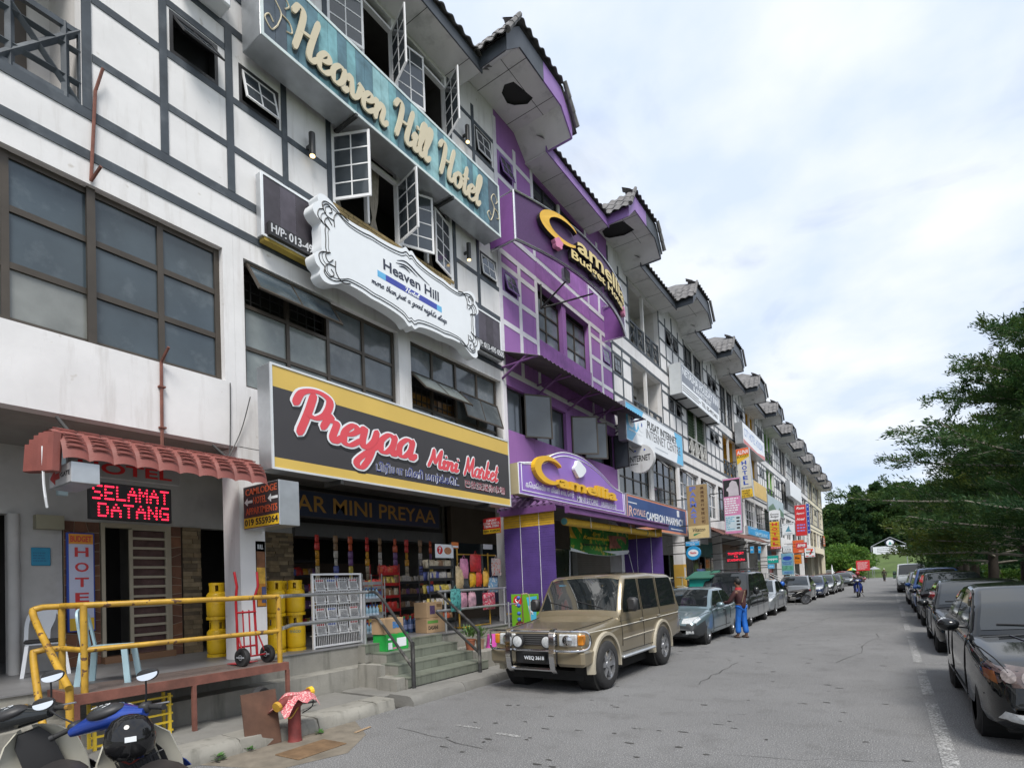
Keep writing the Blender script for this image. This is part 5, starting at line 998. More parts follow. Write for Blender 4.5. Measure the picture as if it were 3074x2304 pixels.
pipe(yr, 'top_rail', [(-7.06, 4.52, zt_), (-7.06, 2.26, zt_+.005), (-7.70, 2.26, zt_+.005)], YR_, YELP)
pipe(yr, 'top_rail', [tuple(p) for p in spline([(-7.70, 2.26, zt_), (-7.72, 2.06, zt_-.01), (-7.62, 2.0, zt_-.12), (-6.55, 1.97, .92)], 4)], YR_, YELP)
pipe(yr, 'mid_rail', [(-7.06, 4.52, 1.22), (-7.06, 2.26, 1.23), (-7.70, 2.26, 1.23)], YR_*.9, YELP)
pipe(yr, 'mid_rail', [tuple(p) for p in spline([(-7.70, 2.26, 1.23), (-7.74, 2.06, 1.22), (-7.66, 2.0, 1.1), (-6.62, 1.84, .14)], 4)], YR_, YELP)
pipe(yr, 'post', [(-6.6, 1.99, .12), (-6.6, 1.99, .93)], YR_, YELP)
sr = Th('silver_railing', 'silver pipe railing with black stair handrail left of the green steps', 'railing', (-7.6, 6, PF), world=True)
for z in (1.70, 1.25): pipe(sr, 'rail', [(-7.08, 4.58, z), (-7.62, 5.1, z), (-7.74, 6.72, z)], .028, STEEL)
pipe(sr, 'post', [(-7.74, 6.62, PF), (-7.74, 6.62, 1.70)], .03, STEEL)
pipe(sr, 'handrail', [tuple(p) for p in spline([(-7.74, 6.72, 1.70), (-7.6, 6.78, 1.68), (-7.35, 6.74, 1.52), (-6.6, 6.45, 1.05), (-6.32, 6.36, .86)], 4)], .028, BLKPIPE); pipe(sr, 'handrail', [tuple(p) for p in spline([(-7.74, 6.72, 1.25), (-7.6, 6.78, 1.23), (-7.4, 6.74, 1.10), (-6.32, 6.36, .46)], 4)], .026, BLKPIPE); pipe(sr, 'newel', [(-6.32, 6.36, .14), (-6.32, 6.36, .87)], .034, BLKPIPE)
sr = Th('silver_railing', 'silver pipe railing with black stair handrail right of the green steps', 'railing', (-7.6, 9.5, PF), world=True)
for z in (1.64, 1.24): pipe(sr, 'rail', [(-7.68, 8.45, z), (-7.72, 11.0, z)], .028, STEEL)
for y_ in (8.75, 10.9): pipe(sr, 'post', [(-7.7, y_, PF), (-7.7, y_, 1.64)], .026, STEEL)
pipe(sr, 'handrail', [tuple(p) for p in spline([(-7.68, 8.45, 1.64), (-7.5, 8.40, 1.58), (-6.4, 8.05, .98), (-6.24, 7.98, .88)], 4)], .028, BLKPIPE); pipe(sr, 'handrail', [(-7.68, 8.45, 1.22), (-6.24, 7.98, .50)], .026, BLKPIPE); pipe(sr, 'newel', [(-6.24, 7.98, .14), (-6.24, 7.98, .90)], .034, BLKPIPE)
# ------------------------------------------------------------------ gas cylinders, trolley, chairs
GASY = M('yellow_cylinder', (.80, .50, .012), .38, var=.1, sc_=5, dirt=(.35, .2, .02), damt=.5)
gc = Th('gas_cylinder', 'x', 'gas cylinder', (0, 0, 0), group='yellow gas cylinders')
gc.add('tank', g_lathe([(.10, .045), (.14, .055), (.153, .09), (.155, .14), (.155, .36), (.148, .40), (.12, .435), (.07, .452), (.03, .458)], 20), GASY, smooth=True); gc.add('foot_ring', g_lathe([(.150, 0), (.158, 0), (.158, .05), (.150, .05), (.150, 0)], 20), GASY)
L_ = []
for a in (0, 90, 180, 270):
    p = [(x, y_) for x, y_ in arc(0, 0, .112, a+12, a+78, 6)]+[(x, y_) for x, y_ in arc(0, 0, .104, a+78, a+12, 6)]; L_.append(g_prism(p, .43, .55))
gc.add('collar', merge(g_lathe([(.104, .545), (.115, .545), (.115, .585), (.104, .585), (.104, .545)], 20), *L_), GASY); gc.add('valve', g_lathe([(.03, .45), (.02, .47), (.02, .52), (.035, .525), (.03, .545), (.001, .55)], 10), M('brass', (.45, .3, .1), .35, metal=.9))
gc.add('weld_band', g_lathe([(.1555, .245), (.158, .25), (.1555, .255)], 20), GASY); tg = text_geo('mico', -.09, .09, .30, .36, 0, .002, .02); gc.add('lettering', ([(.1565*math.sin(p[0]/.156), -.1565*math.cos(p[0]/.156), p[1]) for p in tg[0]], tg[1]), M('faded_teal', (.2, .3, .25), .5))
spots = [(-8.27, 5.60), (-8.33, 5.27), (-8.42, 4.96), (-8.62, 5.55), (-8.66, 5.22), (-8.9, 4.62)]
wh = ['front stack nearest the newspaper rack', 'middle front stack', 'front stack touching the white pillar', 'rear stack behind the newspaper-side one', 'rear middle stack', 'stack left of the white pillar']
for i, (x, y_) in enumerate(spots):
    for lv in (0, 1):
        lb = 'yellow gas cylinder, '+('upper' if lv else 'lower')+' one of the '+wh[i]; an = random.uniform(-.5, 1.6)
        if i == 0 and lv == 0: gc.o.location = (x, y_, PF); gc.o['label'] = lb; gc.o.rotation_euler.z = .9
        else: dup(gc, (x+.006*lv, y_, PF+.587*lv), .9 if i == 0 else an, lb)
TR = M('trolley_red', (.38, .012, .02), .35, var=.12, sc_=6); RUB = M('black_rubber', (.022, .022, .023), .75, var=.2)
ht = Th('hand_trolley', 'red two-wheeled hand trolley standing on the rusty landing', 'trolley', (-7.38, 4.24, PF), R(8))
for y_ in (-.15, .15): ht.tube('side_tube', [(0, y_, .10), (-.03, y_*.95, .9), (.03, y_*1.12, 1.08), (.0, y_*1.2, 1.28)], .017, TR); ht.tube('wheel_stay', [(0, y_, .45), (.15, y_*1.2, .12)], .011, TR)
for z in (.25, .72, .92): ht.tube('cross_bar', [(-.01, -.15, z), (-.01, .15, z)], .014, TR)
for y_ in (-.05, .05): ht.tube('back_bar', [(0, y_, .12), (-.02, y_, .75)], .010, TR)
ht.add('toe_plate', g_box(-.22, 0, -.16, .16, .02, .03), TR)
for y_ in (-.2, .2):
    t_ = ht.add('tyre', xf(g_lathe([(.075, -.035), (.115, -.035), (.125, -.02), (.125, .02), (.115, .035), (.075, .035), (.075, -.035)], 22, 'y'), Matrix.Translation((.15, y_, .127))), RUB, smooth=True); ht.add('rim', xf(merge(g_lathe([(.02, -.03), (.03, -.036), (.07, -.03), (.078, -.02), (.078, .02), (.07, .03), (.03, .036), (.02, .03)], 16, 'y'), *[g_box(-.075, .075, -.037, .037, -.009, .009) for q in range(1)]), Matrix.Translation((.15, y_, .127))), M('grey_rim', (.35, .37, .4), .4), t_)
ht.tube('axle', [(.15, -.2, .127), (.15, .2, .127)], .012, TR)
def chair(label, mat, loc, rz):
    c = Th('plastic_chair', label, 'chair', loc, rz, group='stacking plastic chairs')
    c.add('seat', g_cbox(-.21, .21, -.21, .21, .41, .435, .01), mat)
    for sx in (-1, 1):
        for sy in (-1, 1): c.add('leg', g_loft([[(sx*.2+p[0]*.030+sx*.045*(1-k), sy*.19+p[1]*.02+sy*.05*(1-k), .41*k) for p in ((-1, -1), (1, -1), (1, 1), (-1, 1))] for k in (0, .5, 1)]), mat)
    bp = [(-.225, .43), (-.21, .70), (-.15, .85), (0, .885), (.15, .85), (.21, .70), (.225, .43)]; sp = spline(bp, 4)
    c.add('back_frame', g_loft([[(-.20-.16*(p[1]-.43)+dx, p[0]*q, .43+(p[1]-.43)*(1 if q == 1 else .93)) for dx, q in ((-.012, 1), (.012, 1), (.012, .80), (-.012, .80))] for p in sp]), mat, smooth=True, ang=50)
    c.add('back_panel', g_loft([[(-.20-.16*(z-.43)+dx, y_, z) for dx, y_ in ((-.008, -w_), (-.008, w_), (.008, w_), (.008, -w_))] for z, w_ in ((.44, .05), (.6, .06), (.72, .11), (.86, .13))]), mat, smooth=True, ang=50)
    return c
chair('pale blue plastic chair on the rusty landing behind the yellow railing', M('pale_blue_plastic', (.36, .52, .58), .35, var=.06), (-7.72, 2.72, PF), R(55))
c = chair('white plastic chair with a black cushion against the lodge wall', PLAS, (-9.55, 2.62, PF), R(-15)); c.add('cushion', g_cbox(-.22, .23, -.22, .22, .436, .47, .012), RUB)
# low yellow crates of bars under the landing
yc = Th('yellow_rack', 'yellow barred metal rack stored under the rusty landing', 'rack', (-7.35, 2.7, .13), world=True)
for y_ in (2.35, 3.1): 
    for x in (-7.3, -7.15): yc.add('upright', g_box(x, x+.03, y_, y_+.03, .13, .62), M('rack_yellow', (.6, .42, .03), .5, dirt=(.1, .07, .03), damt=.6))
for i in range(5): yc.add('bar', g_box(-7.155, -7.125, 2.33, 3.15, .17+.1*i, .19+.1*i), M('rack_yellow'))
# ------------------------------------------------------------------ hydrant group
HYD = M('hydrant_red', (.19, .035, .032), .6, var=.35, sc_=9, dirt=(.12, .05, .03), damt=.7)
hd = Th('fire_hydrant', 'stubby red pillar hydrant with yellow outlet and checked cloth on top', 'hydrant', (-5.88, 3.93, 0))
hd.add('pillar', g_lathe([(.085, 0), (.075, .03), (.073, .33), (.075, .40), (.095, .42), (.095, .46), (.08, .47)], 16), HYD, smooth=True, ang=50); hd.add('head', g_cbox(-.10, .10, -.13, .13, .44, .55, .03), HYD)
hd.add('outlet', g_tube([(.02, -.10, .50), (.06, -.24, .46)], [.055, .05], 12), HYD, smooth=True); hd.add('outlet_cap', g_tube([(.06, -.24, .46), (.068, -.275, .45)], [.06, .055], 12), M('old_yellow', (.5, .28, .03), .6, var=.3, sc_=12)); hd.add('outlet', g_tube([(0, .1, .52), (0, .2, .54)], .04, 12), HYD); hd.add('outlet_cap', g_tube([(0, .2, .54), (0, .25, .545)], .055, 12), YEL)
hd.add('chain', g_tube([tuple(p) for p in spline([(.07, -.2, .42), (.09, -.12, .30), (.08, 0, .40)], 6)], .008, 5), M('old_yellow')); hd.add('chain', g_tube([tuple(p) for p in spline([(.02, .24, .52), (.07, .2, .38), (.07, .06, .32)], 6)], .007, 5), INK)
cl_ = []
for i in range(9):
    u = -1+i/4; cl_.append([(v_*.17, u*.24, .575-.10*abs(v_)**2*(1+.4*math.sin(i*1.7))-.10*max(0, -u)**2*1.4-.05*max(0, u)**2+.012*math.sin(4*v_+i)) for v_ in np.linspace(-1, 1, 9)])
hd.add('checked_cloth', g_loft(cl_, cap=False, closed=False), M('red_check_cloth', (.5, .1, .12), .9, var=.1, spk=(55, .5, .56, (.62, .42, .4))), smooth=True, ang=80)
single('steel_plate', xf(g_box(-.01, .01, -.19, .2, 0, .62), Matrix.Translation((-6.02, 3.62, 0)) @ Matrix.Rotation(R(-9), 4, 'Y') @ Matrix.Rotation(R(-12), 4, 'Z')), M('brown_rust_plate', (.11, .055, .035), .8, var=.3, sc_=6, bump=.2), 'rusty brown steel plate leaning on the kerb behind the hydrant', 'plate')
wb = Th('wheelbarrow', 'upturned black wheelbarrow wheel with a red plastic rim behind the hydrant', 'wheelbarrow', (-6.55, 3.9, .14), R(-62))
wb.add('tyre', xf(g_lathe([(.15, -.05), (.20, -.055), (.225, 0), (.20, .055), (.15, .05), (.15, -.05)], 28, 'y'), Matrix.Translation((0, 0, .235))), RUB, smooth=True)
wb.add('rim', xf(merge(g_lathe([(.135, -.05), (.155, -.055), (.155, .055), (.135, .05), (.135, -.05)], 28, 'y'), g_lathe([(.001, -.045), (.03, -.045), (.03, .045), (.001, .045)], 12, 'y'), *[xf(g_box(.02, .145, -.03, .03, -.008, .008), Matrix.Rotation(R(45*i), 4, 'Y')) for i in range(8)]), Matrix.Translation((0, 0, .235))), M('pinkish_red_plastic', (.5, .06, .075), .45))
for y_ in (-.1, .1): wb.tube('handle', [(0, y_, .235), (-.5, y_*1.6, .12), (-1.05, y_*2.2, .04)], .016, BLKPIPE)
single('manhole_cover', xf(g_cbox(-.20, .20, -.32, .32, 0, .012, .005), Matrix.Translation((-5.38, 3.8, .002)) @ Matrix.Rotation(R(2), 4, 'Z')), M('rusty_cover', (.17, .105, .055), .8, var=.35, sc_=7, bump=.5), 'rectangular rusty manhole cover in the road by the hydrant', 'manhole cover')
struct('sandy_verge', merge(([(p[0], p[1], .003) for p in ((-6.0, 2.9), (-5.1, 3.2), (-4.9, 3.9), (-5.3, 4.5), (-5.98, 4.9))], [(0, 1, 2, 3, 4)])), M('sandy_dirt', (.19, .165, .13), .95, var=.3, sc_=5, bump=.4, bsc=30))
single('wood_offcut', xf(g_cbox(-.02, .02, -.14, .14, 0, .012, .004), Matrix.Translation((-5.5, 4.62, .004)) @ Matrix.Rotation(R(10), 4, 'Z')), M('raw_wood', (.34, .24, .15), .8), 'short strip of pale wood lying by the kerb', 'wood')
def weed(x, y, s):
    V, F = [], []
    for k in range(26):
        a = random.uniform(0, 6.28); r_ = s*random.uniform(.2, 1); z = s*random.uniform(.2, .9); p = Vector((x+r_*math.cos(a), y+r_*math.sin(a), z)); t_ = Vector((math.cos(a), math.sin(a), .3))*s*.35; n_ = Vector((-math.sin(a), math.cos(a), .2))*s*.2; o = len(V)
        V += [tuple(p-t_), tuple(p+n_), tuple(p+t_), tuple(p-n_)]; F.append((o, o+1, o+2, o+3))
    return V, F
WEED = M('weed_green', (.06, .16, .03), .7, var=.3)
for x, y, s, q in ((-5.97, 3.05, .09, 'left'), (-5.98, 3.42, .06, 'middle'), (-5.86, 4.25, .06, 'right')): single('weed', weed(x, y, s), WEED, q+'most clump of weeds growing at the kerb foot near the hydrant', 'weed', 'weeds at the kerb')

ac = Th('air_conditioner', 'white air conditioner box on the wall left of the blue plank sign', 'air conditioner', (FX, 4.2, 10.5), world=True); ac.add('casing', g_cbox(FX, FX+.3, 3.72, 4.36, 10.46, 10.98, .02), PLAS); ac.box('vent', FX+.3, FX+.305, 3.8, 4.15, 10.52, 10.92, M('vent_grey', (.2, .2, .2), .6))
# ------------------------------------------------------------------ goods outside the mini market
def pillow(w_, h, d):
    V, F, n = [], [], 5
    for s in (1, -1):
        for i in range(n+1):
            for j in range(n+1):
                u, v = i/n*2-1, j/n*2-1; V.append((s*d*max(0, (1-u**4)*(1-v**4))**.6+random.uniform(-.004, .004), u*w_/2*(1-.06*v*v), h*(j/n)))
    m = (n+1)**2
    for s in (0, 1):
        for i in range(n):
            for j in range(n): F.append(tuple(s*m+x for x in (i*(n+1)+j, (i+1)*(n+1)+j, (i+1)*(n+1)+j+1, i*(n+1)+j+1)))
    return V, F
SN = [C_('packet_%d' % i, *c, rough=.3, var=.35, sc_=22) for i, c in enumerate(((.6, .05, .04), (.62, .3, .03), (.5, .42, .3), (.3, .18, .1), (.55, .5, .45), (.1, .12, .35), (.62, .12, .05), (.2, .1, .25), (.66, .5, .1)))]
PK = [[mesh('packet', pillow(.11, .15, .025), m, True, 80) for m in SN] for _ in range(1)][0]
ORD = 'first second third fourth fifth sixth seventh eighth ninth tenth eleventh twelfth thirteenth fourteenth fifteenth'.split()
_pk = {}
def packets(label, grp, x, y0, y1, z, n, cols, s=1.0):
    key = (grp, round(x, 1)); _pk[key] = _pk.get(key, 0)+1; rows = [k_ for k_ in _pk if k_[0] == grp]; row = 'front row, ' if rows.index(key) == 0 else 'back row, '; what = label; sh_ = ORD[_pk[key]-1]
    for i in range(n):
        label = ORD[i]+' packet from the left, '+row+sh_+' shelf up of the '+what
        o = link('snack_packet', PK[random.choice(cols)]); o.location = (x+random.uniform(-.02, .02), y0+(y1-y0)*(i+.5)/n, z); o.scale = (s, s*random.uniform(.85, 1.1), s*random.uniform(.9, 1.1)); o.rotation_euler = (random.uniform(-.12, .12), random.uniform(-.25, .1), random.uniform(-.3, .3)); tag(o, label, 'snack packet', grp)
def wire_rack(name, label, x, y0, y1, z1, levels, mat, dep=.3):
    t = Th(name, label, 'rack', (x, (y0+y1)/2, PF), world=True)
    for a in (x, x-dep):
        for b_ in (y0, y1): t.tube('upright', [(a, b_, PF), (a, b_, z1)], .012, mat, 6)
    for z in levels: t.add('shelf', merge(g_box(x-dep, x, y0, y1, z-.012, z), g_box(x-.008, x, y0, y1, z, z+.05)), mat)
    return t
BLR = M('black_wire', (.03, .03, .03), .5); RDR = M('red_wire', (.4, .02, .02), .45)
wire_rack('snack_rack', 'black wire rack of buns and snacks beside the hanging bags', -8.0, 8.62, 9.42, 2.34, (1.0, 1.3, 1.6, 1.88, 2.14), BLR)
for z, c in ((1.0, (0, 6, 3)), (1.3, (8, 4)), (1.6, (8, 2, 5)), (1.88, (2, 4, 5)), (2.14, (3, 2))): packets('black wire rack', 'packets on the black rack', -8.08, 8.66, 9.38, z, 9, c, 1.2); packets('black wire rack', 'packets on the black rack', -8.2, 8.66, 9.38, z, 8, c, 1.2)
wire_rack('snack_rack', 'red wire rack of snacks inside the shop opening', -9.0, 8.15, 8.72, 2.28, (.95, 1.25, 1.55, 1.82, 2.05), RDR)
for z, c in ((.95, (3, 2)), (1.25, (3, 0)), (1.55, (2, 3)), (1.82, (8, 3)), (2.05, (6, 0))): packets('red wire rack', 'packets on the red rack', -9.06, 8.18, 8.7, z, 7, c, 1.3)
wire_rack('snack_rack', 'dark wire rack of jars and sweets right of the red one', -9.3, 9.0, 9.9, 2.2, (.95, 1.25, 1.55, 1.85), BLR)
for z, c in ((.95, (0, 6)), (1.25, (3, 4)), (1.55, (7, 3)), (1.85, (4, 2))): packets('dark rack', 'packets on the dark rack', -9.36, 9.05, 9.85, z, 10, c, 1.15)
wire_rack('shelf_rack', 'tall dim shelf full of goods deep inside the mini market', -11.4, 6.9, 8.4, 2.6, (.9, 1.3, 1.7, 2.1, 2.45), BLR)
for z in (.9, 1.3, 1.7, 2.1): packets('dim inner shelf', 'packets on the dim shelf', -11.45, 6.95, 8.35, z, 12, (0, 1, 3, 5, 7, 8), 1.5)
hs_ = Th('hanging_snacks', 'strips of small snack packets hanging in the market opening', 'snacks', (-9.6, 8.5, 2.1), world=True)
for i in range(9):
    for j in range(7): o = link('packet', PK[(i*3+j//2) % 9]); o.location = (-9.55+.05*(i % 2), 7.0+.42*i, 2.75-.16*j); o.scale = (.8, 1.1, 1.0); o.rotation_euler = (0, 0, random.uniform(-.3, .3)); hs_.put(o)
    hs_.tube('string', [(-9.55+.05*(i % 2), 7.0+.42*i, 1.75), (-9.55+.05*(i % 2), 7.0+.42*i, 3.0)], .004, INK, 4)
wire_rack('snack_rack', 'low steel rack of bright snacks just inside the top of the steps', -8.75, 7.5, 8.05, 1.95, (.95, 1.22, 1.5, 1.76), STEEL)
for z, c in ((.95, (6, 8)), (1.22, (0, 1, 8)), (1.5, (5, 4)), (1.76, (8, 6, 0))): packets('low steel rack', 'packets on the low steel rack', -8.82, 7.52, 8.03, z, 6, c, 1.25)
# drinking water bottles
WB = M('clear_blue_bottle', (.30, .48, .60), .12, var=.15, sc_=14, spec=.8); CAPB = M('bottle_cap_blue', (.02, .12, .5), .4); LABW = M('bottle_label', (.55, .65, .75), .4, var=.3, sc_=20)
wire_rack('bottle_rack', 'narrow steel rack of drinking water bottles beside the newspaper rack', -8.12, 6.92, 7.40, 2.04, (.86, 1.2, 1.52, 1.84), STEEL)
bt = Th('water_bottle', 'clear water bottle with blue cap on the narrow steel rack', 'bottle', (-8.2, 6.99, .86), group='bottles on the steel rack')
bt.add('bottle', g_lathe([(.03, 0), (.036, .01), (.036, .09), (.033, .10), (.036, .11), (.036, .17), (.014, .215), (.013, .235)], 10), WB, smooth=True); bt.add('cap', g_lathe([(.016, .228), (.016, .25), (.001, .25)], 10), CAPB); bt.add('label', g_lathe([(.0368, .05), (.0368, .09)], 10), LABW)
for lv, z in enumerate((.86, 1.2, 1.52)):
    for r_ in range(2):
        for i in range(5):
            lb = ORD[i]+' water bottle from the left, '+('front', 'back')[r_]+' row, '+ORD[lv]+' shelf up of the steel rack'
            if (lv, r_, i) != (0, 0, 0): dup(bt, (-8.2-.09*r_, 6.99+.085*i, z), None, lb)
            else: bt.o['label'] = lb
bb = Th('water_bottle', 'large blue-labelled bottle standing on the shop floor below the racks', 'bottle', (-8.62, 8.12, PF), group='large bottles on the floor')
bb.add('bottle', g_lathe([(.06, 0), (.07, .02), (.07, .22), (.05, .27), (.022, .31), (.02, .33)], 12), M('dark_blue_bottle', (.06, .1, .22), .2, var=.3, sc_=10), smooth=True); bb.add('cap', g_lathe([(.024, .325), (.024, .36), (.001, .36)], 10), M('cap_green', (.03, .3, .1), .4)); bb.add('label', g_lathe([(.0712, .08), (.0712, .18)], 12), M('label_mix', (.25, .3, .5), .4, var=.4, sc_=16))
bb.o['label'] = 'first large bottle from the left on the floor below the racks'
for i in range(1, 6): dup(bb, (-8.62+.02*(i % 2), 8.12+.165*i, PF), None, ORD[i]+' large bottle from the left on the floor below the racks')
# newspaper rack
nr = Th('newspaper_rack', 'white wire newspaper rack full of folded papers', 'rack', (-7.95, 6.2, PF), world=True); PAPER = M('newsprint', (.52, .53, .54), .9, var=.12, sc_=12)
for y_ in (5.72, 6.74): nr.add('upright', g_box(-8.0, -7.965, y_, y_+.03, PF, 2.05), WFRAME)
nr.add('frame_bar', g_box(-8.0, -7.965, 5.75, 6.74, 2.02, 2.05), WFRAME); nr.add('frame_bar', g_box(-8.0, -7.965, 5.75, 6.74, PF+.02, PF+.05), WFRAME)
for i in range(26): nr.add('wire', g_tube([(-7.985, 5.77+.0375*i, PF+.05), (-7.985, 5.77+.0375*i, 1.98)], .004, 4), WFRAME)
for z in (1.0, 1.26, 1.52, 1.75): nr.add('tray', merge(g_box(-8.12, -7.98, 5.76, 6.72, z-.01, z), g_box(-7.982, -7.974, 5.76, 6.72, z+.04, z+.05)), WFRAME)
for k, z in enumerate((1.0, 1.26, 1.52, 1.75)):
    for i in range(4):
        y_ = 5.80+.235*i; t = Th('newspaper', ORD[i]+' newspaper from the left on the '+ORD[k]+' tray up of the wire rack', 'newspaper', (-7.97, y_, z), BX, group='newspapers in the wire rack')
        t.add('sheet', xf(g_cbox(0, .2, 0, .21, -.012, .0, .003), Matrix.Rotation(R(-8), 4, 'X')), PAPER); t.box('masthead', .02, .18, .165, .195, -.02, -.0195+.0, C_('masthead%d' % (i % 3), *((.4, .05, .05), (.05, .1, .35), (.08, .08, .08))[i % 3])); t.o.rotation_euler.rotate_axis('X', R(-6)); lines(t, .02, .18, .02, .15, 6, M('grey_print', (.16, .16, .17), .9), w_=.002, jag=.1)
# cartons
CARD = M('carton_brown', (.42, .28, .16), .85, var=.1, sc_=3)
def carton(label, x, y, z, dx, dy, dz, mat, rz=0, deco=None):
    t = Th('cardboard_box', label, 'box', (x, y, z), rz); t.add('carton', g_cbox(-dx/2, dx/2, -dy/2, dy/2, 0, dz, .006), mat); t.box('tape', -dx/2-.001, dx/2+.001, -.025, .025, dz-.001, dz+.0015, M('tape_tan', (.36, .22, .1), .5)); return t
t = carton('brown carton printed Bleu standing on the green carton by the steps', -7.62, 7.05, .625+.30, .32, .50, .28, CARD, R(4)); g = text_geo('Bleu', -.04, .18, .10, .22, 0, .002, .03); t.add('lettering', ([(.162+p[2], p[0], p[1]) for p in g[0]], g[1]), M('print_blue', (.03, .2, .5), .5))
t = carton('green and white printed carton under the brown Bleu carton', -7.60, 7.1, .625, .34, .56, .298, M('carton_green', (.02, .36, .06), .5, var=.15, sc_=6), R(2))
for a, e, z, h, m in ((-.02, .22, .06, .16, SWHITE), (-.24, -.14, .03, .12, SWHITE), (-.24, -.10, .2, .03, SWHITE), (-.12, -.04, .03, .03, ROSE)): t.box('print_patch', .17, .172, a, e, z, z+h, m)
t = carton('brown carton with a green strip under another carton at the top of the steps', -8.12, 8.72, PF, .36, .52, .31, CARD, R(-4)); t.box('green_strip', .18, .182, -.24, .06, .2, .26, M('strip_green', (.12, .3, .06), .5)); g = text_geo('DASANI', -.22, .05, .07, .15, 0, .002, .02); t.add('lettering', ([(.181+p[2], p[0], p[1]) for p in g[0]], g[1]), INK)
t = carton('brown carton with a family picture on top of the stack by the steps', -8.14, 8.70, PF+.312, .36, .50, .33, CARD, R(2)); t.box('print_patch', .18, .182, -.16, 0, .08, .26, M('print_purple', (.1, .06, .14), .6, var=.5, sc_=30)); t.box('print_patch', .18, .182, .06, .22, .22, .29, M('print_brown', (.2, .12, .06), .6))
# croissant sign on the rack, hanging bags
t = xsign('price_sign', 'small white bun advert with a red ring on the black wire rack', -7.98, 8.82, 9.42, 2.36, 2.66, .02, SWHITE, None); t.add('red_ring', g_prism(circ(.09, n=20, cu=.14, cv=.17), -.004, .001), RED); t.text('7', .10, .17, .11, .23, .001, SWHITE, bold=.03); t.add('bun_print', g_prism(circ(.12, .08, 16, .4, .16), -.004, .001), M('bun_tone', (.5, .22, .1), .5, var=.4, sc_=20))
t = xsign('price_sign', 'tiny orange price card above the bun advert', -7.98, 9.36, 9.6, 2.58, 2.72, .015, M('orange_card', (.66, .2, .05), .5), None); t.box('white_strip', .02, .22, .02, .06, -.004, .001, SWHITE)
t = xsign('name_plate', 'small pale grey plate hanging by the pillar above the patterned bags', -7.85, 10.35, 10.72, 2.58, 2.7, .02, M('plate_grey', (.5, .5, .5), .5), None)
hr = Th('hanging_rail', 'yellow stand with hooks for plastic bags by the right railing', 'stand', (-8.0, 10, PF), world=True)
hr.tube('post', [(-8.0, 9.55, PF), (-8.0, 9.55, 2.62)], .02, YELP); hr.tube('post', [(-8.0, 10.7, PF), (-8.0, 10.7, 2.5)], .02, YELP); hr.tube('bar', [(-8.0, 9.55, 2.45), (-8.0, 11.0, 2.45)], .016, YELP); hr.tube('foot', [(-8.2, 9.55, PF+.02), (-7.8, 9.55, PF+.02)], .02, YELP); hr.tube('foot', [(-8.0, 9.55, PF+.02), (-8.0, 10.7, PF+.02)], .016, YELP)
bags = [((.6, .45, .25), 9.52, 1.68, .26, .5, 'tan biscuit bag'), ((.66, .25, .4), 9.66, 1.9, .28, .45, 'pink candyfloss bag'), ((.55, .04, .04), 10.05, 2.05, .42, .40, 'big red bag'), ((.75, .42, .02), 9.98, 1.70, .20, .34, 'yellow gourd-shaped bag'), ((.62, .06, .03), 10.18, 1.70, .20, .36, 'red and gold bag'), ((.7, .4, .05), 10.40, 1.70, .18, .36, 'orange and gold bag'), ((.6, .3, .4), 9.62, 1.22, .26, .36, 'lower pink candyfloss bag'), ((.64, .38, .45), 9.9, 1.22, .26, .36, 'second lower pink candyfloss bag'), ((.5, .46, .42), 10.86, 1.95, .40, .42, 'white shopping bag with coloured flowers'), ((.15, .3, .45), 10.78, 1.55, .40, .36, 'striped blue shopping bag'), ((.55, .05, .1), 10.55, 1.15, .5, .40, 'large red spotted bag'), ((.06, .25, .24), 9.0, 1.20, .34, .48, 'teal patterned bag on the handrail')]
for k, (c, y_, z, w_, h, lb) in enumerate(bags):
    x = -7.93+.03*(k % 3) if k != 11 else -7.62
    m_ = C_('bag_%d' % k, *c, rough=.35, var=.3, sc_=16) if k not in (8, 9, 10, 11) else M('bag_%d' % k, c, .5, var=.1, spk=(18, .52, .58, ((.55, .15, .1), (.6, .6, .55), (.65, .45, .45), (.02, .1, .1))[k-8]))
    t = Th('plastic_bag', lb+' hanging at the market front', 'bag', (x, y_, z), group='bags hanging at the market front')
    t.add('pouch', pillow(w_, h, .07 if k not in (8, 9) else .04), m_, smooth=True, ang=80); t.add('handle', g_tube([(0, -.05, h), (0, 0, h+.08), (0, .05, h)], .006, 5), m_)
# plants, bucket, hose and tap by the right stair wall
def potplant(label, x, y, z, s, pm):
    t = Th('potted_plant', label, 'plant', (x, y, z)); t.add('pot', g_lathe([(.06*s, 0), (.085*s, .16*s), (.09*s, .16*s), (.09*s, .18*s), (.078*s, .18*s), (.07*s, .15*s), (.001, .15*s)], 14), pm, smooth=True, ang=50)
    V, F = [], []
    for k in range(120):
        a, r_ = random.uniform(0, 6.28), random.uniform(0, 1); d = Vector((math.cos(a)*r_, math.sin(a)*r_, random.uniform(.2, 1.1))); p = Vector((0, 0, .17*s))+d*.17*s; n_ = Vector((-math.sin(a), math.cos(a), 0))*.012*s; q = p+d.normalized()*.10*s; o = len(V)
        V += [tuple(p-n_), tuple(p+n_), tuple(q)]; F.append((o, o+1, o+2))
    t.add('foliage', (V, F), M('fern_green', (.07, .15, .03), .6, var=.35, sc_=12)); return t
struct('planter_ledge', g_box(-7.6, -6.55, 8.5, 10.6, -.03, .44), CONC)
potplant('bushy fern in a terracotta pot left of the other pot', -7.0, 8.66, .44, 1.25, M('terracotta_pot', (.3, .1, .05), .8)); potplant('bushy fern in a tan plastic pot beside the pink bucket', -6.95, 8.92, .44, 1.1, M('tan_pot', (.36, .25, .16), .7))
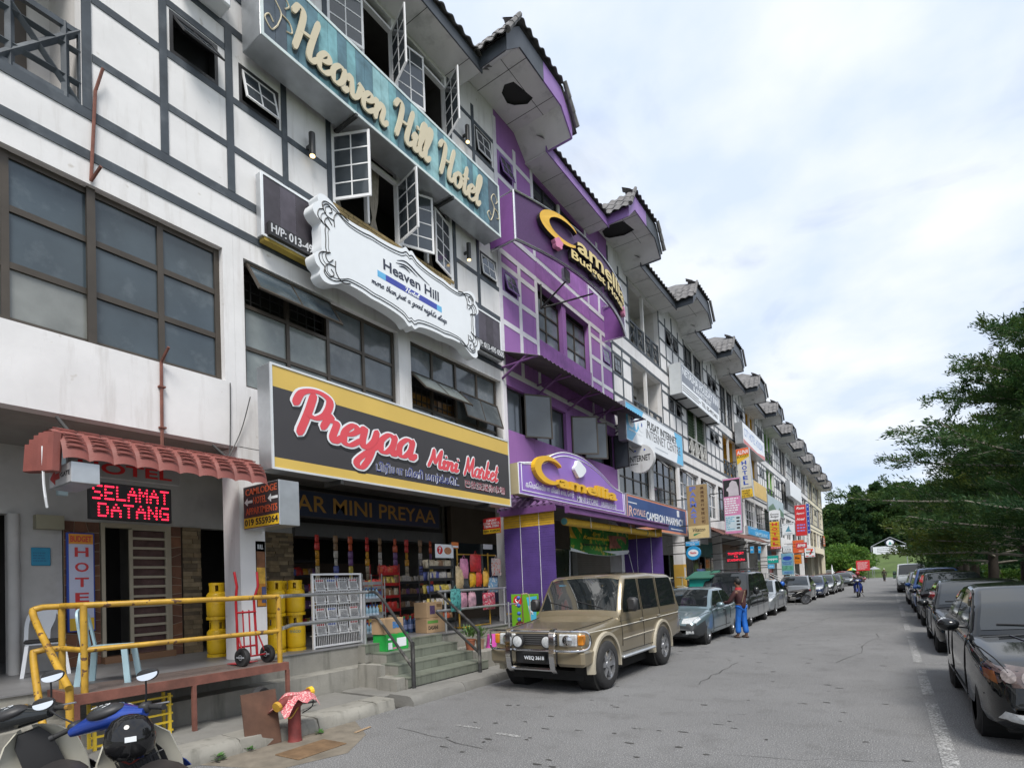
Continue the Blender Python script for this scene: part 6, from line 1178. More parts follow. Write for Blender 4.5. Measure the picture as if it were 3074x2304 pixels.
t = Th('bucket', 'upturned magenta plastic bucket beside the potted ferns', 'bucket', (-6.85, 9.22, .44)); t.add('bucket_body', g_lathe([(.14, 0), (.145, .02), (.105, .27), (.001, .27)], 20), M('magenta_plastic', (.62, .09, .42), .4), smooth=True, ang=50); t.add('rim', g_lathe([(.14, 0), (.155, 0), (.155, .02), (.14, .02)], 20), M('magenta_plastic'))
t = Th('tap_stand', 'rusty standpipe with blue valves and a garden hose by the pillar', 'tap', (-6.75, 10.0, .44), world=True)
t.tube('pipe', [(-6.75, 9.7, .12), (-6.75, 9.7, 1.35)], .022, STEEL); t.tube('pipe', [(-6.7, 10.2, .44), (-6.7, 10.15, 1.5)], .014, RUST); t.tube('hose', [tuple(p) for p in spline([(-6.7, 10.15, 1.5), (-6.6, 10.3, 1.45), (-6.55, 10.25, .9), (-6.5, 10.4, .5), (-6.3, 10.3, .2), (-6.28, 10.6, .16)], 5)], .012, M('hose_tan', (.4, .3, .2), .6))
for z in (.95, 1.08, 1.25, 1.42): t.add('valve', g_ball((-6.72, 10.05, z), .045, 8, 6), M('valve_blue', (.03, .12, .4), .5), smooth=True)
t.tube('pipe', [(-6.75, 9.7, 1.3), (-6.75, 10.1, 1.3)], .016, STEEL)
t = Th('bottle', 'white squeeze bottle standing on the ledge by the pillar', 'bottle', (-6.7, 10.45, .44)); t.add('bottle_body', g_lathe([(.04, 0), (.045, .01), (.045, .16), (.02, .2), (.018, .24)], 12), PLAS, smooth=True); t.add('cap', g_lathe([(.02, .235), (.012, .28), (.001, .28)], 10), CAPB)
# ------------------------------------------------------------------ purple shop: canopy, blinds, banner
PT = M('purple_canopy_tile', (.16, .08, .19), .5, var=.3, sc_=6, dirt=(.08, .14, .2), damt=.6); PG = M('purple_gutter', (.17, .07, .21), .4, var=.2)
cn = Th('purple_canopy', 'purple tile-pattern canopy with gutter under the arched purple sign', 'canopy', (-7, 15, 3.5), world=True)
A_, B_, C2, D_ = (FX, 11.75, 4.02), (FX, 17.9, 4.02), (-6.25, 18.62, 3.52), (-6.25, 11.05, 3.52); E_, F_ = (FX, 11.05, 3.52), (FX, 18.62, 3.52)
cn.add('front_slope', ([A_, B_, C2, D_, (A_[0], A_[1], A_[2]+.03), (B_[0], B_[1], B_[2]+.03), (C2[0], C2[1], C2[2]+.03), (D_[0], D_[1], D_[2]+.03)], [(0, 1, 2, 3), (4, 7, 6, 5), (3, 2, 6, 7), (0, 3, 7, 4), (1, 5, 6, 2)]), PT); cn.add('hip_slope', ([A_, D_, E_], [(0, 1, 2)]), PT); cn.add('hip_slope', ([B_, F_, C2], [(0, 1, 2)]), PT)
for i in range(9):
    f_ = (i+.5)/9; x = FX+f_*(-6.25-FX); zt2_ = 3.54+.46*(1-f_); cn.add('tile_rib', g_tube([(x, 11.03, 3.54), (x, 11.03+.70*(1-f_), zt2_)], .045, 6), PT, smooth=True)
for i in range(3):
    cn.add('tile_step', g_box(FX, -6.25-.45*i, 11.03+.20*i, 11.06+.20*i, 3.50+.15*i, 3.58+.15*i), PT)
for i in range(36):
    y_ = 11.2+.205*i; cn.add('tile_rib', g_tube([(-6.26, y_, 3.56), (FX+.1, y_, 4.02)], .028, 5), PT)
cn.add('gutter', merge(g_box(-6.26, -6.14, 11.5, 18.66, 3.36, 3.50), g_box(-6.30, -6.10, 11.5, 18.66, 3.50, 3.53)), PG); cn.add('gutter', g_box(FX+.1, -6.25, 11.0, 11.06, 3.38, 3.52), PG)
BLP = M('purple_blind', (.10, .055, .24), .55, var=.18, sc_=3); BLY = M('yellow_blind', (.64, .38, .03), .5, var=.15, sc_=8)
def blind(label, x0, x1, y, z0, zs, z1):
    t = Th('roller_blind', label, 'blind', ((x0+x1)/2, y, z0), world=True); n = int((z1-z0)/.055)
    for i in range(n):
        z = z0+(z1-z0)*i/n; t.box('slat', x0, x1, y-.006+.004*(i % 2), y+.006+.004*(i % 2), z+.003, z+(z1-z0)/n-.003, BLY if z > zs else BLP)
    t.box('backing', x0+.01, x1-.01, y+.012, y+.018, z0, z1, BLP); t.box('bottom_bar', x0-.01, x1+.01, y-.015, y+.02, z0-.035, z0, BLY)
    for f_ in (.35, .72): xx = x0+(x1-x0)*f_; t.tube('cord', [(xx, y-.02, z0), (xx, y-.02, z1)], .006, PLAS, 5)
blind('purple slatted blind with yellow top hanging by the white pillar', -7.78, -6.35, 11.12, 1.02, 3.08, 3.42); blind('dark purple slatted blind at the far side of the purple shop', -7.7, -6.3, 18.4, .95, 3.1, 3.4)
for i, (a, d) in enumerate(((11.8, 14.3), (14.35, 17.2), (17.3, 18.5))):
    t = Th('rolled_blind', ('first', 'second', 'third')[i]+' yellow rolled-up blind under the purple gutter, counted from the left', 'blind', (-6.45, a, 3.2), group='rolled yellow blinds'); t.add('roll', g_tube([(0, 0, 0), (0, d-a, 0)], .10, 10), BLY, smooth=False); t.add('end_cap', g_tube([(0, -.012, 0), (0, 0, 0)], .085, 12), M('teal_cap', (.1, .3, .3), .5))
    t.add('cord', g_tube([(.10, (d-a)*.5, .18), (.11, (d-a)*.5, -.1)], .008, 4), PLAS)
bn = Th('festive_banner', 'sagging green Hari Raya banner with white hem under the yellow blinds', 'banner', (-7.2, 15.6, 2.5), BX)
y0_, z0_ = PX(*zX(850, 1110), -7.2); y1_ = PX(*zX(1503, 1170), -7.2)[0]; z1_ = PX(*zX(845, 830), -7.2)[1]; bn.o.location = (-7.2, y0_, z0_); bw, bh = y1_-y0_, z1_-z0_
def cloth(u0, u1, v0, v1, w_): 
    return g_loft([[(u0+(u1-u0)*i/14, v0+(v1-v0)*k/6-.10*math.sin(math.pi*(u0+(u1-u0)*i/14)/bw)*(1-(v0+(v1-v0)*k/6)/bh), w_+.05*math.sin(5*i/14+k*.5)*(1-k/6)) for i in range(15)] for k in range(7)], cap=False, closed=False)
bn.add('cloth', cloth(0, bw, 0, bh, 0), M('banner_green', (.03, .22, .03), .5, var=.5, sc_=1.6, spk=(4, .56, .6, (.45, .4, .05))), smooth=True, ang=80); bn.add('white_hem', cloth(0, bw, -.01, .12, .004), SWHITE, smooth=True); bn.add('yellow_field', cloth(0, bw*.18, bh*.5, bh, .004), BLY); bn.add('picture', cloth(bw*.62, bw*.95, .2, bh*.8, .005), M('banner_photo', (.35, .12, .08), .5, var=.6, sc_=5)); g = text_geo('Erti\nKemeriahan', bw*.18, bw*.6, bh*.5, bh*.82, .05, .003, .02, .2); bn.add('lettering', g, YEL); g = text_geo('Selamat Hari Raya Aidilfitri', bw*.16, bw*.58, bh*.2, bh*.34, .05, .003, .01); bn.add('lettering', g, INK)
for a in (0, bw): bn.add('guy_rope', g_tube([(a, 0, 0), (a+(-.5 if a == 0 else .3), -1.5, .2)], .008, 4), PLAS)
t = Th('ice_cream_board', 'green ice cream board with a blue YOU WANT ME arrow leaning by the blind', 'sign', (-6.9, 11.0, .15), BY)
P_ = [PY(*zM(*p), 10.9) for p in ((232, 380), (455, 350), (258, 680), (485, 600))]; x0_, x1_ = P_[0][0], P_[1][0]; zb_, zt_2 = .42, (P_[0][1]+P_[1][1])/2; t.o.location = (x0_, 10.9, zb_); W_, H_b = x1_-x0_, zt_2-zb_
t.add('board', g_cbox(0, W_, 0, H_b, -.03, 0, .006), M('lime_green_board', (.16, .42, .02), .45)); t.add('red_badge', g_prism(circ(.12, .13, 20, W_*.24, H_b-.16)+[], 0, .003), RED); t.add('heart', g_tube([(W_*.24+.06*math.sin(a)**3, H_b-.15+.05*(math.cos(a)-.35*math.cos(2*a)), .004) for a in np.linspace(0, 6.28, 22)], .009, 4), SWHITE); t.text("WALL'S", W_*.16, W_*.32, H_b-.27, H_b-.23, .003, SWHITE)
CY_ = M('cyan_arrow', (.08, .5, .72), .45); t.add('arrow', g_prism([(W_*.58, H_b-.08), (W_*.95, H_b-.05), (W_*.9, H_b*.42), (W_*.76, H_b*.22), (W_*.78, H_b*.34), (W_*.62, H_b*.24), (W_*.70, H_b*.40)], 0, .003), CY_); t.text('YOU\nWANT\nME', W_*.64, W_*.88, H_b*.55, H_b*.85, .003, SWHITE, bold=.02); t.add('ice_cream', g_prism([(W_*.1, .02), (W_*.62, .02), (W_*.5, H_b*.2), (W_*.46, H_b*.36), (W_*.3, H_b*.42), (W_*.14, H_b*.34)], 0, .003), M('choc_brown', (.13, .02, .015), .5, var=.3, sc_=20, spk=(30, .6, .66, (.6, .5, .4)))); t.box('leg', W_*.1, W_*.14, -.28, 0, -.12, -.06, GRIL); t.box('leg', W_*.8, W_*.84, -.28, 0, -.12, -.06, GRIL)
# shop fronts behind the canopy and further down
SHUT = M('rolling_shutter', (.2, .19, .18), .5, metal=.3, var=.1)
def front(k, label, mat, typ):
    y0, y1 = BD[k]+.1, BD[k+1]; t = Th('shop_entrance', label, 'shop front', (IX, (y0+y1)/2, PF), world=True)
    if typ == 'shutter':
        t.add('shutter', merge(*[g_box(IX-.03, IX+(.012 if i % 2 else 0), y0+.4, y1-.4, PF+.075*i, PF+.075*i+.07) for i in range(30)]), SHUT); t.box('lintel', IX-.1, IX+.05, y0, y1, 3.03, 3.97, mat)
        for a in (y0, y1-.4): t.box('jamb', IX-.1, IX+.05, a, a+.4, PF, 3.03, mat)
    else:
        t.box('lintel', IX-.1, IX+.05, y0, y1, 2.95, 3.97, mat); n = 5
        for i in range(n):
            a, d = y0+(y1-y0)*i/n, y0+(y1-y0)*(i+1)/n
            if i == 2: t.box('door_glass', IX-.5, IX-.47, a, d, PF, 2.95, DARK)
            else: t.box('glass', IX-.02, IX, a+.04, d-.04, PF+.4, 2.95, GLASS); t.box('stall_riser', IX-.05, IX+.03, a, d, PF, PF+.4, mat)
            t.box('mullion', IX-.04, IX+.03, a-.03, a+.03, PF+.4, 2.95, ALU)
    return t
front(2, 'dim glazed front of the purple shop behind the banner', M('darkened_ochre_front', (.11, .085, .06), .7), 'glass'); front(3, 'pharmacy front with grey rolling shutter', M('front_grey', (.3, .3, .3), .8), 'shutter'); front(4, 'glazed phone shop front under the brown awning', M('front_white', (.5, .5, .5), .7), 'glass'); front(5, 'glazed shop front past the dot-matrix board', M('front_teal', (.1, .25, .25), .7), 'glass'); front(6, 'shop front with rolling shutter below the ochre balconies', M('front_brown', (.2, .12, .08), .7), 'shutter')  # purple shop's ochre front darkened in its colour for the arcade's shade
for k in range(7, 13): front(k, ('glazed', 'shuttered')[k % 2]+' arcade front under house number %s from the far end' % ('seven six five four three two'.split()[k-7]), M('front_%d' % (k % 3), ((.3, .1, .06), (.3, .3, .28), (.12, .2, .3))[k % 3], .7), ('glass', 'shutter')[k % 2])
t = Th('painted_pillar', 'pillar with an ochre lower half and paper notice by the pharmacy steps', 'pillar', (FX, 25.3, PF), world=True); t.box('ochre_paint', FX-.46, FX+.006, 25.84, 26.26, PF, 2.3, M('ochre_paint', (.62, .38, .07), .6)); t.box('notice', FX+.006, FX+.009, 25.92, 26.18, 1.7, 2.15, PAPER)
aw = Th('brown_awning', 'rusty brown corrugated awning over the phone shops', 'awning', (-7, 36, 3.7), world=True)
V_ = [(x, 27.0+12.6*i/60, z+(.03 if i % 2 else -.03)) for x, z in ((FX, 4.15), (-7.0, 4.05), (-6.3, 3.65)) for i in range(61)]; aw.add('sheet', (V_, [(r_*61+i, r_*61+i+1, (r_+1)*61+i+1, (r_+1)*61+i) for r_ in range(2) for i in range(60)]), M('rust_brown_sheet', (.13, .05, .035), .6, var=.3, sc_=2), smooth=False)
for y_ in (27.1, 31.2, 35.4, 39.5): aw.tube('strut', [(FX, y_, 3.4), (-6.4, y_, 3.62)], .025, GRIL)
aw2 = Th('purple_awning', 'thin dark corrugated awning on brackets across the purple house', 'awning', (-7.2, 15, 7.3), world=True)
V_ = [(x, 11.45+7.15*i/70, z+(.02 if i % 2 else -.02)) for x, z in ((FX, 7.72), (-6.72, 7.28)) for i in range(71)]; aw2.add('sheet', (V_, [(i, i+1, 71+i+1, 71+i) for i in range(70)]), M('awning_sheet', (.13, .12, .12), .5, metal=.3, var=.2))
for y_ in (11.5, 13.2, 15, 16.8, 18.55): aw2.tube('bracket', [(FX, y_, 7.28), (-6.8, y_, 7.30)], .03, PG); aw2.tube('bracket', [(FX, y_, 7.0), (-7.1, y_, 7.42)], .03, PG)
# tea-green cabinet, railings at further steps
t = Th('green_cabinet', 'teal metal cabinet with a sloping dark green lid on legs', 'cabinet', (-5.95, 20.0, 0), BY)
TEAL = M('teal_paint', (.01, .30, .25), .45, var=.08); t.add('cabinet_body', g_cbox(0, .74, .55, 1.62, -.6, 0, .02), TEAL); t.add('lid', ([(-.08, 1.62, .1), (.82, 1.62, .1), (.95, 1.86, -.7), (.05, 1.86, -.7), (-.08, 1.66, .1), (.82, 1.66, .1), (.95, 1.9, -.7), (.05, 1.9, -.7)], [(0, 1, 2, 3), (4, 7, 6, 5), (0, 4, 5, 1), (1, 5, 6, 2), (2, 6, 7, 3), (3, 7, 4, 0)]), M('dark_green_lid', (.03, .13, .09), .5)); t.box('label_plate', .28, .5, 1.15, 1.32, 0, .004, SWHITE)
for a in (.04, .66): 
    for c in (-.56, -.06): t.box('leg', a, a+.05, 0, .55, c, c+.05, GRIL)
CRP = M('cream_pipe', (.45, .42, .28), .5, var=.2, dirt=(.2, .14, .08), damt=.5)
for k, (y_, lb) in enumerate(((20.2, 'beside the green cabinet'), (24.4, 'by the ochre pillar'), (33.5, 'beyond the teal cabinet'), (44.5, 'below the tall yellow hotel sign'), (46.2, 'below the red hotel sign'), (58, 'near the white framed sign'))):
    t = Th('stair_railing', 'pipe stair railing '+lb, 'railing', (-7.0, y_, 0), world=True, group='pipe railings of the further steps'); m_ = CRP if k < 3 else STEEL
    for dz in (0, -.4): pipe(t, 'rail', [(-7.8, y_, 1.7+dz), (-7.5, y_, 1.7+dz), (-6.3, y_-.1, 1.0+dz)], .03, m_)
    pipe(t, 'post', [(-6.3, y_-.1, .1), (-6.3, y_-.1, 1.0)], .03, m_); pipe(t, 'post', [(-7.55, y_, PF), (-7.55, y_, 1.7)], .03, m_); pipe(t, 'rail', [(-7.65, y_, 1.68), (-7.65, y_+3.2, 1.68)], .028, m_)
t = Th('cafe_terrace', 'dark red slatted fence and brown awning of the far corner cafe', 'fence', (-7, 85, 0), world=True)
for i in range(30): t.box('board', -6.9, -6.86, 74+.62*i, 74.55+.62*i, .05, 1.3, M('dark_red_wood', (.12, .035, .03), .7))
t.add('awning', ([(FX, 72, 4.1), (FX, 94.5, 4.1), (-6.2, 94.8, 3.5), (-6.2, 72, 3.6)], [(0, 1, 2, 3)]), M('rust_brown_sheet'))
t = xsign('cafe_sign', 'orange and brown corner sign on the far end house', -7.7, 93.5, 96.5, 5.3, 6.9, .1, INK, M('burnt_orange', (.45, .13, .04), .5)); lines(t, .3, 2.6, .3, 1.3, 3, M('pale_print'))
# ------------------------------------------------------------------ vehicles
CGL = M('car_glass', (.012, .015, .017), .03, var=0, spec=.9); CHR = M('chrome', (.62, .62, .63), .12, metal=1, var=0); BPL = M('black_plastic', (.03, .03, .032), .5, var=.1); LENS = M('headlamp_lens', (.55, .57, .58), .08, var=.25, sc_=25, spec=.9); AMBER = M('amber_lens', (.62, .22, .02), .15, var=.1); TAIL = M('red_lens', (.35, .02, .02), .15); TYRE = M('tyre', (.025, .025, .026), .8, var=.25, sc_=20); ALLOY = M('alloy', (.42, .43, .45), .3, metal=.8, var=.1); SEAM = M('panel_gap', (.008, .008, .008), .8, var=0); PLT = M('plate_black', (.012, .012, .012), .4, var=0)
def paint(key, r, g, b, metal=.35, rough=.32):
    if max(r, g, b) < .03: return M('paint_'+key, (r, g, b), .05, metal=0, var=0, spec=.5)
    return M('paint_'+key, (r, g, b), rough, metal=metal, var=.05, sc_=1.5, coat=1, dirt=(r*.75+.02, g*.75+.018, b*.75+.016), damt=.25)
def wheel_parts(th, x, y, r, w_, rimmat, spokes=5, name='tyre'):
    sg = 1 if y > 0 else -1; T = Matrix.Translation((x, y, r))
    tp = [(r*.62, -w_/2), (r*.90, -w_/2), (r*.985, -w_*.38), (r, -w_*.2), (r, w_*.2), (r*.985, w_*.38), (r*.90, w_/2), (r*.62, w_/2)]
    t = th.add('tyre', xf(g_lathe(tp+[tp[0]], 28, 'y'), T), TYRE, smooth=True, ang=50)
    o = sg*w_*.42; L = [g_lathe([(r*.60, -w_*.45), (r*.66, -w_*.48), (r*.66, w_*.48), (r*.60, w_*.45), (r*.58, 0)], 24, 'y'), g_lathe([(.001, o*1.02), (r*.16, o), (r*.18, o*.8), (.001, o*.7)], 14, 'y')]
    for i in range(spokes):
        a = 2*math.pi*i/spokes; q = [(r*.10, -r*.11), (r*.62, -r*.085), (r*.62, r*.085), (r*.10, r*.11)]; g = g_prism(q, o*.55, o*.92)
        L.append(xf(([(p[0], p[2], p[1]) for p in g[0]], g[1]), Matrix.Rotation(a, 4, 'Y')))
    th.add('rim', xf(merge(*L), T), rimmat, t, smooth=True, ang=30); th.add('brake_disc', xf(g_lathe([(.001, o*.1), (r*.58, o*.1), (r*.58, 0), (.001, 0)], 18, 'y'), T), M('brake_dark', (.05, .05, .05), .6), t)
    return t
class Car:
    def __init__(s, name, label, P, mat, loc, rz, cat='car', group='parked cars'):
        s.P = P; s.mat = mat; s.t = Th(name, label, cat, loc, rz, group); L, W = P['L'], P['W']; s.L, s.W = L, W
        s.X = lambda q: L/2-q
        st = sorted(set([0, .015, .04, .08, .14, .22, .32]+list(np.arange(.42, L-.3, .11))+[L-.3, L-.2, L-.12, L-.06, L-.02, L]))
        px, pz = zip(*P['top']); bx, bz = zip(*P.get('bot', [(0, .30), (.25, .20), (.9, .19), (L-.9, .20), (L-.2, .26), (L, .36)]))
        hx, hz = zip(*P.get('plan', [(0, .76), (.06, .84), (.2, .91), (.5, .965), (1.0, .995), (1.6, 1), (L-1.2, 1), (L-.5, .97), (L-.15, .92), (L-.03, .85), (L, .80)]))
        cr = P.get('crown', .045); rings = []
        for q in st:
            zt, zb, hw = np.interp(q, px, pz), np.interp(q, bx, bz), np.interp(q, hx, hz)*W/2
            zs = zt-cr; zb = min(zb, zs-.18); m = zb+(zs-zb)*.55; x = L/2-q
            h = [(0, zb), (hw-.12, zb), (hw-.03, zb+.06), (hw-.008, zb+.14), (hw, m), (hw-.012, zs-.11), (hw-.035, zs-.04), (hw-.075, zs), (hw-.16, zs+cr*.35), (hw*.45, zt-cr*.12), (0, zt)]
            rings.append([(x, y, z) for y, z in h]+[(x, -y, z) for y, z in h[-2:0:-1]])
        s.body_g = g_loft(rings)
        # cabin
        x1, x2, x3, x4 = P['cab']; zb_, zr = P['belt'], P['roof']; s.zb, s.zr = zb_, zr; wg = W/2-P.get('inset', .06); k = P.get('tumble', .24); s.cab = P['cab']
        s.zt = lambda q: np.interp(q, [x1, x1+(x2-x1)*.5, x2-.06, x2+.08, (x2+x3)/2, x3-.1, x3+.08, x3+(x4-x3)*.55, x4], [zb_-.02, zb_+(zr-zb_)*.53, zr-.075, zr-.03, zr, zr-.035, zr-.085, zb_+(zr-zb_)*.45, zb_-.03])
        s.wy = lambda z: wg-k*max(0, z-zb_)
        rings = []
        for q in np.linspace(x1, x4, 46):
            zt = float(s.zt(q)); hh = max(zt-zb_, .0); zc = max(zb_-.02, zt-.075); x = L/2-q
            h = [(wg+.012, zb_-.10), (wg+.008, zb_-.02), (s.wy(zb_+(zc-zb_)*.5), zb_+(zc-zb_)*.5), (s.wy(zc), zc), (s.wy(zc)-.03, zt-.035), (s.wy(zc)-.09, zt-.012), (s.wy(zc)*.5, zt+.006), (0, zt+.012)]
            rings.append([(x, y, z) for y, z in h]+[(x, -y, z) for y, z in h[-2::-1]])
        s.cab_g = g_loft(rings, cap=True, closed=True)
        # wheel arches are cut out of the body
        s.xf_, s.xr_ = L/2-P['fo'], L/2-P['fo']-P['wb']; r = P['r']; ra = r*P.get('arch', 1.14); s.ra = ra
        body = mesh('body', s.body_g, mat, True, 35); cut = mesh('cut', merge(*[xf(g_lathe([(ra, -.5), (ra, .5)], 26, 'y'), Matrix.Translation((x, y, r*.98))) for x in (s.xf_, s.xr_) for y in (W/2+.12, -W/2-.12)]), None)
        ob, oc = link('tmp', body), link('tmpc', cut); md = ob.modifiers.new('b', 'BOOLEAN'); md.object = oc; md.operation = 'DIFFERENCE'; md.solver = 'EXACT'
        dg = bpy.context.evaluated_depsgraph_get(); me = bpy.data.meshes.new_from_object(ob.evaluated_get(dg)); me.name = 'body'
        bpy.data.objects.remove(ob); bpy.data.objects.remove(oc)
        if len(me.polygons) < 50: me = body
        s.body = s.t.add('body', me, mat)
        if P.get('two'):
            m2, fn = P['two']; me.materials.append(m2)
            for p in me.polygons:
                if fn(L/2-p.center.x, p.center.z, p.center.y): p.material_index = len(me.materials)-1
        s.cabin = s.t.add('cabin', s.cab_g, P.get('roofmat', mat), s.body, smooth=True, ang=35)
        g2 = merge(s.body_g, s.cab_g); s.bvh = BVHTree.FromPolygons([Vector(p) for p in g2[0]], [tuple(f) for f in g2[1]])
        for x in (s.xf_, s.xr_):
            for sg in (1, -1):
                yo = sg*(W/2-P.get('tw', .20)/2-P.get('win', .02)); wheel_parts(s.t, x, yo, r, P.get('tw', .20), P.get('rim', ALLOY), P.get('spokes', 5))
                s.t.add('wheel_well', xf(g_lathe([(.05, -sg*.0), (ra-.004, -sg*.0), (ra-.004, sg*.30)], 24, 'y'), Matrix.Translation((x, sg*(W/2-.345), r*.98))), SEAM, s.body)
        s.t.add('underbody', g_box(-L/2+.3, L/2-.3, -W/2+.2, W/2-.2, .17, .32), SEAM, s.body)
    def hit(s, o, d):
        h = s.bvh.ray_cast(Vector(o), Vector(d))
        return (h[0]+(h[1] if h[1].dot(Vector(d)) < 0 else -h[1])*.005) if h[0] else None
    def grid(s, name, pts, d, mat, parent=None, lift=0):
        """a patch laid on the body: pts = rows of ray origins, d = ray direction"""
        V, ok = [], True; n = len(pts[0])
        for row in pts:
            for p in row:
                h = s.hit(p, d); V.append(tuple(h-Vector(d)*lift) if h else None)
        F = []
        for i in range(len(pts)-1):
            for j in range(n-1):
                q = (i*n+j, i*n+j+1, (i+1)*n+j+1, (i+1)*n+j)
                if all(V[x] for x in q): F.append(q)
        if not F: return None
        V = [v or (0, 0, .5) for v in V]; used = sorted({i for f in F for i in f}); mp = {a: b for b, a in enumerate(used)}
        return s.t.add(name, ([V[i] for i in used], [tuple(mp[i] for i in f) for f in F]), mat, parent or s.body, smooth=True, ang=60)
    def top_glass(s, name, q0, q1, inset=.10, lift=0):
        rows = []
        for q in np.linspace(q0, q1, 9):
            w_ = s.wy(max(s.zb, float(s.zt(q))-.075))-inset; rows.append([(s.L/2-q, y, 4) for y in np.linspace(-w_, w_, 11)])
        return s.grid(name, rows, (0, 0, -1), CGL, s.cabin)
    def side_glass(s, q0, q1, top=.11, bot=.035, name='side_window', mat=None):
        x1, x2, x3, x4 = s.cab; zr, zb = s.zr, s.zb
        for sg in (1, -1):
            rows = []
            for z in np.linspace(zb+bot, zr-top, 7):
                f = (z+.07-zb)/(zr-zb); a = max(q0, x1+f*(x2-x1)+.05); c = min(q1, x4-f*(x4-x3)-.05)
                if c-a < .02: c = a+.02
                rows.append([(s.L/2-q, sg*3, z) for q in np.linspace(a, c, 7)])
            s.grid(name, rows, (0, -sg, 0), mat or CGL, s.cabin)
    def front(s, name, poly, mat, both=True, lift=0, x=5, d=-1, rings=4):
        """patch on the nose (d=-1) or tail (d=1): polygon in (y, z), star-shaped about its centre"""
        for sg in ((1, -1) if both else (1,)):
            c = (sum(p[0] for p in poly)/len(poly), sum(p[1] for p in poly)/len(poly)); den = []
            for i in range(len(poly)):
                a, b = poly[i], poly[(i+1) % len(poly)]
                for k in range(3): den.append((a[0]+(b[0]-a[0])*k/3, a[1]+(b[1]-a[1])*k/3))
            rows = [[(x if d < 0 else -x, sg*(c[0]+(p[0]-c[0])*f), c[1]+(p[1]-c[1])*f) for p in den+[den[0]]] for f in np.linspace(1, .02, rings)]
            s.grid(name, rows, (d, 0, 0), mat, lift=lift)
    def seam(s, qz, sides=(1, -1), mat=None, r=.005, name='panel_seam'):
        for sg in sides:
            P = []
            for a, b in zip(qz, qz[1:]):
                for k in range(6): P.append((a[0]+(b[0]-a[0])*k/6, a[1]+(b[1]-a[1])*k/6))
            P.append(qz[-1]); H_ = [s.hit((s.L/2-q, sg*3, z), (0, -sg, 0)) for q, z in P]; H_ = [h for h in H_ if h]
            if len(H_) > 1: s.t.add(name, g_tube(H_, r, 5), mat or SEAM, s.body)
    def topline(s, pts, mat=None, r=.005, name='panel_seam'):
        H_ = [s.hit((s.L/2-q, y, 4), (0, 0, -1)) for q, y in pts]; H_ = [h for h in H_ if h]
        if len(H_) > 1: s.t.add(name, g_tube(H_, r, 5), mat or SEAM, s.body)
    def mirrors(s, q, mat, z=None, size=(.10, .11, .075)):
        z = z or s.zb+.05
        for sg in (1, -1):
            y = sg*(s.W/2+.10); m = s.t.add('wing_mirror', g_ball((s.L/2-q, y, z), size, 12, 8), mat, smooth=True); s.t.add('mirror_arm', g_tube([(s.L/2-q, sg*(s.W/2-.08), z-.03), (s.L/2-q, y, z-.01)], .02, 6), BPL, m)
    def plate(s, txt, z, w_=.36, h=.11, q=-.012):
        x = s.L/2-q; p = s.t.add('number_plate', g_box(x-.01, x+.006, -w_/2, w_/2, z, z+h), PLT, s.body); g = text_geo(txt, -w_/2+.025, w_/2-.025, z+.025, z+h-.025, 0, .002, .03)
        s.t.add('plate_lettering', ([(x+.007+p_[2], p_[0], p_[1]) for p_ in g[0]], g[1]), SWHITE, s.body)
    def handles(s, qs, z, mat=None):
        for q in qs:
            for sg in (1, -1):
                h = s.hit((s.L/2-q, sg*3, z), (0, -sg, 0))
                if h: s.t.add('door_handle', g_cbox(h.x-.075, h.x+.075, min(h.y, h.y+sg*.025), max(h.y, h.y+sg*.025), z-.015, z+.015, .006), mat or s.mat, s.body)
    def wipers(s, q0, q1):
        for y0, y1 in ((-.05, .5), (-.6, -.12)):
            pts = [s.hit((s.L/2-(q0+(q1-q0)*f), y0+(y1-y0)*(1-f), 4), (0, 0, -1)) for f in (0, .5, 1)]
            if all(pts): s.t.add('wiper', g_tube([p+Vector((0, 0, .012)) for p in pts], .008, 5), BPL, s.cabin)
def sedan_P(L=4.45, W=1.74, H=1.42, **k):
    P = dict(L=L, W=W, fo=.86, wb=2.6, r=.30, roof=H, belt=.90, cab=(1.22, 2.02, 3.18, 3.98), tumble=.30,
             top=[(0, .50), (.03, .60), (.10, .665), (.35, .73), (1.0, .845), (1.3, .90), (1.6, .92), (L-1.0, .95), (L-.55, .98), (L-.12, .965), (L-.03, .85), (L, .62)])
    P.update(k); return P
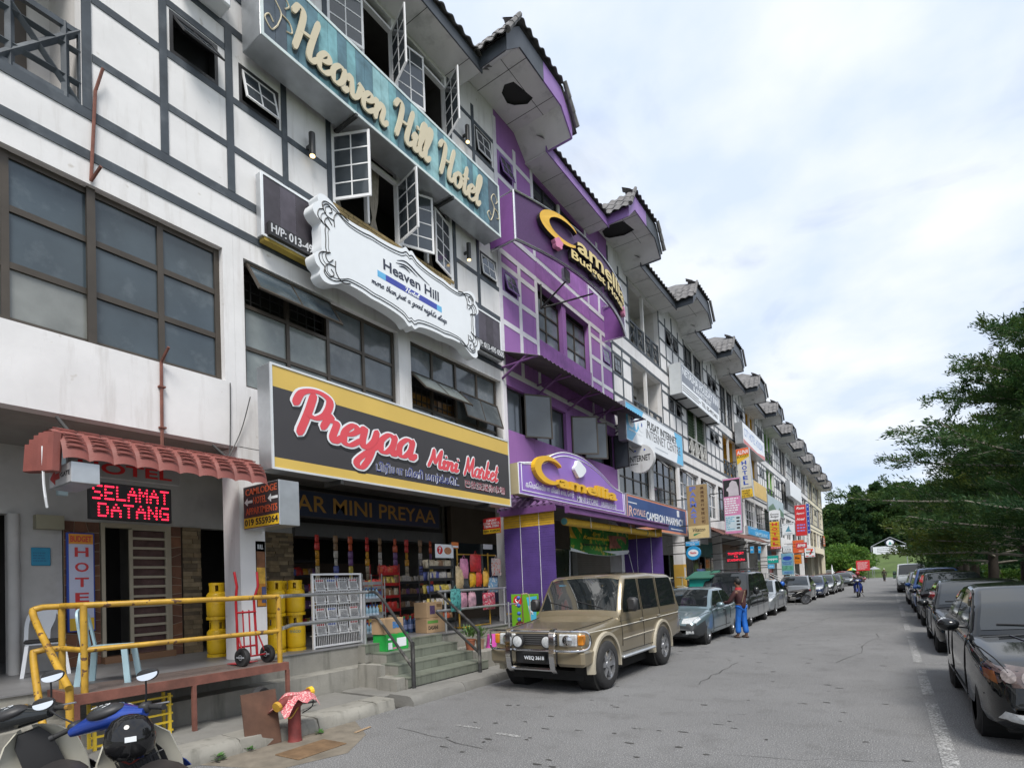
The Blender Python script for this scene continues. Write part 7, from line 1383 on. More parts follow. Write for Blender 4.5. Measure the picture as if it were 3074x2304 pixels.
def finish_sedan(c, txt='', lamp=LENS, grille=True, lampz=(.56, .70), lampy=(.42, .76), dlo=None):
    P = c.P; x1, x2, x3, x4 = P['cab']; W = c.W
    c.top_glass('windscreen', x1+.07, x2-.04); c.top_glass('rear_window', x3+.10, x4-.08); mid = P.get('bp', (x1+x4)/2+.02)
    c.side_glass(x1+.30, mid-.04); c.side_glass(mid+.04, x4-.30)
    c.seam([(P['fo']+c.ra+.10, .30), (P['fo']+c.ra+.08, c.zb-.03)]); c.seam([(mid, .30), (mid, c.zb)]); c.seam([(P['fo']+P['wb']-c.ra*.9, .50), (P['fo']+P['wb']-c.ra*.8, c.zb)]); c.seam([(P['fo']+c.ra+.1, .36), (P['fo']+P['wb']-c.ra, .36)])
    for sg in (1, -1): c.topline([(.13+.02*k, sg*(W/2-.20+.003*k)) for k in range(0, 50, 6)])
    a, b = lampz; y0, y1 = lampy
    c.front('headlamp', [(y0, a+.01), (y1-.02, a+.02), (y1+.03, (a+b)/2+.03), (y1-.04, b+.02), (y0, b-.02)], lamp)
    if grille: c.front('grille', [(-y0+.05, a+.02), (y0-.05, a+.02), (y0-.07, b-.03), (-y0+.07, b-.03)], BPL, both=False); c.front('grille_bar', [(-y0+.05, b-.03), (y0-.05, b-.03), (y0-.05, b-.012), (-y0+.05, b-.012)], CHR, both=False, lift=.006)
    c.front('air_intake', [(-.45, .30), (.45, .30), (.40, .40), (-.40, .40)], SEAM, both=False); c.front('fog_lamp', [(.52, .32), (.70, .33), (.70, .40), (.53, .40)], lamp)
    c.front('tail_lamp', [(.45, .72), (.80, .70), (.80, .86), (.45, .86)], TAIL, d=1); c.mirrors(x1+.42, c.mat); c.handles((mid-.14, P['fo']+P['wb']-c.ra*.6), c.zb-.10); c.wipers(x1+.09, x1+.14)
    if txt: c.plate(txt, .40)
def yaw_at(c_yf, P): return c_yf+(P['L']/2-P['fo'])
def left_car(name, label, P, mat, yf, xo=-3.83, **k): return Car(name, label, P, mat, (xo-P['W']/2+.01, yaw_at(yf, P), 0), R(-90), **k)
def right_car(name, label, P, mat, yf, xo=.68, **k): return Car(name, label, P, mat, (xo+P['W']/2-.01, yaw_at(yf, P), 0), R(-90), **k)
# --- beige off-roader
BEI = M('paint_beige', (.245, .205, .135), .36, metal=.4, var=.08, coat=.8, dirt=(.20, .15, .095), damt=.6)
PP = dict(L=4.62, W=1.72, fo=.72, wb=2.66, r=.385, tw=.27, win=-.05, roof=1.86, belt=1.13, cab=(1.36, 1.84, 4.30, 4.56), tumble=.13, inset=.03, crown=.03, arch=1.16, spokes=6,
          top=[(0, .90), (.02, .97), (.08, 1.0), (.4, 1.02), (1.0, 1.07), (1.4, 1.12), (2, 1.14), (4.5, 1.15), (4.6, 1.12), (4.62, 1.0)], bot=[(0, .50), (.3, .42), (.9, .36), (3.8, .38), (4.62, .5)], plan=[(0, .93), (.05, .96), (.25, .985), (.6, 1), (4.3, 1), (4.55, .98), (4.62, .95)])
c = left_car('off_roader', 'dusty beige off-roader with chrome bull bar parked by the steps', PP, BEI, 8.18, -3.82, cat='car'); t = c.t; Lh = c.L/2
c.top_glass('windscreen', 1.42, 1.80, .07); c.side_glass(1.55, 2.36, .12); c.side_glass(2.46, 3.28, .12); c.side_glass(3.40, 4.35, .12)
c.seam([(1.40, .60), (1.40, 1.1)]); c.seam([(2.41, .50), (2.41, 1.75)]); c.seam([(3.33, .95), (3.33, 1.75)]); c.seam([(1.4, .5), (2.9, .5)]); c.seam([(.1, .93), (4.5, .98)], mat=M('cream_stripe', (.55, .52, .45), .4), r=.009, name='trim_strip'); c.seam([(1.42, .72), (2.95, .74)], mat=M('beige_strip', (.42, .38, .3), .4), r=.012, name='trim_strip')
for sg in (1, -1):
    c.topline([(.1+.02*k, sg*(.62+.002*k)) for k in range(0, 62, 6)], r=.006)
    for x in (c.xf_, c.xr_):   # flared arches
        ar = [(x+(c.ra+.03)*math.cos(a), sg*(c.W/2+.035), PP['r']*.98+(c.ra+.03)*math.sin(a)) for a in np.linspace(R(-8), R(188), 22)]
        t.add('wheel_flare', g_loft([[(p[0], p[1]-sg*.16, p[2]), (p[0]+(p[0]-x)*.16, p[1]-sg*.12, p[2]+(p[2]-PP['r'])*.16), (p[0]+(p[0]-x)*.10, p[1]-sg*.0, p[2]+(p[2]-PP['r'])*.10), (p[0], p[1], p[2])] for p in ar]), M('pale_beige_flare', (.40, .36, .28), .45, var=.1, dirt=(.25, .2, .14), damt=.4), c.body, smooth=True, ang=50)
    t.add('running_board', g_cbox(c.xr_+c.ra+.12, c.xf_-c.ra-.12, min(sg*.74, sg*.93), max(sg*.74, sg*.93), .40, .45, .02), ALU); t.add('mud_flap', g_box(c.xf_-c.ra-.10, c.xf_-c.ra-.08, min(sg*.62, sg*.86), max(sg*.62, sg*.86), .28, .58), BPL)
    y = sg*.99; m = t.add('wing_mirror', g_cbox(Lh-1.66, Lh-1.52, y-.09, y+.09, 1.18, 1.42, .04), BPL, smooth=True); t.add('mirror_glass', g_box(Lh-1.668, Lh-1.66, y-.07, y+.07, 1.2, 1.4), M('mirror_glass', (.5, .52, .55), .05, metal=.9, var=0), m)
    h = t.add('headlamp', g_cbox(Lh-.06, Lh+.018, min(sg*.40, sg*.72), max(sg*.40, sg*.72), .74, .93, .02), LENS); t.add('lamp_disc', xf(g_lathe([(.075, 0), (.085, .008), (.07, .02), (.001, .028)], 20, 'x'), Matrix.Translation((Lh+.018, sg*.56, .835))), CHR, h, smooth=True); t.add('indicator', g_cbox(Lh-.1, Lh+.012, min(sg*.725, sg*.82), max(sg*.725, sg*.82), .76, .92, .015), AMBER)
    s_ = t.add('spot_lamp', xf(g_lathe([(.03, -.10), (.10, -.04), (.11, .02), (.105, .035), (.001, .045)], 22, 'x'), Matrix.Translation((Lh+.12, sg*.27, .82))), BPL, smooth=True); t.add('spot_glass', xf(g_lathe([(.098, .030), (.07, .045), (.001, .052)], 22, 'x'), Matrix.Translation((Lh+.12, sg*.27, .82))), LENS, s_, smooth=True)
    t.add('bumper_end', g_cbox(Lh-.30, Lh+.10, min(sg*.38, sg*.87), max(sg*.38, sg*.87), .44, .70, .05), BEI, smooth=True, ang=30)
    t.add('bull_bar_upright', g_loft([[(Lh+.17+o[0]+dx, sg*.40+o[1], z) for o in ((-.02, -.045), (.03, -.045), (.03, .045), (-.02, .045))] for z, dx in ((.34, -.06), (.42, .02), (.6, .05), (.95, .03), (1.03, -.04))]), CHR, smooth=True, ang=50)
    t.add('bull_bar_loop', g_tube([tuple(p) for p in spline([(Lh+.16, sg*.40, .985), (Lh+.12, sg*.75, .985), (Lh+.02, sg*.90, .96), (Lh-.03, sg*.93, .84), (Lh+.02, sg*.90, .72), (Lh+.13, sg*.75, .69), (Lh+.17, sg*.40, .69)], 4)], .02, 8), CHR, smooth=True)
t.add('grille', g_box(Lh-.05, Lh+.012, -.38, .38, .75, .93), BPL)
for i in range(5): t.add('grille_slat', g_box(Lh+.008, Lh+.024, -.37, .37, .765+.034*i, .778+.034*i), M('slat_grey', (.12, .12, .12), .4))
for z, r_ in ((.985, .02), (.69, .022), (.40, .03)): t.add('bull_bar_tube', g_tube([(Lh+.15, -.41, z), (Lh+.15, .41, z)], r_, 8), CHR, smooth=True)
t.add('bumper_centre', g_cbox(Lh-.25, Lh+.06, -.38, .38, .46, .68, .02), BPL); c.plate('WEQ 3618', .50, .42, .12, q=-.10); c.handles((2.28, 3.2), 1.0, BEI)
t.add('rear_bumper', g_cbox(-Lh-.12, -Lh+.1, -.8, .8, .5, .72, .04), BEI); t.add('sun_roof', g_box(Lh-2.9, Lh-2.2, -.35, .35, 1.868, 1.878), CGL, c.cabin)
c.front('tail_lamp', [(.62, .78), (.80, .78), (.80, 1.0), (.62, 1.0)], TAIL, d=1); c.wipers(1.43, 1.50)
t.add('sticker', xf(g_box(-.08, .08, -.002, .002, -.04, .04), Matrix.Translation((Lh-1.72, -.42, 1.68)) @ Matrix.Rotation(R(90), 4, 'Z') @ Matrix.Rotation(R(-58), 4, 'X')), SKYB, c.cabin)
t.add('steering_wheel', xf(g_tube([(0, .17*math.cos(a), .17*math.sin(a)) for a in np.linspace(0, 2*math.pi, 18, endpoint=False)], .014, 6, closed=True), Matrix.Translation((Lh-1.75, -.38, 1.16)) @ Matrix.Rotation(R(-25), 4, 'Y')), BPL, c.cabin)
# --- teal-grey sedan with black bumper
dkb = M('dark_bumper', (.03, .033, .036), .55, var=.1)
P = sedan_P(4.46, 1.74, 1.42, two=(dkb, lambda q, z, y: (q < .62 and z < .555) or (q > 3.95 and z < .5)))
c = left_car('sedan', 'pale teal-grey sedan with a black front bumper behind the beige off-roader', P, paint('teal_grey', .16, .225, .25, .5), 14.4); finish_sedan(c)
# --- dark people carrier with silver skirt
DKP = paint('charcoal', .022, .024, .026, .2); SILP = paint('silver', .42, .44, .46, .6)
PV = dict(L=4.4, W=1.70, fo=.78, wb=2.75, r=.315, roof=1.84, belt=1.02, cab=(.72, 1.45, 4.05, 4.36), tumble=.16, inset=.04, top=[(0, .55), (.03, .70), (.10, .82), (.75, 1.0), (1.2, 1.03), (4.3, 1.04), (4.38, .95), (4.4, .7)], plan=[(0, .84), (.06, .9), (.25, .965), (.6, 1), (4.1, 1), (4.35, .96), (4.4, .92)])
c = left_car('people_carrier', 'black people carrier with silver lower panels and a roof rack', dict(PV, two=(SILP, lambda q, z, y: z < .66)), DKP, 19.6); x1, x2, x3, x4 = PV['cab']
c.top_glass('windscreen', x1+.06, x2-.03, .08); c.side_glass(1.15, 1.9); c.side_glass(1.98, 3.0); c.side_glass(3.1, 4.1); c.seam([(1.94, .3), (1.94, 1.7)]); c.seam([(3.05, .3), (3.05, 1.7)])
c.front('headlamp', [(.40, .62), (.76, .64), (.80, .78), (.45, .76)], LENS); c.front('grille', [(-.34, .6), (.34, .6), (.3, .72), (-.3, .72)], BPL, both=False); c.mirrors(1.25, DKP, 1.15, (.09, .10, .13)); c.handles((1.82, 2.92), .92); c.wipers(.80, .86); c.front('tail_lamp', [(.66, .9), (.80, .9), (.80, 1.3), (.66, 1.3)], TAIL, d=1)
for sg in (1, -1): c.t.add('roof_rail', g_tube([(c.L/2-1.6, sg*.6, 1.9), (c.L/2-3.9, sg*.6, 1.9)], .02, 6), BPL, c.cabin)
for q in (1.9, 2.7, 3.6): c.t.add('rack_bar', g_tube([(c.L/2-q, -.66, 1.915), (c.L/2-q, .66, 1.915)], .018, 6), BPL, c.cabin)
# --- further cars on the left
c = left_car('sedan', 'silver sedan tucked behind the black people carrier', sedan_P(4.5, 1.72, 1.46), paint('silver_a', .40, .43, .46, .6), 24.6); finish_sedan(c)
c = left_car('sedan', 'mid-grey newer sedan with a parked motorbike in front of it', sedan_P(4.54, 1.78, 1.5), paint('grey', .27, .28, .29, .6), 34.6, -3.6); finish_sedan(c)
c = left_car('sedan', 'dark blue sedan third from the far end of the left row', sedan_P(4.35, 1.7, 1.4), paint('navy', .02, .035, .09, .4), 40.4, -3.4); finish_sedan(c, lamp=LENS)
c = left_car('sedan', 'charcoal sedan second from the far end of the left row', sedan_P(4.3, 1.7, 1.42), paint('charcoal_b', .045, .05, .055, .5), 45.4, -3.2); finish_sedan(c)
c = left_car('sedan', 'dark grey sedan at the far end of the left row', sedan_P(4.3, 1.7, 1.4), paint('charcoal_c', .06, .062, .066, .5), 50.2, -3.05); finish_sedan(c)
c = Car('sedan', 'slate sedan parked askew far down beyond the left row', sedan_P(4.4, 1.72, 1.42), paint('slate', .07, .085, .095, .5), (-4.0, 68.5, 0), R(-82)); finish_sedan(c)
c = Car('hatchback', 'red car parked crosswise at the far end of the street', sedan_P(4.0, 1.68, 1.5, wb=2.4), paint('red', .30, .015, .02, .2), (-4.4, 84.5, 0), R(-30)); finish_sedan(c)
c = Car('pickup', 'grey pickup parked crosswise beside the far cafe', sedan_P(4.8, 1.75, 1.75, belt=1.05, r=.36, cab=(1.35, 1.9, 2.9, 3.2), top=[(0, .7), (.05, .9), (1.3, 1.0), (3.2, 1.05), (4.75, 1.05), (4.8, .7)]), paint('grey_b', .2, .21, .21, .5), (-7.6, 100.5, 0), R(-10)); c.top_glass('windscreen', 1.42, 1.86)
# --- right-hand row
BK = paint('black', .008, .009, .010, .0, .18); SMOKE = M('smoked_lens', (.10, .07, .065), .1, var=.5, sc_=12, spec=.9)
P = sedan_P(4.8, 1.80, 1.50, fo=.93, wb=2.72, r=.325, belt=1.0, cab=(1.30, 2.20, 3.45, 4.30), spokes=5)
P['top'] = [(0, .56), (.03, .70), (.10, .78), (.4, .86), (1.0, .95), (1.35, 1.0), (1.7, 1.01), (3.8, 1.03), (4.25, 1.05), (4.68, 1.02), (4.77, .9), (4.8, .66)]
c = right_car('sedan', 'glossy black sedan with smoked headlamps cut by the right picture edge', P, BK, 7.5, .66); finish_sedan(c, lamp=SMOKE, lampz=(.61, .79), lampy=(.40, .84))
c.front('lamp_reflector', circ(.06, .06, 12, .56, .70), M('smoked_reflector', (.22, .19, .185), .15, var=.4, sc_=30), lift=.004); c.front('lamp_reflector', circ(.05, .055, 12, .70, .715), M('smoked_reflector'), lift=.004); c.front('indicator', [(.77, .64), (.84, .67), (.84, .75), (.78, .74)], M('smoked_amber', (.22, .08, .03), .12), lift=.004); c.front('bumper_line', [(-.85, .50), (.85, .50), (.85, .512), (-.85, .512)], SEAM, both=False, lift=.002); c.topline([(.12, .30), (.5, .32), (.9, .40), (1.25, .52)], r=.006, mat=BK, name='bonnet_crease'); c.topline([(.12, -.30), (.5, -.32), (.9, -.40), (1.25, -.52)], r=.006, mat=BK, name='bonnet_crease'); c.plate('WJK 4417', .40)
c.front('fog_lamp', [(.50, .30), (.78, .33), (.74, .41), (.53, .38)], LENS, lift=.003)
P = sedan_P(4.5, 1.73, 1.42, belt=.90); c = right_car('sedan', 'second black sedan in the right row with amber and clear headlamps', P, BK, 14.2, .70); finish_sedan(c)
c.front('indicator', [(.60, .575), (.75, .59), (.77, .66), (.60, .67)], AMBER, lift=.004)
P = sedan_P(4.4, 1.72, 1.56, cab=(1.1, 1.9, 3.6, 4.2), belt=.95); c = right_car('hatchback', 'black high-roofed car third in the right row', P, paint('black_b', .012, .012, .014, .1, .2), 20.3, .72); finish_sedan(c)
P = sedan_P(4.2, 1.70, 1.68, cab=(1.0, 1.65, 3.75, 4.15), belt=1.0, r=.33); c = right_car('hatchback', 'bright blue high-roofed car fourth in the right row', P, paint('blue', .012, .08, .30, .3), 26.2, .72); finish_sedan(c)
P = sedan_P(3.8, 1.66, 1.52, cab=(.95, 1.7, 3.2, 3.7), wb=2.4, belt=.93); c = right_car('hatchback', 'silver-grey hatchback fifth in the right row', P, paint('silver_d', .26, .27, .28, .6), 31.6, .66); finish_sedan(c)
PH = dict(L=4.7, W=1.7, fo=.95, wb=2.57, r=.33, roof=1.96, belt=1.16, cab=(.35, .95, 4.4, 4.66), tumble=.10, inset=.03, top=[(0, .6), (.03, .85), (.12, 1.0), (.4, 1.14), (1, 1.17), (4.6, 1.18), (4.7, .9)], plan=[(0, .88), (.06, .93), (.3, .98), (.7, 1), (4.4, 1), (4.7, .95)], two=(BPL, lambda q, z, y: q < .7 and z < .58))
c = right_car('minivan', 'white delivery van at the far end of the right row', PH, M('van_white', (.72, .74, .74), .35, var=.04, coat=.6), 46.6, .46, cat='van'); c.top_glass('windscreen', .40, .92, .09); c.side_glass(.7, 1.6); c.side_glass(1.7, 2.9); c.side_glass(3.0, 4.4); c.front('headlamp', [(.46, .66), (.74, .68), (.74, .82), (.46, .82)], LENS); c.mirrors(.75, BPL, 1.3); c.plate('WPX 2208', .42)
# ------------------------------------------------------------------ people
def skin(name, verts, edges, rad, mat, sub=2):
    me = bpy.data.meshes.new(name); me.from_pydata(verts, edges, []); o = link('tmp', me); o.modifiers.new('s', 'SKIN'); o.modifiers.new('u', 'SUBSURF').levels = sub
    for i, v in enumerate(me.skin_vertices[0].data): v.radius = rad[i] if isinstance(rad[i], tuple) else (rad[i], rad[i]); v.use_root = i == 0
    r = bpy.data.meshes.new_from_object(o.evaluated_get(bpy.context.evaluated_depsgraph_get())); r.name = name; bpy.data.objects.remove(o)
    r.materials.clear(); r.materials.append(mat); r.polygons.foreach_set('use_smooth', [True]*len(r.polygons)); return r
SKN = M('brown_skin', (.16, .085, .05), .55, var=.1, sc_=12); HAIR = M('black_hair', (.012, .011, .01), .6)
def person(label, loc, rz, top, bot, H=1.65, lh=None, rh=None, lfoot=(.02, .10, 0), rfoot=(-.02, -.10, 0), lknee=None, rknee=None, hip=None, chest=None, head=None, helmet=None, shoe=INK, hair=HAIR, collar=None, sleeves=True, shorts=False, jl=.02):
    """standing or seated figure, local x forward, y left; all lengths for 1.65 m, scaled by H"""
    t = Th('person', label, 'person', loc, rz); k = H/1.65; S = lambda p: tuple(q*k for q in p); V3 = lambda p: Vector(p)
    hip = hip or (0, 0, .86); chest = chest or (.01, 0, 1.25); head = head or (chest[0]+.03, 0, chest[2]+.28)
    hp, ch, hd = V3(hip), V3(chest), V3(head); sh = [ch+Vector((-.01, s*.17, .06)) for s in (1, -1)]; nk = ch+(hd-ch)*.5
    lf, rf = V3(lfoot), V3(rfoot); hj = [hp+Vector((0, s*.085, -.04)) for s in (1, -1)]
    kn = [V3(q) if q else (hj[i]+(lf, rf)[i])/2+Vector((.03, 0, .03)) for i, q in enumerate((lknee, rknee))]
    hands = [V3(lh) if lh else sh[0]+Vector((.05, .06, -.56)), V3(rh) if rh else sh[1]+Vector((.05, -.06, -.56))]
    el = []
    for i in (0, 1):
        m = (sh[i]+hands[i])/2; d = hands[i]-sh[i]; bend = max(0, .30**2*1.0-(d.length/2)**2)**.5; el.append(m+Vector((-.35, (1, -1)[i]*.5, -.8)).normalized()*bend)
    an = [f+Vector((0, 0, .08)) for f in (lf, rf)]; toe = [f+Vector((.13, 0, .035)) for f in (lf, rf)]
    vs = [hp, (hp+ch)/2, ch, nk, hd, sh[0], el[0], hands[0], sh[1], el[1], hands[1], hj[0], kn[0], an[0], toe[0], hj[1], kn[1], an[1], toe[1], hd+Vector((.0, 0, .09))]
    es = [(0, 1), (1, 2), (2, 3), (3, 4), (2, 5), (5, 6), (6, 7), (2, 8), (8, 9), (9, 10), (0, 11), (11, 12), (12, 13), (13, 14), (0, 15), (15, 16), (16, 17), (17, 18), (4, 19)]
    rd = [(.10, .13), (.09, .12), (.09, .14), .05, (.085, .075), .055, .042, .03, .055, .042, .03, .08, .055, .04, .03, .08, .055, .04, .03, .075]
    t.add('body', skin('body', [S(v) for v in vs], es, [tuple(q*k for q in r) if isinstance(r, tuple) else r*k for r in rd], SKN), SKN)
    jv = [hp+Vector((0, 0, jl)), (hp+ch)/2, ch, nk-Vector((0, 0, .03)), sh[0], el[0], hands[0]+(el[0]-hands[0])*(.16 if sleeves else .75), sh[1], el[1], hands[1]+(el[1]-hands[1])*(.16 if sleeves else .75)]
    t.add('jacket' if sleeves else 'shirt', skin('jacket', [S(v) for v in jv], [(0, 1), (1, 2), (2, 3), (2, 4), (4, 5), (5, 6), (2, 7), (7, 8), (8, 9)], [tuple(q*k for q in r) if isinstance(r, tuple) else r*k for r in [(.135, .175), (.125, .16), (.12, .165), .06, .075, .06, .048, .075, .06, .048]], top), top)
    tv = [hp, hj[0], kn[0], an[0]+(kn[0]-an[0])*(.1 if not shorts else .8), hj[1], kn[1], an[1]+(kn[1]-an[1])*(.1 if not shorts else .8)]
    t.add('trousers', skin('trousers', [S(v) for v in tv], [(0, 1), (1, 2), (2, 3), (0, 4), (4, 5), (5, 6)], [tuple(q*k for q in r) if isinstance(r, tuple) else r*k for r in [(.09, .11), .092, .078, .082, .092, .078, .082]], bot), bot)
    hc = (hd+Vector((0, 0, .045)))*k
    hs = t.add('hair' if not helmet else 'helmet', g_ball(hc+Vector((-.018, 0, .035))*k, (.105*k, .088*k, .10*k) if not helmet else (.14*k, .13*k, .135*k), 14, 10), helmet or hair, smooth=True)
    for s_ in (1, -1):
        t.add('ear', g_ball(hc+Vector((.0, s_*.085, -.01))*k, (.02*k, .012*k, .03*k), 8, 6), SKN, smooth=True); t.add('eye', g_ball(hc+Vector((.082, s_*.032, .0))*k, .012*k, 8, 6), INK, smooth=True)
        i = 0 if s_ == 1 else 1; t.add('shoe', g_ball(((lf, rf)[i]+Vector((.05, 0, .035)))*k, (.13*k, .05*k, .04*k), 12, 6), shoe, smooth=True)
        h = hands[i]; d = (h-el[i]).normalized(); sd = Vector((-d.y, d.x, 0)); sd = sd.normalized() if sd.length > .1 else Vector((0, 1, 0)); n_ = d.cross(sd)
        hv = [h*k]; he = []; hr = [.030*k]
        for fi, (o, ln) in enumerate(((-.03, .07), (-.01, .085), (.01, .08), (.03, .065), (.045, .05))):
            b = h+d*(.055 if fi < 4 else .01)+sd*o; m_ = b+d*ln*.5-n_*.008; e = b+d*ln*.85-n_*.03+(sd*.03 if fi == 4 else Vector()); q = len(hv); hv += [b*k, m_*k, e*k]; he += [(0, q), (q, q+1), (q+1, q+2)]; hr += [.011*k, .009*k, .008*k]
        t.add('hand', skin('hand', [tuple(v) for v in hv], he, hr, SKN, 1), SKN)
    t.add('nose', g_ball(hc+Vector((.095, 0, -.022))*k, (.018*k, .013*k, .02*k), 8, 6), SKN, smooth=True); t.add('mouth', g_ball(hc+Vector((.083, 0, -.055))*k, (.008*k, .026*k, .006*k), 8, 4), M('lips', (.12, .05, .045), .5), smooth=True)
    if collar: t.add('collar', xf(g_lathe([(.085, -.03), (.10, -.02), (.075, .05), (.065, .05)], 14), Matrix.Translation(nk*k)), collar, smooth=True)
    return t
p_ = person('man in a maroon jacket and bright blue trousers beside the teal-grey sedan', (-3.36, 15.95, 0), R(150), M('maroon_cloth', (.055, .017, .018), .8, var=.25, sc_=8, bump=.3, bsc=14), M('bright_blue_cloth', (.012, .13, .50), .6, var=.25, sc_=6, bump=.4, bsc=10), 1.62, lh=(.40, .24, .98), rh=(.34, -.10, 1.0), lfoot=(.06, .10, 0), rfoot=(-.06, -.09, 0), chest=(.04, 0, 1.22), head=(.10, 0, 1.48), shoe=M('sandal', (.09, .06, .05), .7), collar=M('red_collar', (.4, .025, .035), .8), jl=-.10)
single('walking_stick', g_tube([(-3.30, 15.80, .98), (-3.20, 15.72, 1.28)], .012, 6), M('pale_stick', (.4, .3, .18), .7), 'short pale stick held against the maroon jacket', 'stick')
person('man with dark hair standing behind the teal cabinet', (-7.72, 28.0, PF), R(-70), M('blue_white_top', (.08, .12, .3), .8, var=.4, sc_=10), INK, 1.56)
person('dark silhouette of a person in the doorway of the purple shop', (-9.4, 15.6, PF), R(-20), INK, INK, 1.62)
person('man in dark clothes walking across the far end of the street', (-.42, 84.5, 0), R(-100), M('olive_cloth', (.05, .05, .035), .8), INK, 1.6, lfoot=(.22, .09, 0), rfoot=(-.2, -.09, 0), lknee=(.14, .09, .46), rknee=(.0, -.09, .45), hair=M('white_cap', (.6, .6, .55), .7))
# ------------------------------------------------------------------ motorbikes
def motorbike(label, loc, rz, col, shield, lean=0, steer=0, basket=False, group='motorbikes', bar_end=BPL):
    """underbone scooter, local x forward; fork and handlebar turn about the steering head"""
    t = Th('motorbike', label, 'motorbike', loc, Matrix.Rotation(rz, 3, 'Z') @ Matrix.Rotation(lean, 3, 'X'), group); SM = dict(smooth=True, ang=50)
    hx = .50; ST = Matrix.Translation((hx, 0, 0)) @ Matrix.Rotation(steer, 4, 'Z') @ Matrix.Translation((-hx, 0, 0))
    def wheel(x, m):
        w_ = t.add('tyre', xf(g_lathe([(.205, -.035), (.255, -.04), (.275, -.015), (.275, .015), (.255, .04), (.205, .035), (.205, -.035)], 26, 'y'), m @ Matrix.Translation((x, 0, .275))), TYRE, **SM)
        t.add('rim', xf(merge(g_lathe([(.19, -.025), (.21, -.03), (.21, .03), (.19, .025), (.19, -.025)], 24, 'y'), g_lathe([(.001, -.05), (.045, -.05), (.045, .05), (.001, .05)], 12, 'y'), *[xf(g_box(.03, .2, -.012, .012, -.012, .012), Matrix.Rotation(R(60*i), 4, 'Y')) for i in range(6)]), m @ Matrix.Translation((x, 0, .275))), ALLOY, w_, **SM)
    wheel(.63, ST); wheel(-.62, Matrix.Identity(4))
    t.add('front_fender', xf(g_loft([[(.63+.30*math.cos(a)+dx, y, .275+.30*math.sin(a)) for dx, y in ((0, -.05), (.0, .05), (.012*math.cos(a), .05), (.012*math.cos(a), -.05))] for a in np.linspace(R(20), R(150), 10)]), ST), col, **SM)
    for y in (-.07, .07): t.add('fork', xf(g_tube([(.63, y, .275), (.54, y*.9, .75)], .022, 8), ST), ALLOY, **SM)
    # handlebar cowl, gauge, grips, levers, mirrors, headlamp
    t.add('handlebar_cowl', xf(g_loft([[(.47+a*math.cos(q)*(1-.0*i)-.05*abs(y)/.2, y, 1.04+b*math.sin(q)-.02*abs(y)/.2) for q in np.linspace(0, 2*math.pi, 14, endpoint=False)] for y, a, b in ((-.25, .035, .03), (-.20, .05, .042), (-.12, .075, .06), (-.05, .11, .075), (.05, .11, .075), (.12, .075, .06), (.20, .05, .042), (.25, .035, .03))]), ST), col, **SM)
    gg = t.add('gauge_cluster', xf(g_ball((.42, 0, 1.085), (.085, .12, .045), 20, 8), ST), BPL, **SM); t.add('gauge_dial', xf(g_ball((.41, 0, 1.10), (.055, .09, .034), 18, 6), ST), M('dial_face', (.05, .055, .06), .2, var=.3, sc_=40), gg, **SM)
    for k in range(7): a = R(-140+k*40); t.add('dial_mark', xf(g_box(-.004, .004, -.011, .011, 0, .002), ST @ Matrix.Translation((.40+.03*math.cos(a), .055*math.sin(a), 1.1335-.004*abs(math.cos(a)))) @ Matrix.Rotation(a, 4, 'Z')), SWHITE, gg)
    t.add('headlamp', xf(g_ball((.55, 0, 1.02), (.05, .10, .06), 14, 8), ST), LENS, **SM)
    for s_ in (1, -1):
        t.add('grip', xf(g_tube([(.45, s_*.24, 1.035), (.40, s_*.36, 1.02)], .017, 10), ST), RUB, **SM); t.add('bar_end', xf(g_tube([(.40, s_*.36, 1.02), (.392, s_*.385, 1.017)], .02, 10), ST), bar_end, **SM); t.add('switch_block', xf(g_cbox(.40, .48, min(s_*.21, s_*.27), max(s_*.21, s_*.27), 1.0, 1.07, .012), ST), BPL, **SM); t.add('brake_lever', xf(g_tube([(.49, s_*.24, 1.03), (.47, s_*.38, 1.02)], .007, 6), ST), ALLOY if s_ < 0 else BPL, **SM)
        t.add('mirror_stem', xf(g_tube([tuple(p) for p in spline([(.45, s_*.24, 1.05), (.42, s_*.30, 1.15), (.41, s_*.33, 1.22)], 4)], .006, 6), ST), BPL, **SM); mm = t.add('mirror_shell', xf(g_loft([[(.415+x, s_*.35+.075*f*math.cos(q), 1.25+.040*f*math.sin(q)) for q in np.linspace(0, 2*math.pi, 18, endpoint=False)] for x, f in ((.03, .5), (.02, .9), (.0, 1), (-.002, .95))]), ST), BPL, **SM)
        t.add('mirror_glass', xf(g_prism([(.070*math.cos(q), .036*math.sin(q)) for q in np.linspace(0, 2*math.pi, 20, endpoint=False)], 0, .002), ST @ Matrix.Translation((.412, s_*.35, 1.25)) @ Matrix.Rotation(R(24), 4, 'Y') @ Matrix(((0, 0, -1, 0), (1, 0, 0, 0), (0, 1, 0, 0), (0, 0, 0, 1)))), M('mirror_silver', (.9, .92, .95), .02, metal=1, var=0), mm)
    # leg shield, body, seat
    for s_ in (1, -1): t.add('leg_shield', g_loft([[(x, s_*y, z) for x, y in ((.46, .03), (.44, w_*.6), (.36, w_), (.345, w_-.008), (.425, w_*.55), (.44, .03))] for z, w_ in ((.30, .13), (.42, .19), (.6, .23), (.8, .22), (.9, .15), (.95, .08))]), shield, **SM)
    t.add('inner_panel', g_loft([[(x, y, z) for x, y in ((.43, -w_), (.43, w_), (.38, w_), (.38, -w_))] for z, w_ in ((.35, .08), (.6, .11), (.85, .10), (.93, .06))]), BPL, **SM)
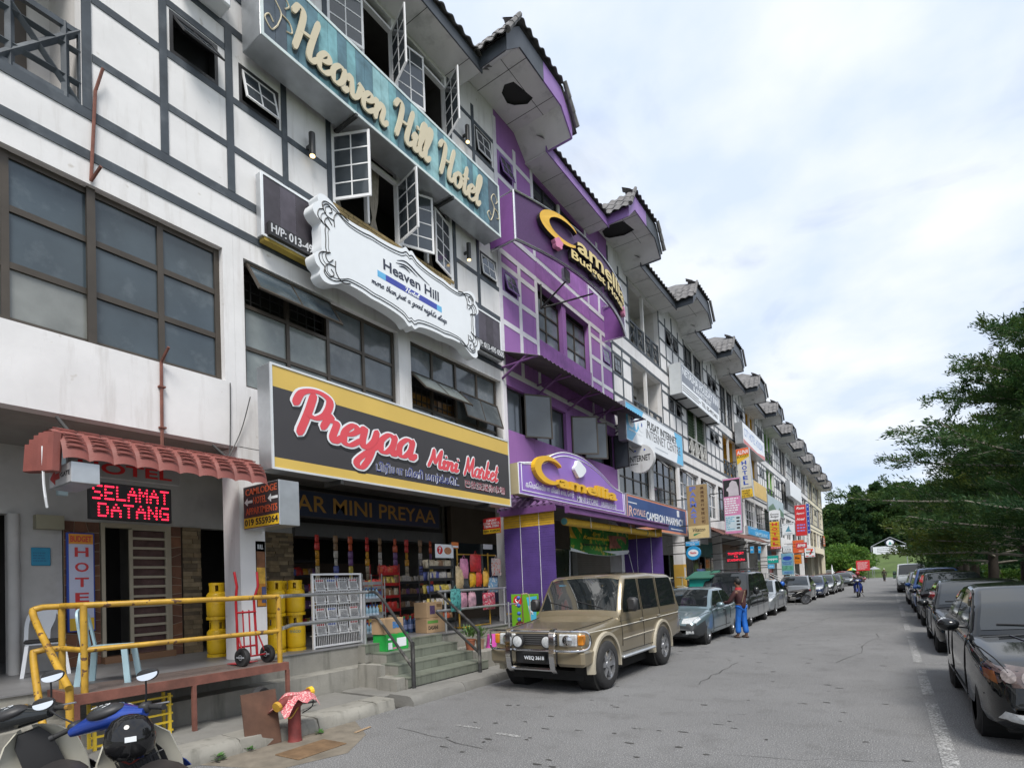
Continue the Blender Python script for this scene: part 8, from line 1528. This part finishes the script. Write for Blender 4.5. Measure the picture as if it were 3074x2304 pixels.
    t.add('centre_body', g_loft([[(x, w_*math.cos(q), z+h*math.sin(q)) for q in np.linspace(0, 2*math.pi, 12, endpoint=False)] for x, z, w_, h in ((.40, .50, .05, .08), (.2, .42, .09, .09), (0, .46, .12, .12), (-.25, .58, .14, .14), (-.55, .66, .12, .12), (-.82, .74, .05, .06))]), col, **SM)
    t.add('seat', g_loft([[(x, w_*math.cos(q), z+h*math.sin(q)) for q in np.linspace(0, 2*math.pi, 14, endpoint=False)] for x, z, w_, h in ((.14, .66, .05, .03), (.05, .70, .11, .055), (-.2, .72, .14, .06), (-.45, .76, .13, .06), (-.68, .79, .10, .05), (-.76, .80, .04, .03))]), M('seat_vinyl', (.03, .027, .027), .45, var=.15), **SM)
    t.add('tail_lamp', g_ball((-.84, 0, .74), (.04, .09, .05), 12, 8), TAIL, **SM); t.add('exhaust', g_tube([(-.05, -.13, .28), (-.35, -.16, .30), (-.85, -.17, .40)], [.025, .045, .05], 10), ALLOY, **SM); t.add('engine', g_cbox(-.1, .22, -.12, .12, .24, .42, .03), M('engine_grey', (.2, .2, .2), .5, metal=.5)); t.add('side_stand', g_tube([(.0, .12, .28), (-.05, .28, .02)], .012, 6), BPL)
    if basket:
        L_ = [g_tube([(x, y, .52), (x, y, .76)], .004, 4) for x in np.linspace(.16, .38, 6) for y in (-.12, .12)]+[g_tube([(x, y, .52), (x, y, .76)], .004, 4) for y in np.linspace(-.12, .12, 7) for x in (.16, .38)]+[g_tube([(.16, -.12, z), (.38, -.12, z), (.38, .12, z), (.16, .12, z)], .005, 4, closed=True) for z in (.53, .64, .76)]
        t.add('basket', merge(*L_), BPL)
    return t
CR = M('cream_plastic', (.52, .50, .42), .4, var=.08); BLP2 = paint('scooter_blue', .01, .05, .32, .3); 
motorbike('blue scooter with cream leg shields and round mirrors in the near left corner', (-3.80, 1.78, 0), R(168), BLP2, CR, R(-18), R(-42), True)
motorbike('black scooter with cream leg shields at the bottom left picture corner', (-4.44, 1.47, 0), R(172), paint('scooter_black', .015, .017, .018, .1), CR, R(-18), R(-40), bar_end=M('gold_bar_end', (.6, .33, .08), .3, metal=.7))
hx_, hy_, hz_ = Vector((0, 0, HC))+ray(*zU(1440, 1130))*3.5
hm = Th('helmet', 'glossy black open-face helmet resting on the seat of the blue scooter', 'helmet', (hx_, hy_, hz_-.13), R(160))
hm.add('shell', g_lathe([(.105, .0), (.135, .05), (.142, .11), (.13, .18), (.095, .235), (.045, .262), (.001, .268)], 26), paint('helmet_black', .012, .012, .013, .0, .15), smooth=True, ang=60); hm.add('lining', g_lathe([(.10, .0), (.10, .08), (.001, .1)], 20), BPL); hm.box('sticker', -.145, -.135, -.03, .03, .12, .15, SWHITE); hm.add('peak', g_loft([[(.10+.10*f*math.cos(a), .14*math.sin(a)*(1-.2*f), .13-.02*f) for a in np.linspace(R(-60), R(60), 9)] for f in (0, 1)], cap=False, closed=False), BPL, smooth=True); hm.add('strap', g_tube([(0, -.10, .02), (.04, 0, -.06), (0, .10, .02)], .008, 5), M('strap_red', (.3, .05, .04), .7))
mb = motorbike('black motorbike parked in front of the mid-grey sedan with a blue helmet', (-4.2, 32.2, 0), R(-150), paint('bike_black', .015, .015, .016, .1), BPL, R(-6)); single('helmet', g_ball((-4.6, 31.6, 1.12), (.14, .13, .14), 16, 10), M('helmet_blue', (.02, .12, .5), .25), 'round blue helmet hung on the handlebar of the parked motorbike', 'helmet', smooth=True)
motorbike('blue motorbike being ridden towards the camera down the road', (-1.57, 40.2, 0), R(-92), paint('bike_blue', .01, .03, .22, .3), MATS['paint_bike_blue'], 0)
person('rider in dark top, shorts and red helmet on the blue motorbike', (-1.57, 40.4, 0), R(-92), M('dark_olive_shirt', (.05, .045, .04), .8), M('dark_shorts', (.04, .04, .05), .8), 1.6, hip=(-.05, 0, .80), chest=(.04, 0, 1.16), head=(.10, 0, 1.42), lh=(.40, .30, 1.03), rh=(.40, -.30, 1.03), lfoot=(.12, .22, .26), rfoot=(.12, -.22, .26), lknee=(.30, .20, .66), rknee=(.30, -.20, .66), helmet=M('helmet_red', (.3, .03, .03), .3), sleeves=False, shorts=True)
# ------------------------------------------------------------------ trees and hill
BARK = M('dark_bark', (.06, .048, .04), .9, var=.3, sc_=8, bump=.5); TWIG = M('pale_twig', (.30, .27, .23), .9, var=.2)
def leafmat(key, c):
    m = M(key, c, .6, var=.45, sc_=.9, spk=(1.7, .5, .62, (c[0]*1.5+.01, c[1]*1.25, c[2]*.9)), spec=.25); t = m.node_tree; b = t.nodes['Principled BSDF']; o = next(n for n in t.nodes if n.type == 'OUTPUT_MATERIAL')
    tr = t.nodes.new('ShaderNodeBsdfTranslucent'); mx = t.nodes.new('ShaderNodeMixShader'); mx.inputs[0].default_value = .38; t.links.new(b.inputs['Base Color'].links[0].from_socket, tr.inputs[0]); t.links.new(b.outputs[0], mx.inputs[1]); t.links.new(tr.outputs[0], mx.inputs[2]); t.links.new(mx.outputs[0], o.inputs[0]); return m
def leaves_geo(P, D, ln, wd, seed=0):
    """one small blade per point P along direction D"""
    n = len(P); rg = np.random.default_rng(seed); D = D+rg.normal(0, .45, (n, 3)); D /= np.linalg.norm(D, axis=1)[:, None]; S = np.cross(D, rg.normal(0, 1, (n, 3))); S /= np.linalg.norm(S, axis=1)[:, None]+1e-9
    l = ln*rg.uniform(.6, 1.3, (n, 1)); w_ = wd*rg.uniform(.6, 1.3, (n, 1)); V = np.empty((n, 4, 3)); V[:, 0] = P-D*l*.3; V[:, 1] = P+S*w_+D*l*.2; V[:, 2] = P+D*l; V[:, 3] = P-S*w_+D*l*.2
    return V.reshape(-1, 3)
def quads(name, V, mat):
    n = len(V)//4; me = bpy.data.meshes.new(name); me.vertices.add(len(V)); me.vertices.foreach_set('co', V.ravel()); me.loops.add(4*n); me.loops.foreach_set('vertex_index', np.arange(4*n)); me.polygons.add(n); me.polygons.foreach_set('loop_start', np.arange(0, 4*n, 4)); me.polygons.foreach_set('loop_total', np.full(n, 4)); me.materials.append(mat); me.update(calc_edges=True); return me
def conifer(label, x, y, Ht, Rm, z0, mat, limbs=56, sub=14, lv=46, leaf=(.17, .035), seed=1, trunk_r=.28, group='trees along the right side of the street', z=0, droop=.12, top_p=.9, spread=.16):
    rg = np.random.default_rng(seed); t = Th('conifer_tree', label, 'tree', (x, y, z), group=group)
    t.add('trunk', g_tube([(0, 0, 0), (.05, .02, Ht*.3), (-.05, .04, Ht*.65), (0, 0, Ht*.97)], [trunk_r, trunk_r*.8, trunk_r*.45, .03], 9), BARK, smooth=True)
    Lb, P, D = [], [], []
    for i in range(limbs):
        f = (i+rg.uniform(0, 1))/limbs; h = z0+(Ht-z0)*f**1.05; az = i*2.4+rg.uniform(-.5, .5); L = Rm*(1-f)**top_p*rg.uniform(.72, 1.06)+.35
        d = np.array([math.cos(az), math.sin(az), 0]); s = np.array([-d[1], d[0], 0]); r0 = .07*(1-f)+.015
        q = np.linspace(0, 1, 7); ris = rg.uniform(.15, .42); C = np.outer(q*L, d)+np.outer(L*(ris*q-droop*q**2+.10*q**4), [0, 0, 1])+np.array([0, 0, h])+np.outer(np.sin(q*5+i)*.03*L, s)
        Lb.append(g_tube([tuple(c) for c in C], [r0*(1-.85*k) for k in q], 5))
        for j in range(sub):
            u = .22+.78*(j+rg.uniform(0, 1))/sub; b = np.array([np.interp(u, q, C[:, k]) for k in range(3)]); sg = 1 if j % 2 else -1; sl_ = (.30*L*(1.15-u)+.28)*rg.uniform(.7, 1.25); dd = d*rg.uniform(.5, .9)+s*sg*rg.uniform(.5, .9)+np.array([0, 0, rg.uniform(-.35, .75)]); dd /= np.linalg.norm(dd)
            if j % 2 == 0: Lb.append(g_tube([tuple(b), tuple(b+dd*sl_*.8)], [.012, .004], 3, cap=False))
            m = int(lv*min(1.5, sl_)); v = rg.uniform(0, 1, m)**.8; pt = b+np.outer(v*sl_, dd)+rg.normal(0, spread*.6, (m, 3))*(.4+sl_*.5)*np.array([1, 1, 1.25]); P.append(pt); D.append(np.tile(dd+np.array([0, 0, .35]), (m, 1)))
        m = int(lv*.8); v = .4+.6*rg.uniform(0, 1, m); P.append(np.stack([np.interp(v, q, C[:, k]) for k in range(3)], 1)+rg.normal(0, .06, (m, 3))); D.append(np.tile(d+np.array([0, 0, .4]), (m, 1)))
    t.add('branches', merge(*Lb), TWIG); t.add('crown', quads('crown', leaves_geo(np.concatenate(P), np.concatenate(D), *leaf, seed), mat), mat)
    return t
def broadleaf(label, x, y, Ht, Rx, mat, n=9000, leaf=(.30, .14), seed=1, z=0, group=None, name='tree', clumps=34, low=.25):
    rg = np.random.default_rng(seed); t = Th(name, label, 'tree', (x, y, z), group=group); t.add('trunk', g_tube([(0, 0, 0), (.1, 0, Ht*.4), (0, .1, Ht*.8)], [Rx*.06, Rx*.045, .05], 7), BARK, smooth=True)
    C = []; 
    for i in range(clumps):
        a, e = rg.uniform(0, 6.28), rg.uniform(low, 1); r = Rx*math.sqrt(max(.05, 1-((e-.45)/.62)**2))*rg.uniform(.35, .95); C.append((r*math.cos(a), r*math.sin(a), Ht*e))
    Lb = [g_tube([(0, 0, Ht*.35), (c[0]*.5, c[1]*.5, c[2]*.7+Ht*.1), c], [Rx*.025, Rx*.015, .01], 4) for c in C[:16]]; t.add('branches', merge(*Lb), BARK)
    m = n//clumps; P = []
    for c in C:
        v = rg.normal(0, 1, (m, 3)); v /= np.linalg.norm(v, axis=1)[:, None]; P.append(np.array(c)+v*rg.uniform(.5, 1, (m, 1))*Rx*rg.uniform(.24, .40)*np.array([1, 1, .7]))
    P = np.concatenate(P); t.add('crown', quads('crown', leaves_geo(P, P*np.array([1, 1, .3])/Rx+np.array([0, 0, -.1]), *leaf, seed), mat), mat); return t
LG = [leafmat('cypress_green', (.046, .105, .032)), leafmat('olive_cypress', (.085, .135, .03)), leafmat('deep_green', (.036, .09, .036)), leafmat('light_green', (.08, .17, .03)), leafmat('mid_green', (.045, .10, .028))]
conifer('nearest big dark conifer, mostly beyond the right picture edge', 6.4, 19.0, 10.5, 4.6, 1.7, LG[2], 64, 16, 95, seed=3, leaf=(.12, .02))
conifer('conifer beside the near parked black sedan, outside the right picture edge', 6.6, 12.5, 8.0, 4.0, 1.9, LG[0], 50, 13, 60, seed=4, leaf=(.14, .026))
conifer('wide-spreading conifer with long wispy limbs reaching over the parked cars', 6.2, 26.5, 12.2, 8.8, 2.0, LG[0], 80, 21, 105, seed=5, leaf=(.13, .022), droop=.14)
conifer('olive-tinted conifer second behind the wide-spreading one', 5.4, 35.0, 10.5, 6.0, 1.8, LG[1], 54, 15, 80, seed=8, leaf=(.16, .03), droop=.24)
conifer('dark conifer with a bare trunk, third behind the wide-spreading one', 5.2, 43.5, 9.5, 4.9, 1.7, LG[0], 46, 13, 70, seed=11, leaf=(.18, .035), droop=.24)
conifer('dark conifer with a bare trunk, fourth behind the wide-spreading one', 5.2, 52.0, 9.0, 4.6, 1.6, LG[2], 42, 12, 60, seed=12, leaf=(.2, .04), droop=.24)
conifer('conifer near the far end of the right-hand row', 5.6, 62, 9, 4.0, 2.2, LG[1], 38, 12, 42, seed=13, leaf=(.28, .06)); conifer('last conifer of the right-hand row', 6.4, 75, 9.5, 3.8, 1.8, LG[1], 36, 12, 42, seed=14, leaf=(.3, .06))
for i, (x, y, h, r_, m) in enumerate(((10.5, 24, 11, 6, 2), (11, 37, 11, 6, 0), (11.5, 50, 11, 6, 2), (13, 66, 12, 7, 0))): conifer(('first', 'second', 'third', 'fourth')[i]+' dark conifer of the back row in the right-hand park, from the near end', x, y, h, r_, 1.8, LG[m], 42, 13, 46, seed=20+i, leaf=(.26, .055), group='conifers of the back row')
for i, (x, y, s_) in enumerate(((8.5, 30, 1.5), (8.2, 40, 1.3), (9.2, 47, 1.6), (7.2, 57, 1.4), (9.5, 18, 1.6))): broadleaf(('first', 'second', 'third', 'fourth', 'fifth')[i]+' low bright green shrub behind the park fence, counted in order of planting', x, y, s_*1.1, s_, LG[3], 2600, (.12, .05), 40+i, group='shrubs behind the park fence', name='shrub', clumps=14, low=.1)
for i, (x, y, s_) in enumerate(((6.5, 82, 3.2), (9.5, 84, 3.0), (13, 86, 3.4), (17, 88, 3.6), (21, 86, 3.6), (12, 74, 2.4))): broadleaf(('first', 'second', 'third', 'fourth', 'fifth', 'sixth')[i]+' dark bush closing the far side of the right-hand park', x, y, s_*1.1, s_, LG[2], 3600, (.32, .13), 120+i, group='dark bushes beyond the park', name='bush', clumps=18, low=.05)
# park edge on the right
struct('park_kerb', g_box(2.75, 2.95, -30, 112, -.05, .14), CONC2); struct('park_ground', g_box(2.95, 40, -30, 112, -.06, .10), M('dark_lawn', (.06, .085, .03), .95, var=.5, sc_=.8))  # lawn in a dark, mottled green
fn = Th('park_fence', 'dark green metal fence along the right-hand park', 'fence', (3.6, 30, .1), world=True); FG = M('fence_green', (.015, .035, .02), .5)
for z in (.45, 1.0): fn.add('fence_rail', g_box(3.58, 3.62, 6, 78, z, z+.04), FG)
for i in range(240): fn.box('picket', 3.59, 3.61, 6+.3*i-.012, 6+.3*i+.012, .1, 1.12, FG)
# far end: hill with lawn, banner, boards, umbrellas
HILLM = M('hill_grass', (.075, .115, .03), .95, var=.3, sc_=.5)
xs, ys = np.linspace(-60, 60, 40), np.linspace(112, 230, 40); V = []
for y in ys:
    for x in xs:
        q = (y-118)/16; z = 0 if q < 0 else 7.2*(1-math.exp(-q*.95))*(.9+.1*math.sin(x*.2)); z += max(0, (y-145))*.10; V.append((x, y, z-.02))
struct('hill', (V, [(j*40+i, j*40+i+1, (j+1)*40+i+1, (j+1)*40+i) for j in range(39) for i in range(39)]), HILLM, True)
def hz(x, y): q = (y-118)/16; return (0 if q < 0 else 7.2*(1-math.exp(-q*.95))*(.9+.1*math.sin(x*.2)))+max(0, y-145)*.10
k = 0
wd = 'first second third fourth fifth sixth seventh eighth ninth tenth eleventh twelfth thirteenth fourteenth fifteenth sixteenth'.split()
for (x, y, h, r_, m, kind) in ((-17, 150, 9, 6, 4, 'b'), (-12, 152, 10, 6, 2, 'b'), (-8.5, 150, 11, 6, 4, 'b'), (-5, 148, 15, 6, 2, 'c'), (-1.5, 152, 15, 6.5, 2, 'c'), (2.5, 150, 13, 6, 4, 'b'), (6, 147, 12, 6, 2, 'c'), (10, 150, 12, 7, 4, 'b'), (15, 150, 12, 7, 4, 'b'), (20, 148, 12, 7, 2, 'b'), (-22, 155, 10, 7, 4, 'b'), (-10, 138, 6, 4, 4, 'b'), (-14, 136, 5, 4, 3, 'b'), (26, 150, 12, 7, 4, 'b')):
    lb = wd[k]+' tree of the wood on the far hill'; k += 1
    if kind == 'c': conifer('tall dark '+lb, x, y, h, r_*.95, .8, LG[m], 54, 14, 46, (.5, .17), 60+k, group='wood on the far hill', z=hz(x, y), spread=.34)
    else: broadleaf('rounded green '+lb, x, y, h, r_, LG[m], 17000, (.5, .2), 60+k, hz(x, y), 'wood on the far hill', clumps=52, low=.06)
for i, (x, y, s_) in enumerate(((-7.2, 112, 3.2), (-6.0, 113, 3.4), (-10, 113, 3.6), (-13, 111, 3.4), (-6.4, 117, 4.6))): broadleaf(wd[i]+' bright leafy bush at the foot of the far hill', x, y, s_*1.25, s_, LG[3], 5200, (.30, .14), 90+i, 0, 'bushes at the foot of the far hill', 'bush', 22, .08)
t = Th('hill_banner', 'white banner under a gabled frame with a pentagon emblem on the far slope', 'sign', (-2.3, 118.5, 0), BY)
t.box('banner', .25, 5.0, 4.15, 5.45, -.05, 0, SWHITE); lines(t, .9, 4.2, 4.35, 5.3, 3, M('outline_grey'), hh=.3)
for a, b_ in (((0, 0), (0, 5.6)), ((5.2, 0), (5.2, 5.6)), ((0, 5.6), (2.9, 7.1)), ((2.9, 7.1), (5.4, 5.6)), ((0, 5.5), (5.2, 5.5)), ((0, 1.2), (.8, 3)), ((.8, 3), (0, 4.2))): t.add('frame_tube', g_tube([(a[0], a[1], -.08), (b_[0], b_[1], -.08)], .06, 6), ALU)
t.add('emblem', g_prism([(2.85+.85*math.cos(R(90+72*i)), 6.1+.8*math.sin(R(90+72*i))) for i in range(5)], 0, .03), NAVY); t.add('emblem_ring', g_prism(circ(.55, n=24, cu=2.85, cv=6.1), .03, .05), SWHITE); t.add('emblem_mark', g_prism([(2.6, 5.8), (2.85, 6.4), (3.1, 5.8)], .05, .07), M('teal_mark', (.02, .25, .22), .5))
t = Th('notice_board', 'red notice board with white lettering at the far end of the road', 'sign', (-4.2, 104.5, 0), BY); t.box('board', 0, 1.85, 1.40, 3.05, -.05, 0, M('notice_red', (.55, .03, .035), .5)); lines(t, .2, 1.65, 1.6, 2.8, 7, SWHITE, hh=.3); t.box('post', .2, .28, 0, 1.4, -.1, -.05, GRIL); t.box('post', 1.55, 1.63, 0, 1.4, -.1, -.05, GRIL)
def umbrella(label, x, y, cols, r_=.75):
    t = Th('market_umbrella', label, 'umbrella', (x, y, 0), group='market umbrellas'); t.add('pole', g_tube([(0, 0, 0), (0, 0, 1.95)], .025, 6), ALU)
    for i in range(8): a0, a1 = R(45*i), R(45*i+45); t.add('panel', ([(0, 0, 2.0), (r_*math.cos(a0), r_*math.sin(a0), 1.55), (r_*math.cos(a1), r_*math.sin(a1), 1.55)], [(0, 1, 2)]), cols[i % len(cols)])
umbrella('rainbow striped market umbrella left of the red notice board', -5.0, 108.5, [M('um_r', (.6, .1, .05), .7), M('um_y', (.65, .5, .05), .7), M('um_g', (.1, .4, .1), .7), M('um_w', (.6, .6, .6), .7)]); umbrella('grey market umbrella right of the red notice board', -1.85, 108.5, [M('um_grey', (.3, .31, .33), .7)], .9)
single('waste_skip', g_cbox(.6, 2.2, 104, 105.2, 0, 1.15, .05), M('skip_green', (.03, .07, .04), .6), 'dark green waste container at the far road end', 'container')
for i, (x, y, c) in enumerate(((9.5, 90, (.6, .6, .6)), (11, 96, (.55, .56, .58)), (8.5, 101, (.3, .31, .33)))):
    c_ = Car('sedan', ('white', 'pale grey', 'grey')[i]+' car glimpsed between the right-hand tree trunks', sedan_P(), paint('far_%d' % i, *c, .3), (x, y, .1), R(10)); c_.top_glass('windscreen', 1.3, 1.98); c_.side_glass(1.5, 3.7)
t = Th('closed_parasol', 'closed white parasol by the dark red cafe fence', 'umbrella', (-6.4, 88, 0)); t.add('cloth', g_lathe([(.03, .9), (.16, 1.0), (.12, 1.8), (.03, 2.4)], 8), SWHITE); t.add('pole', g_tube([(0, 0, 0), (0, 0, 2.5)], .03, 6), ALU)
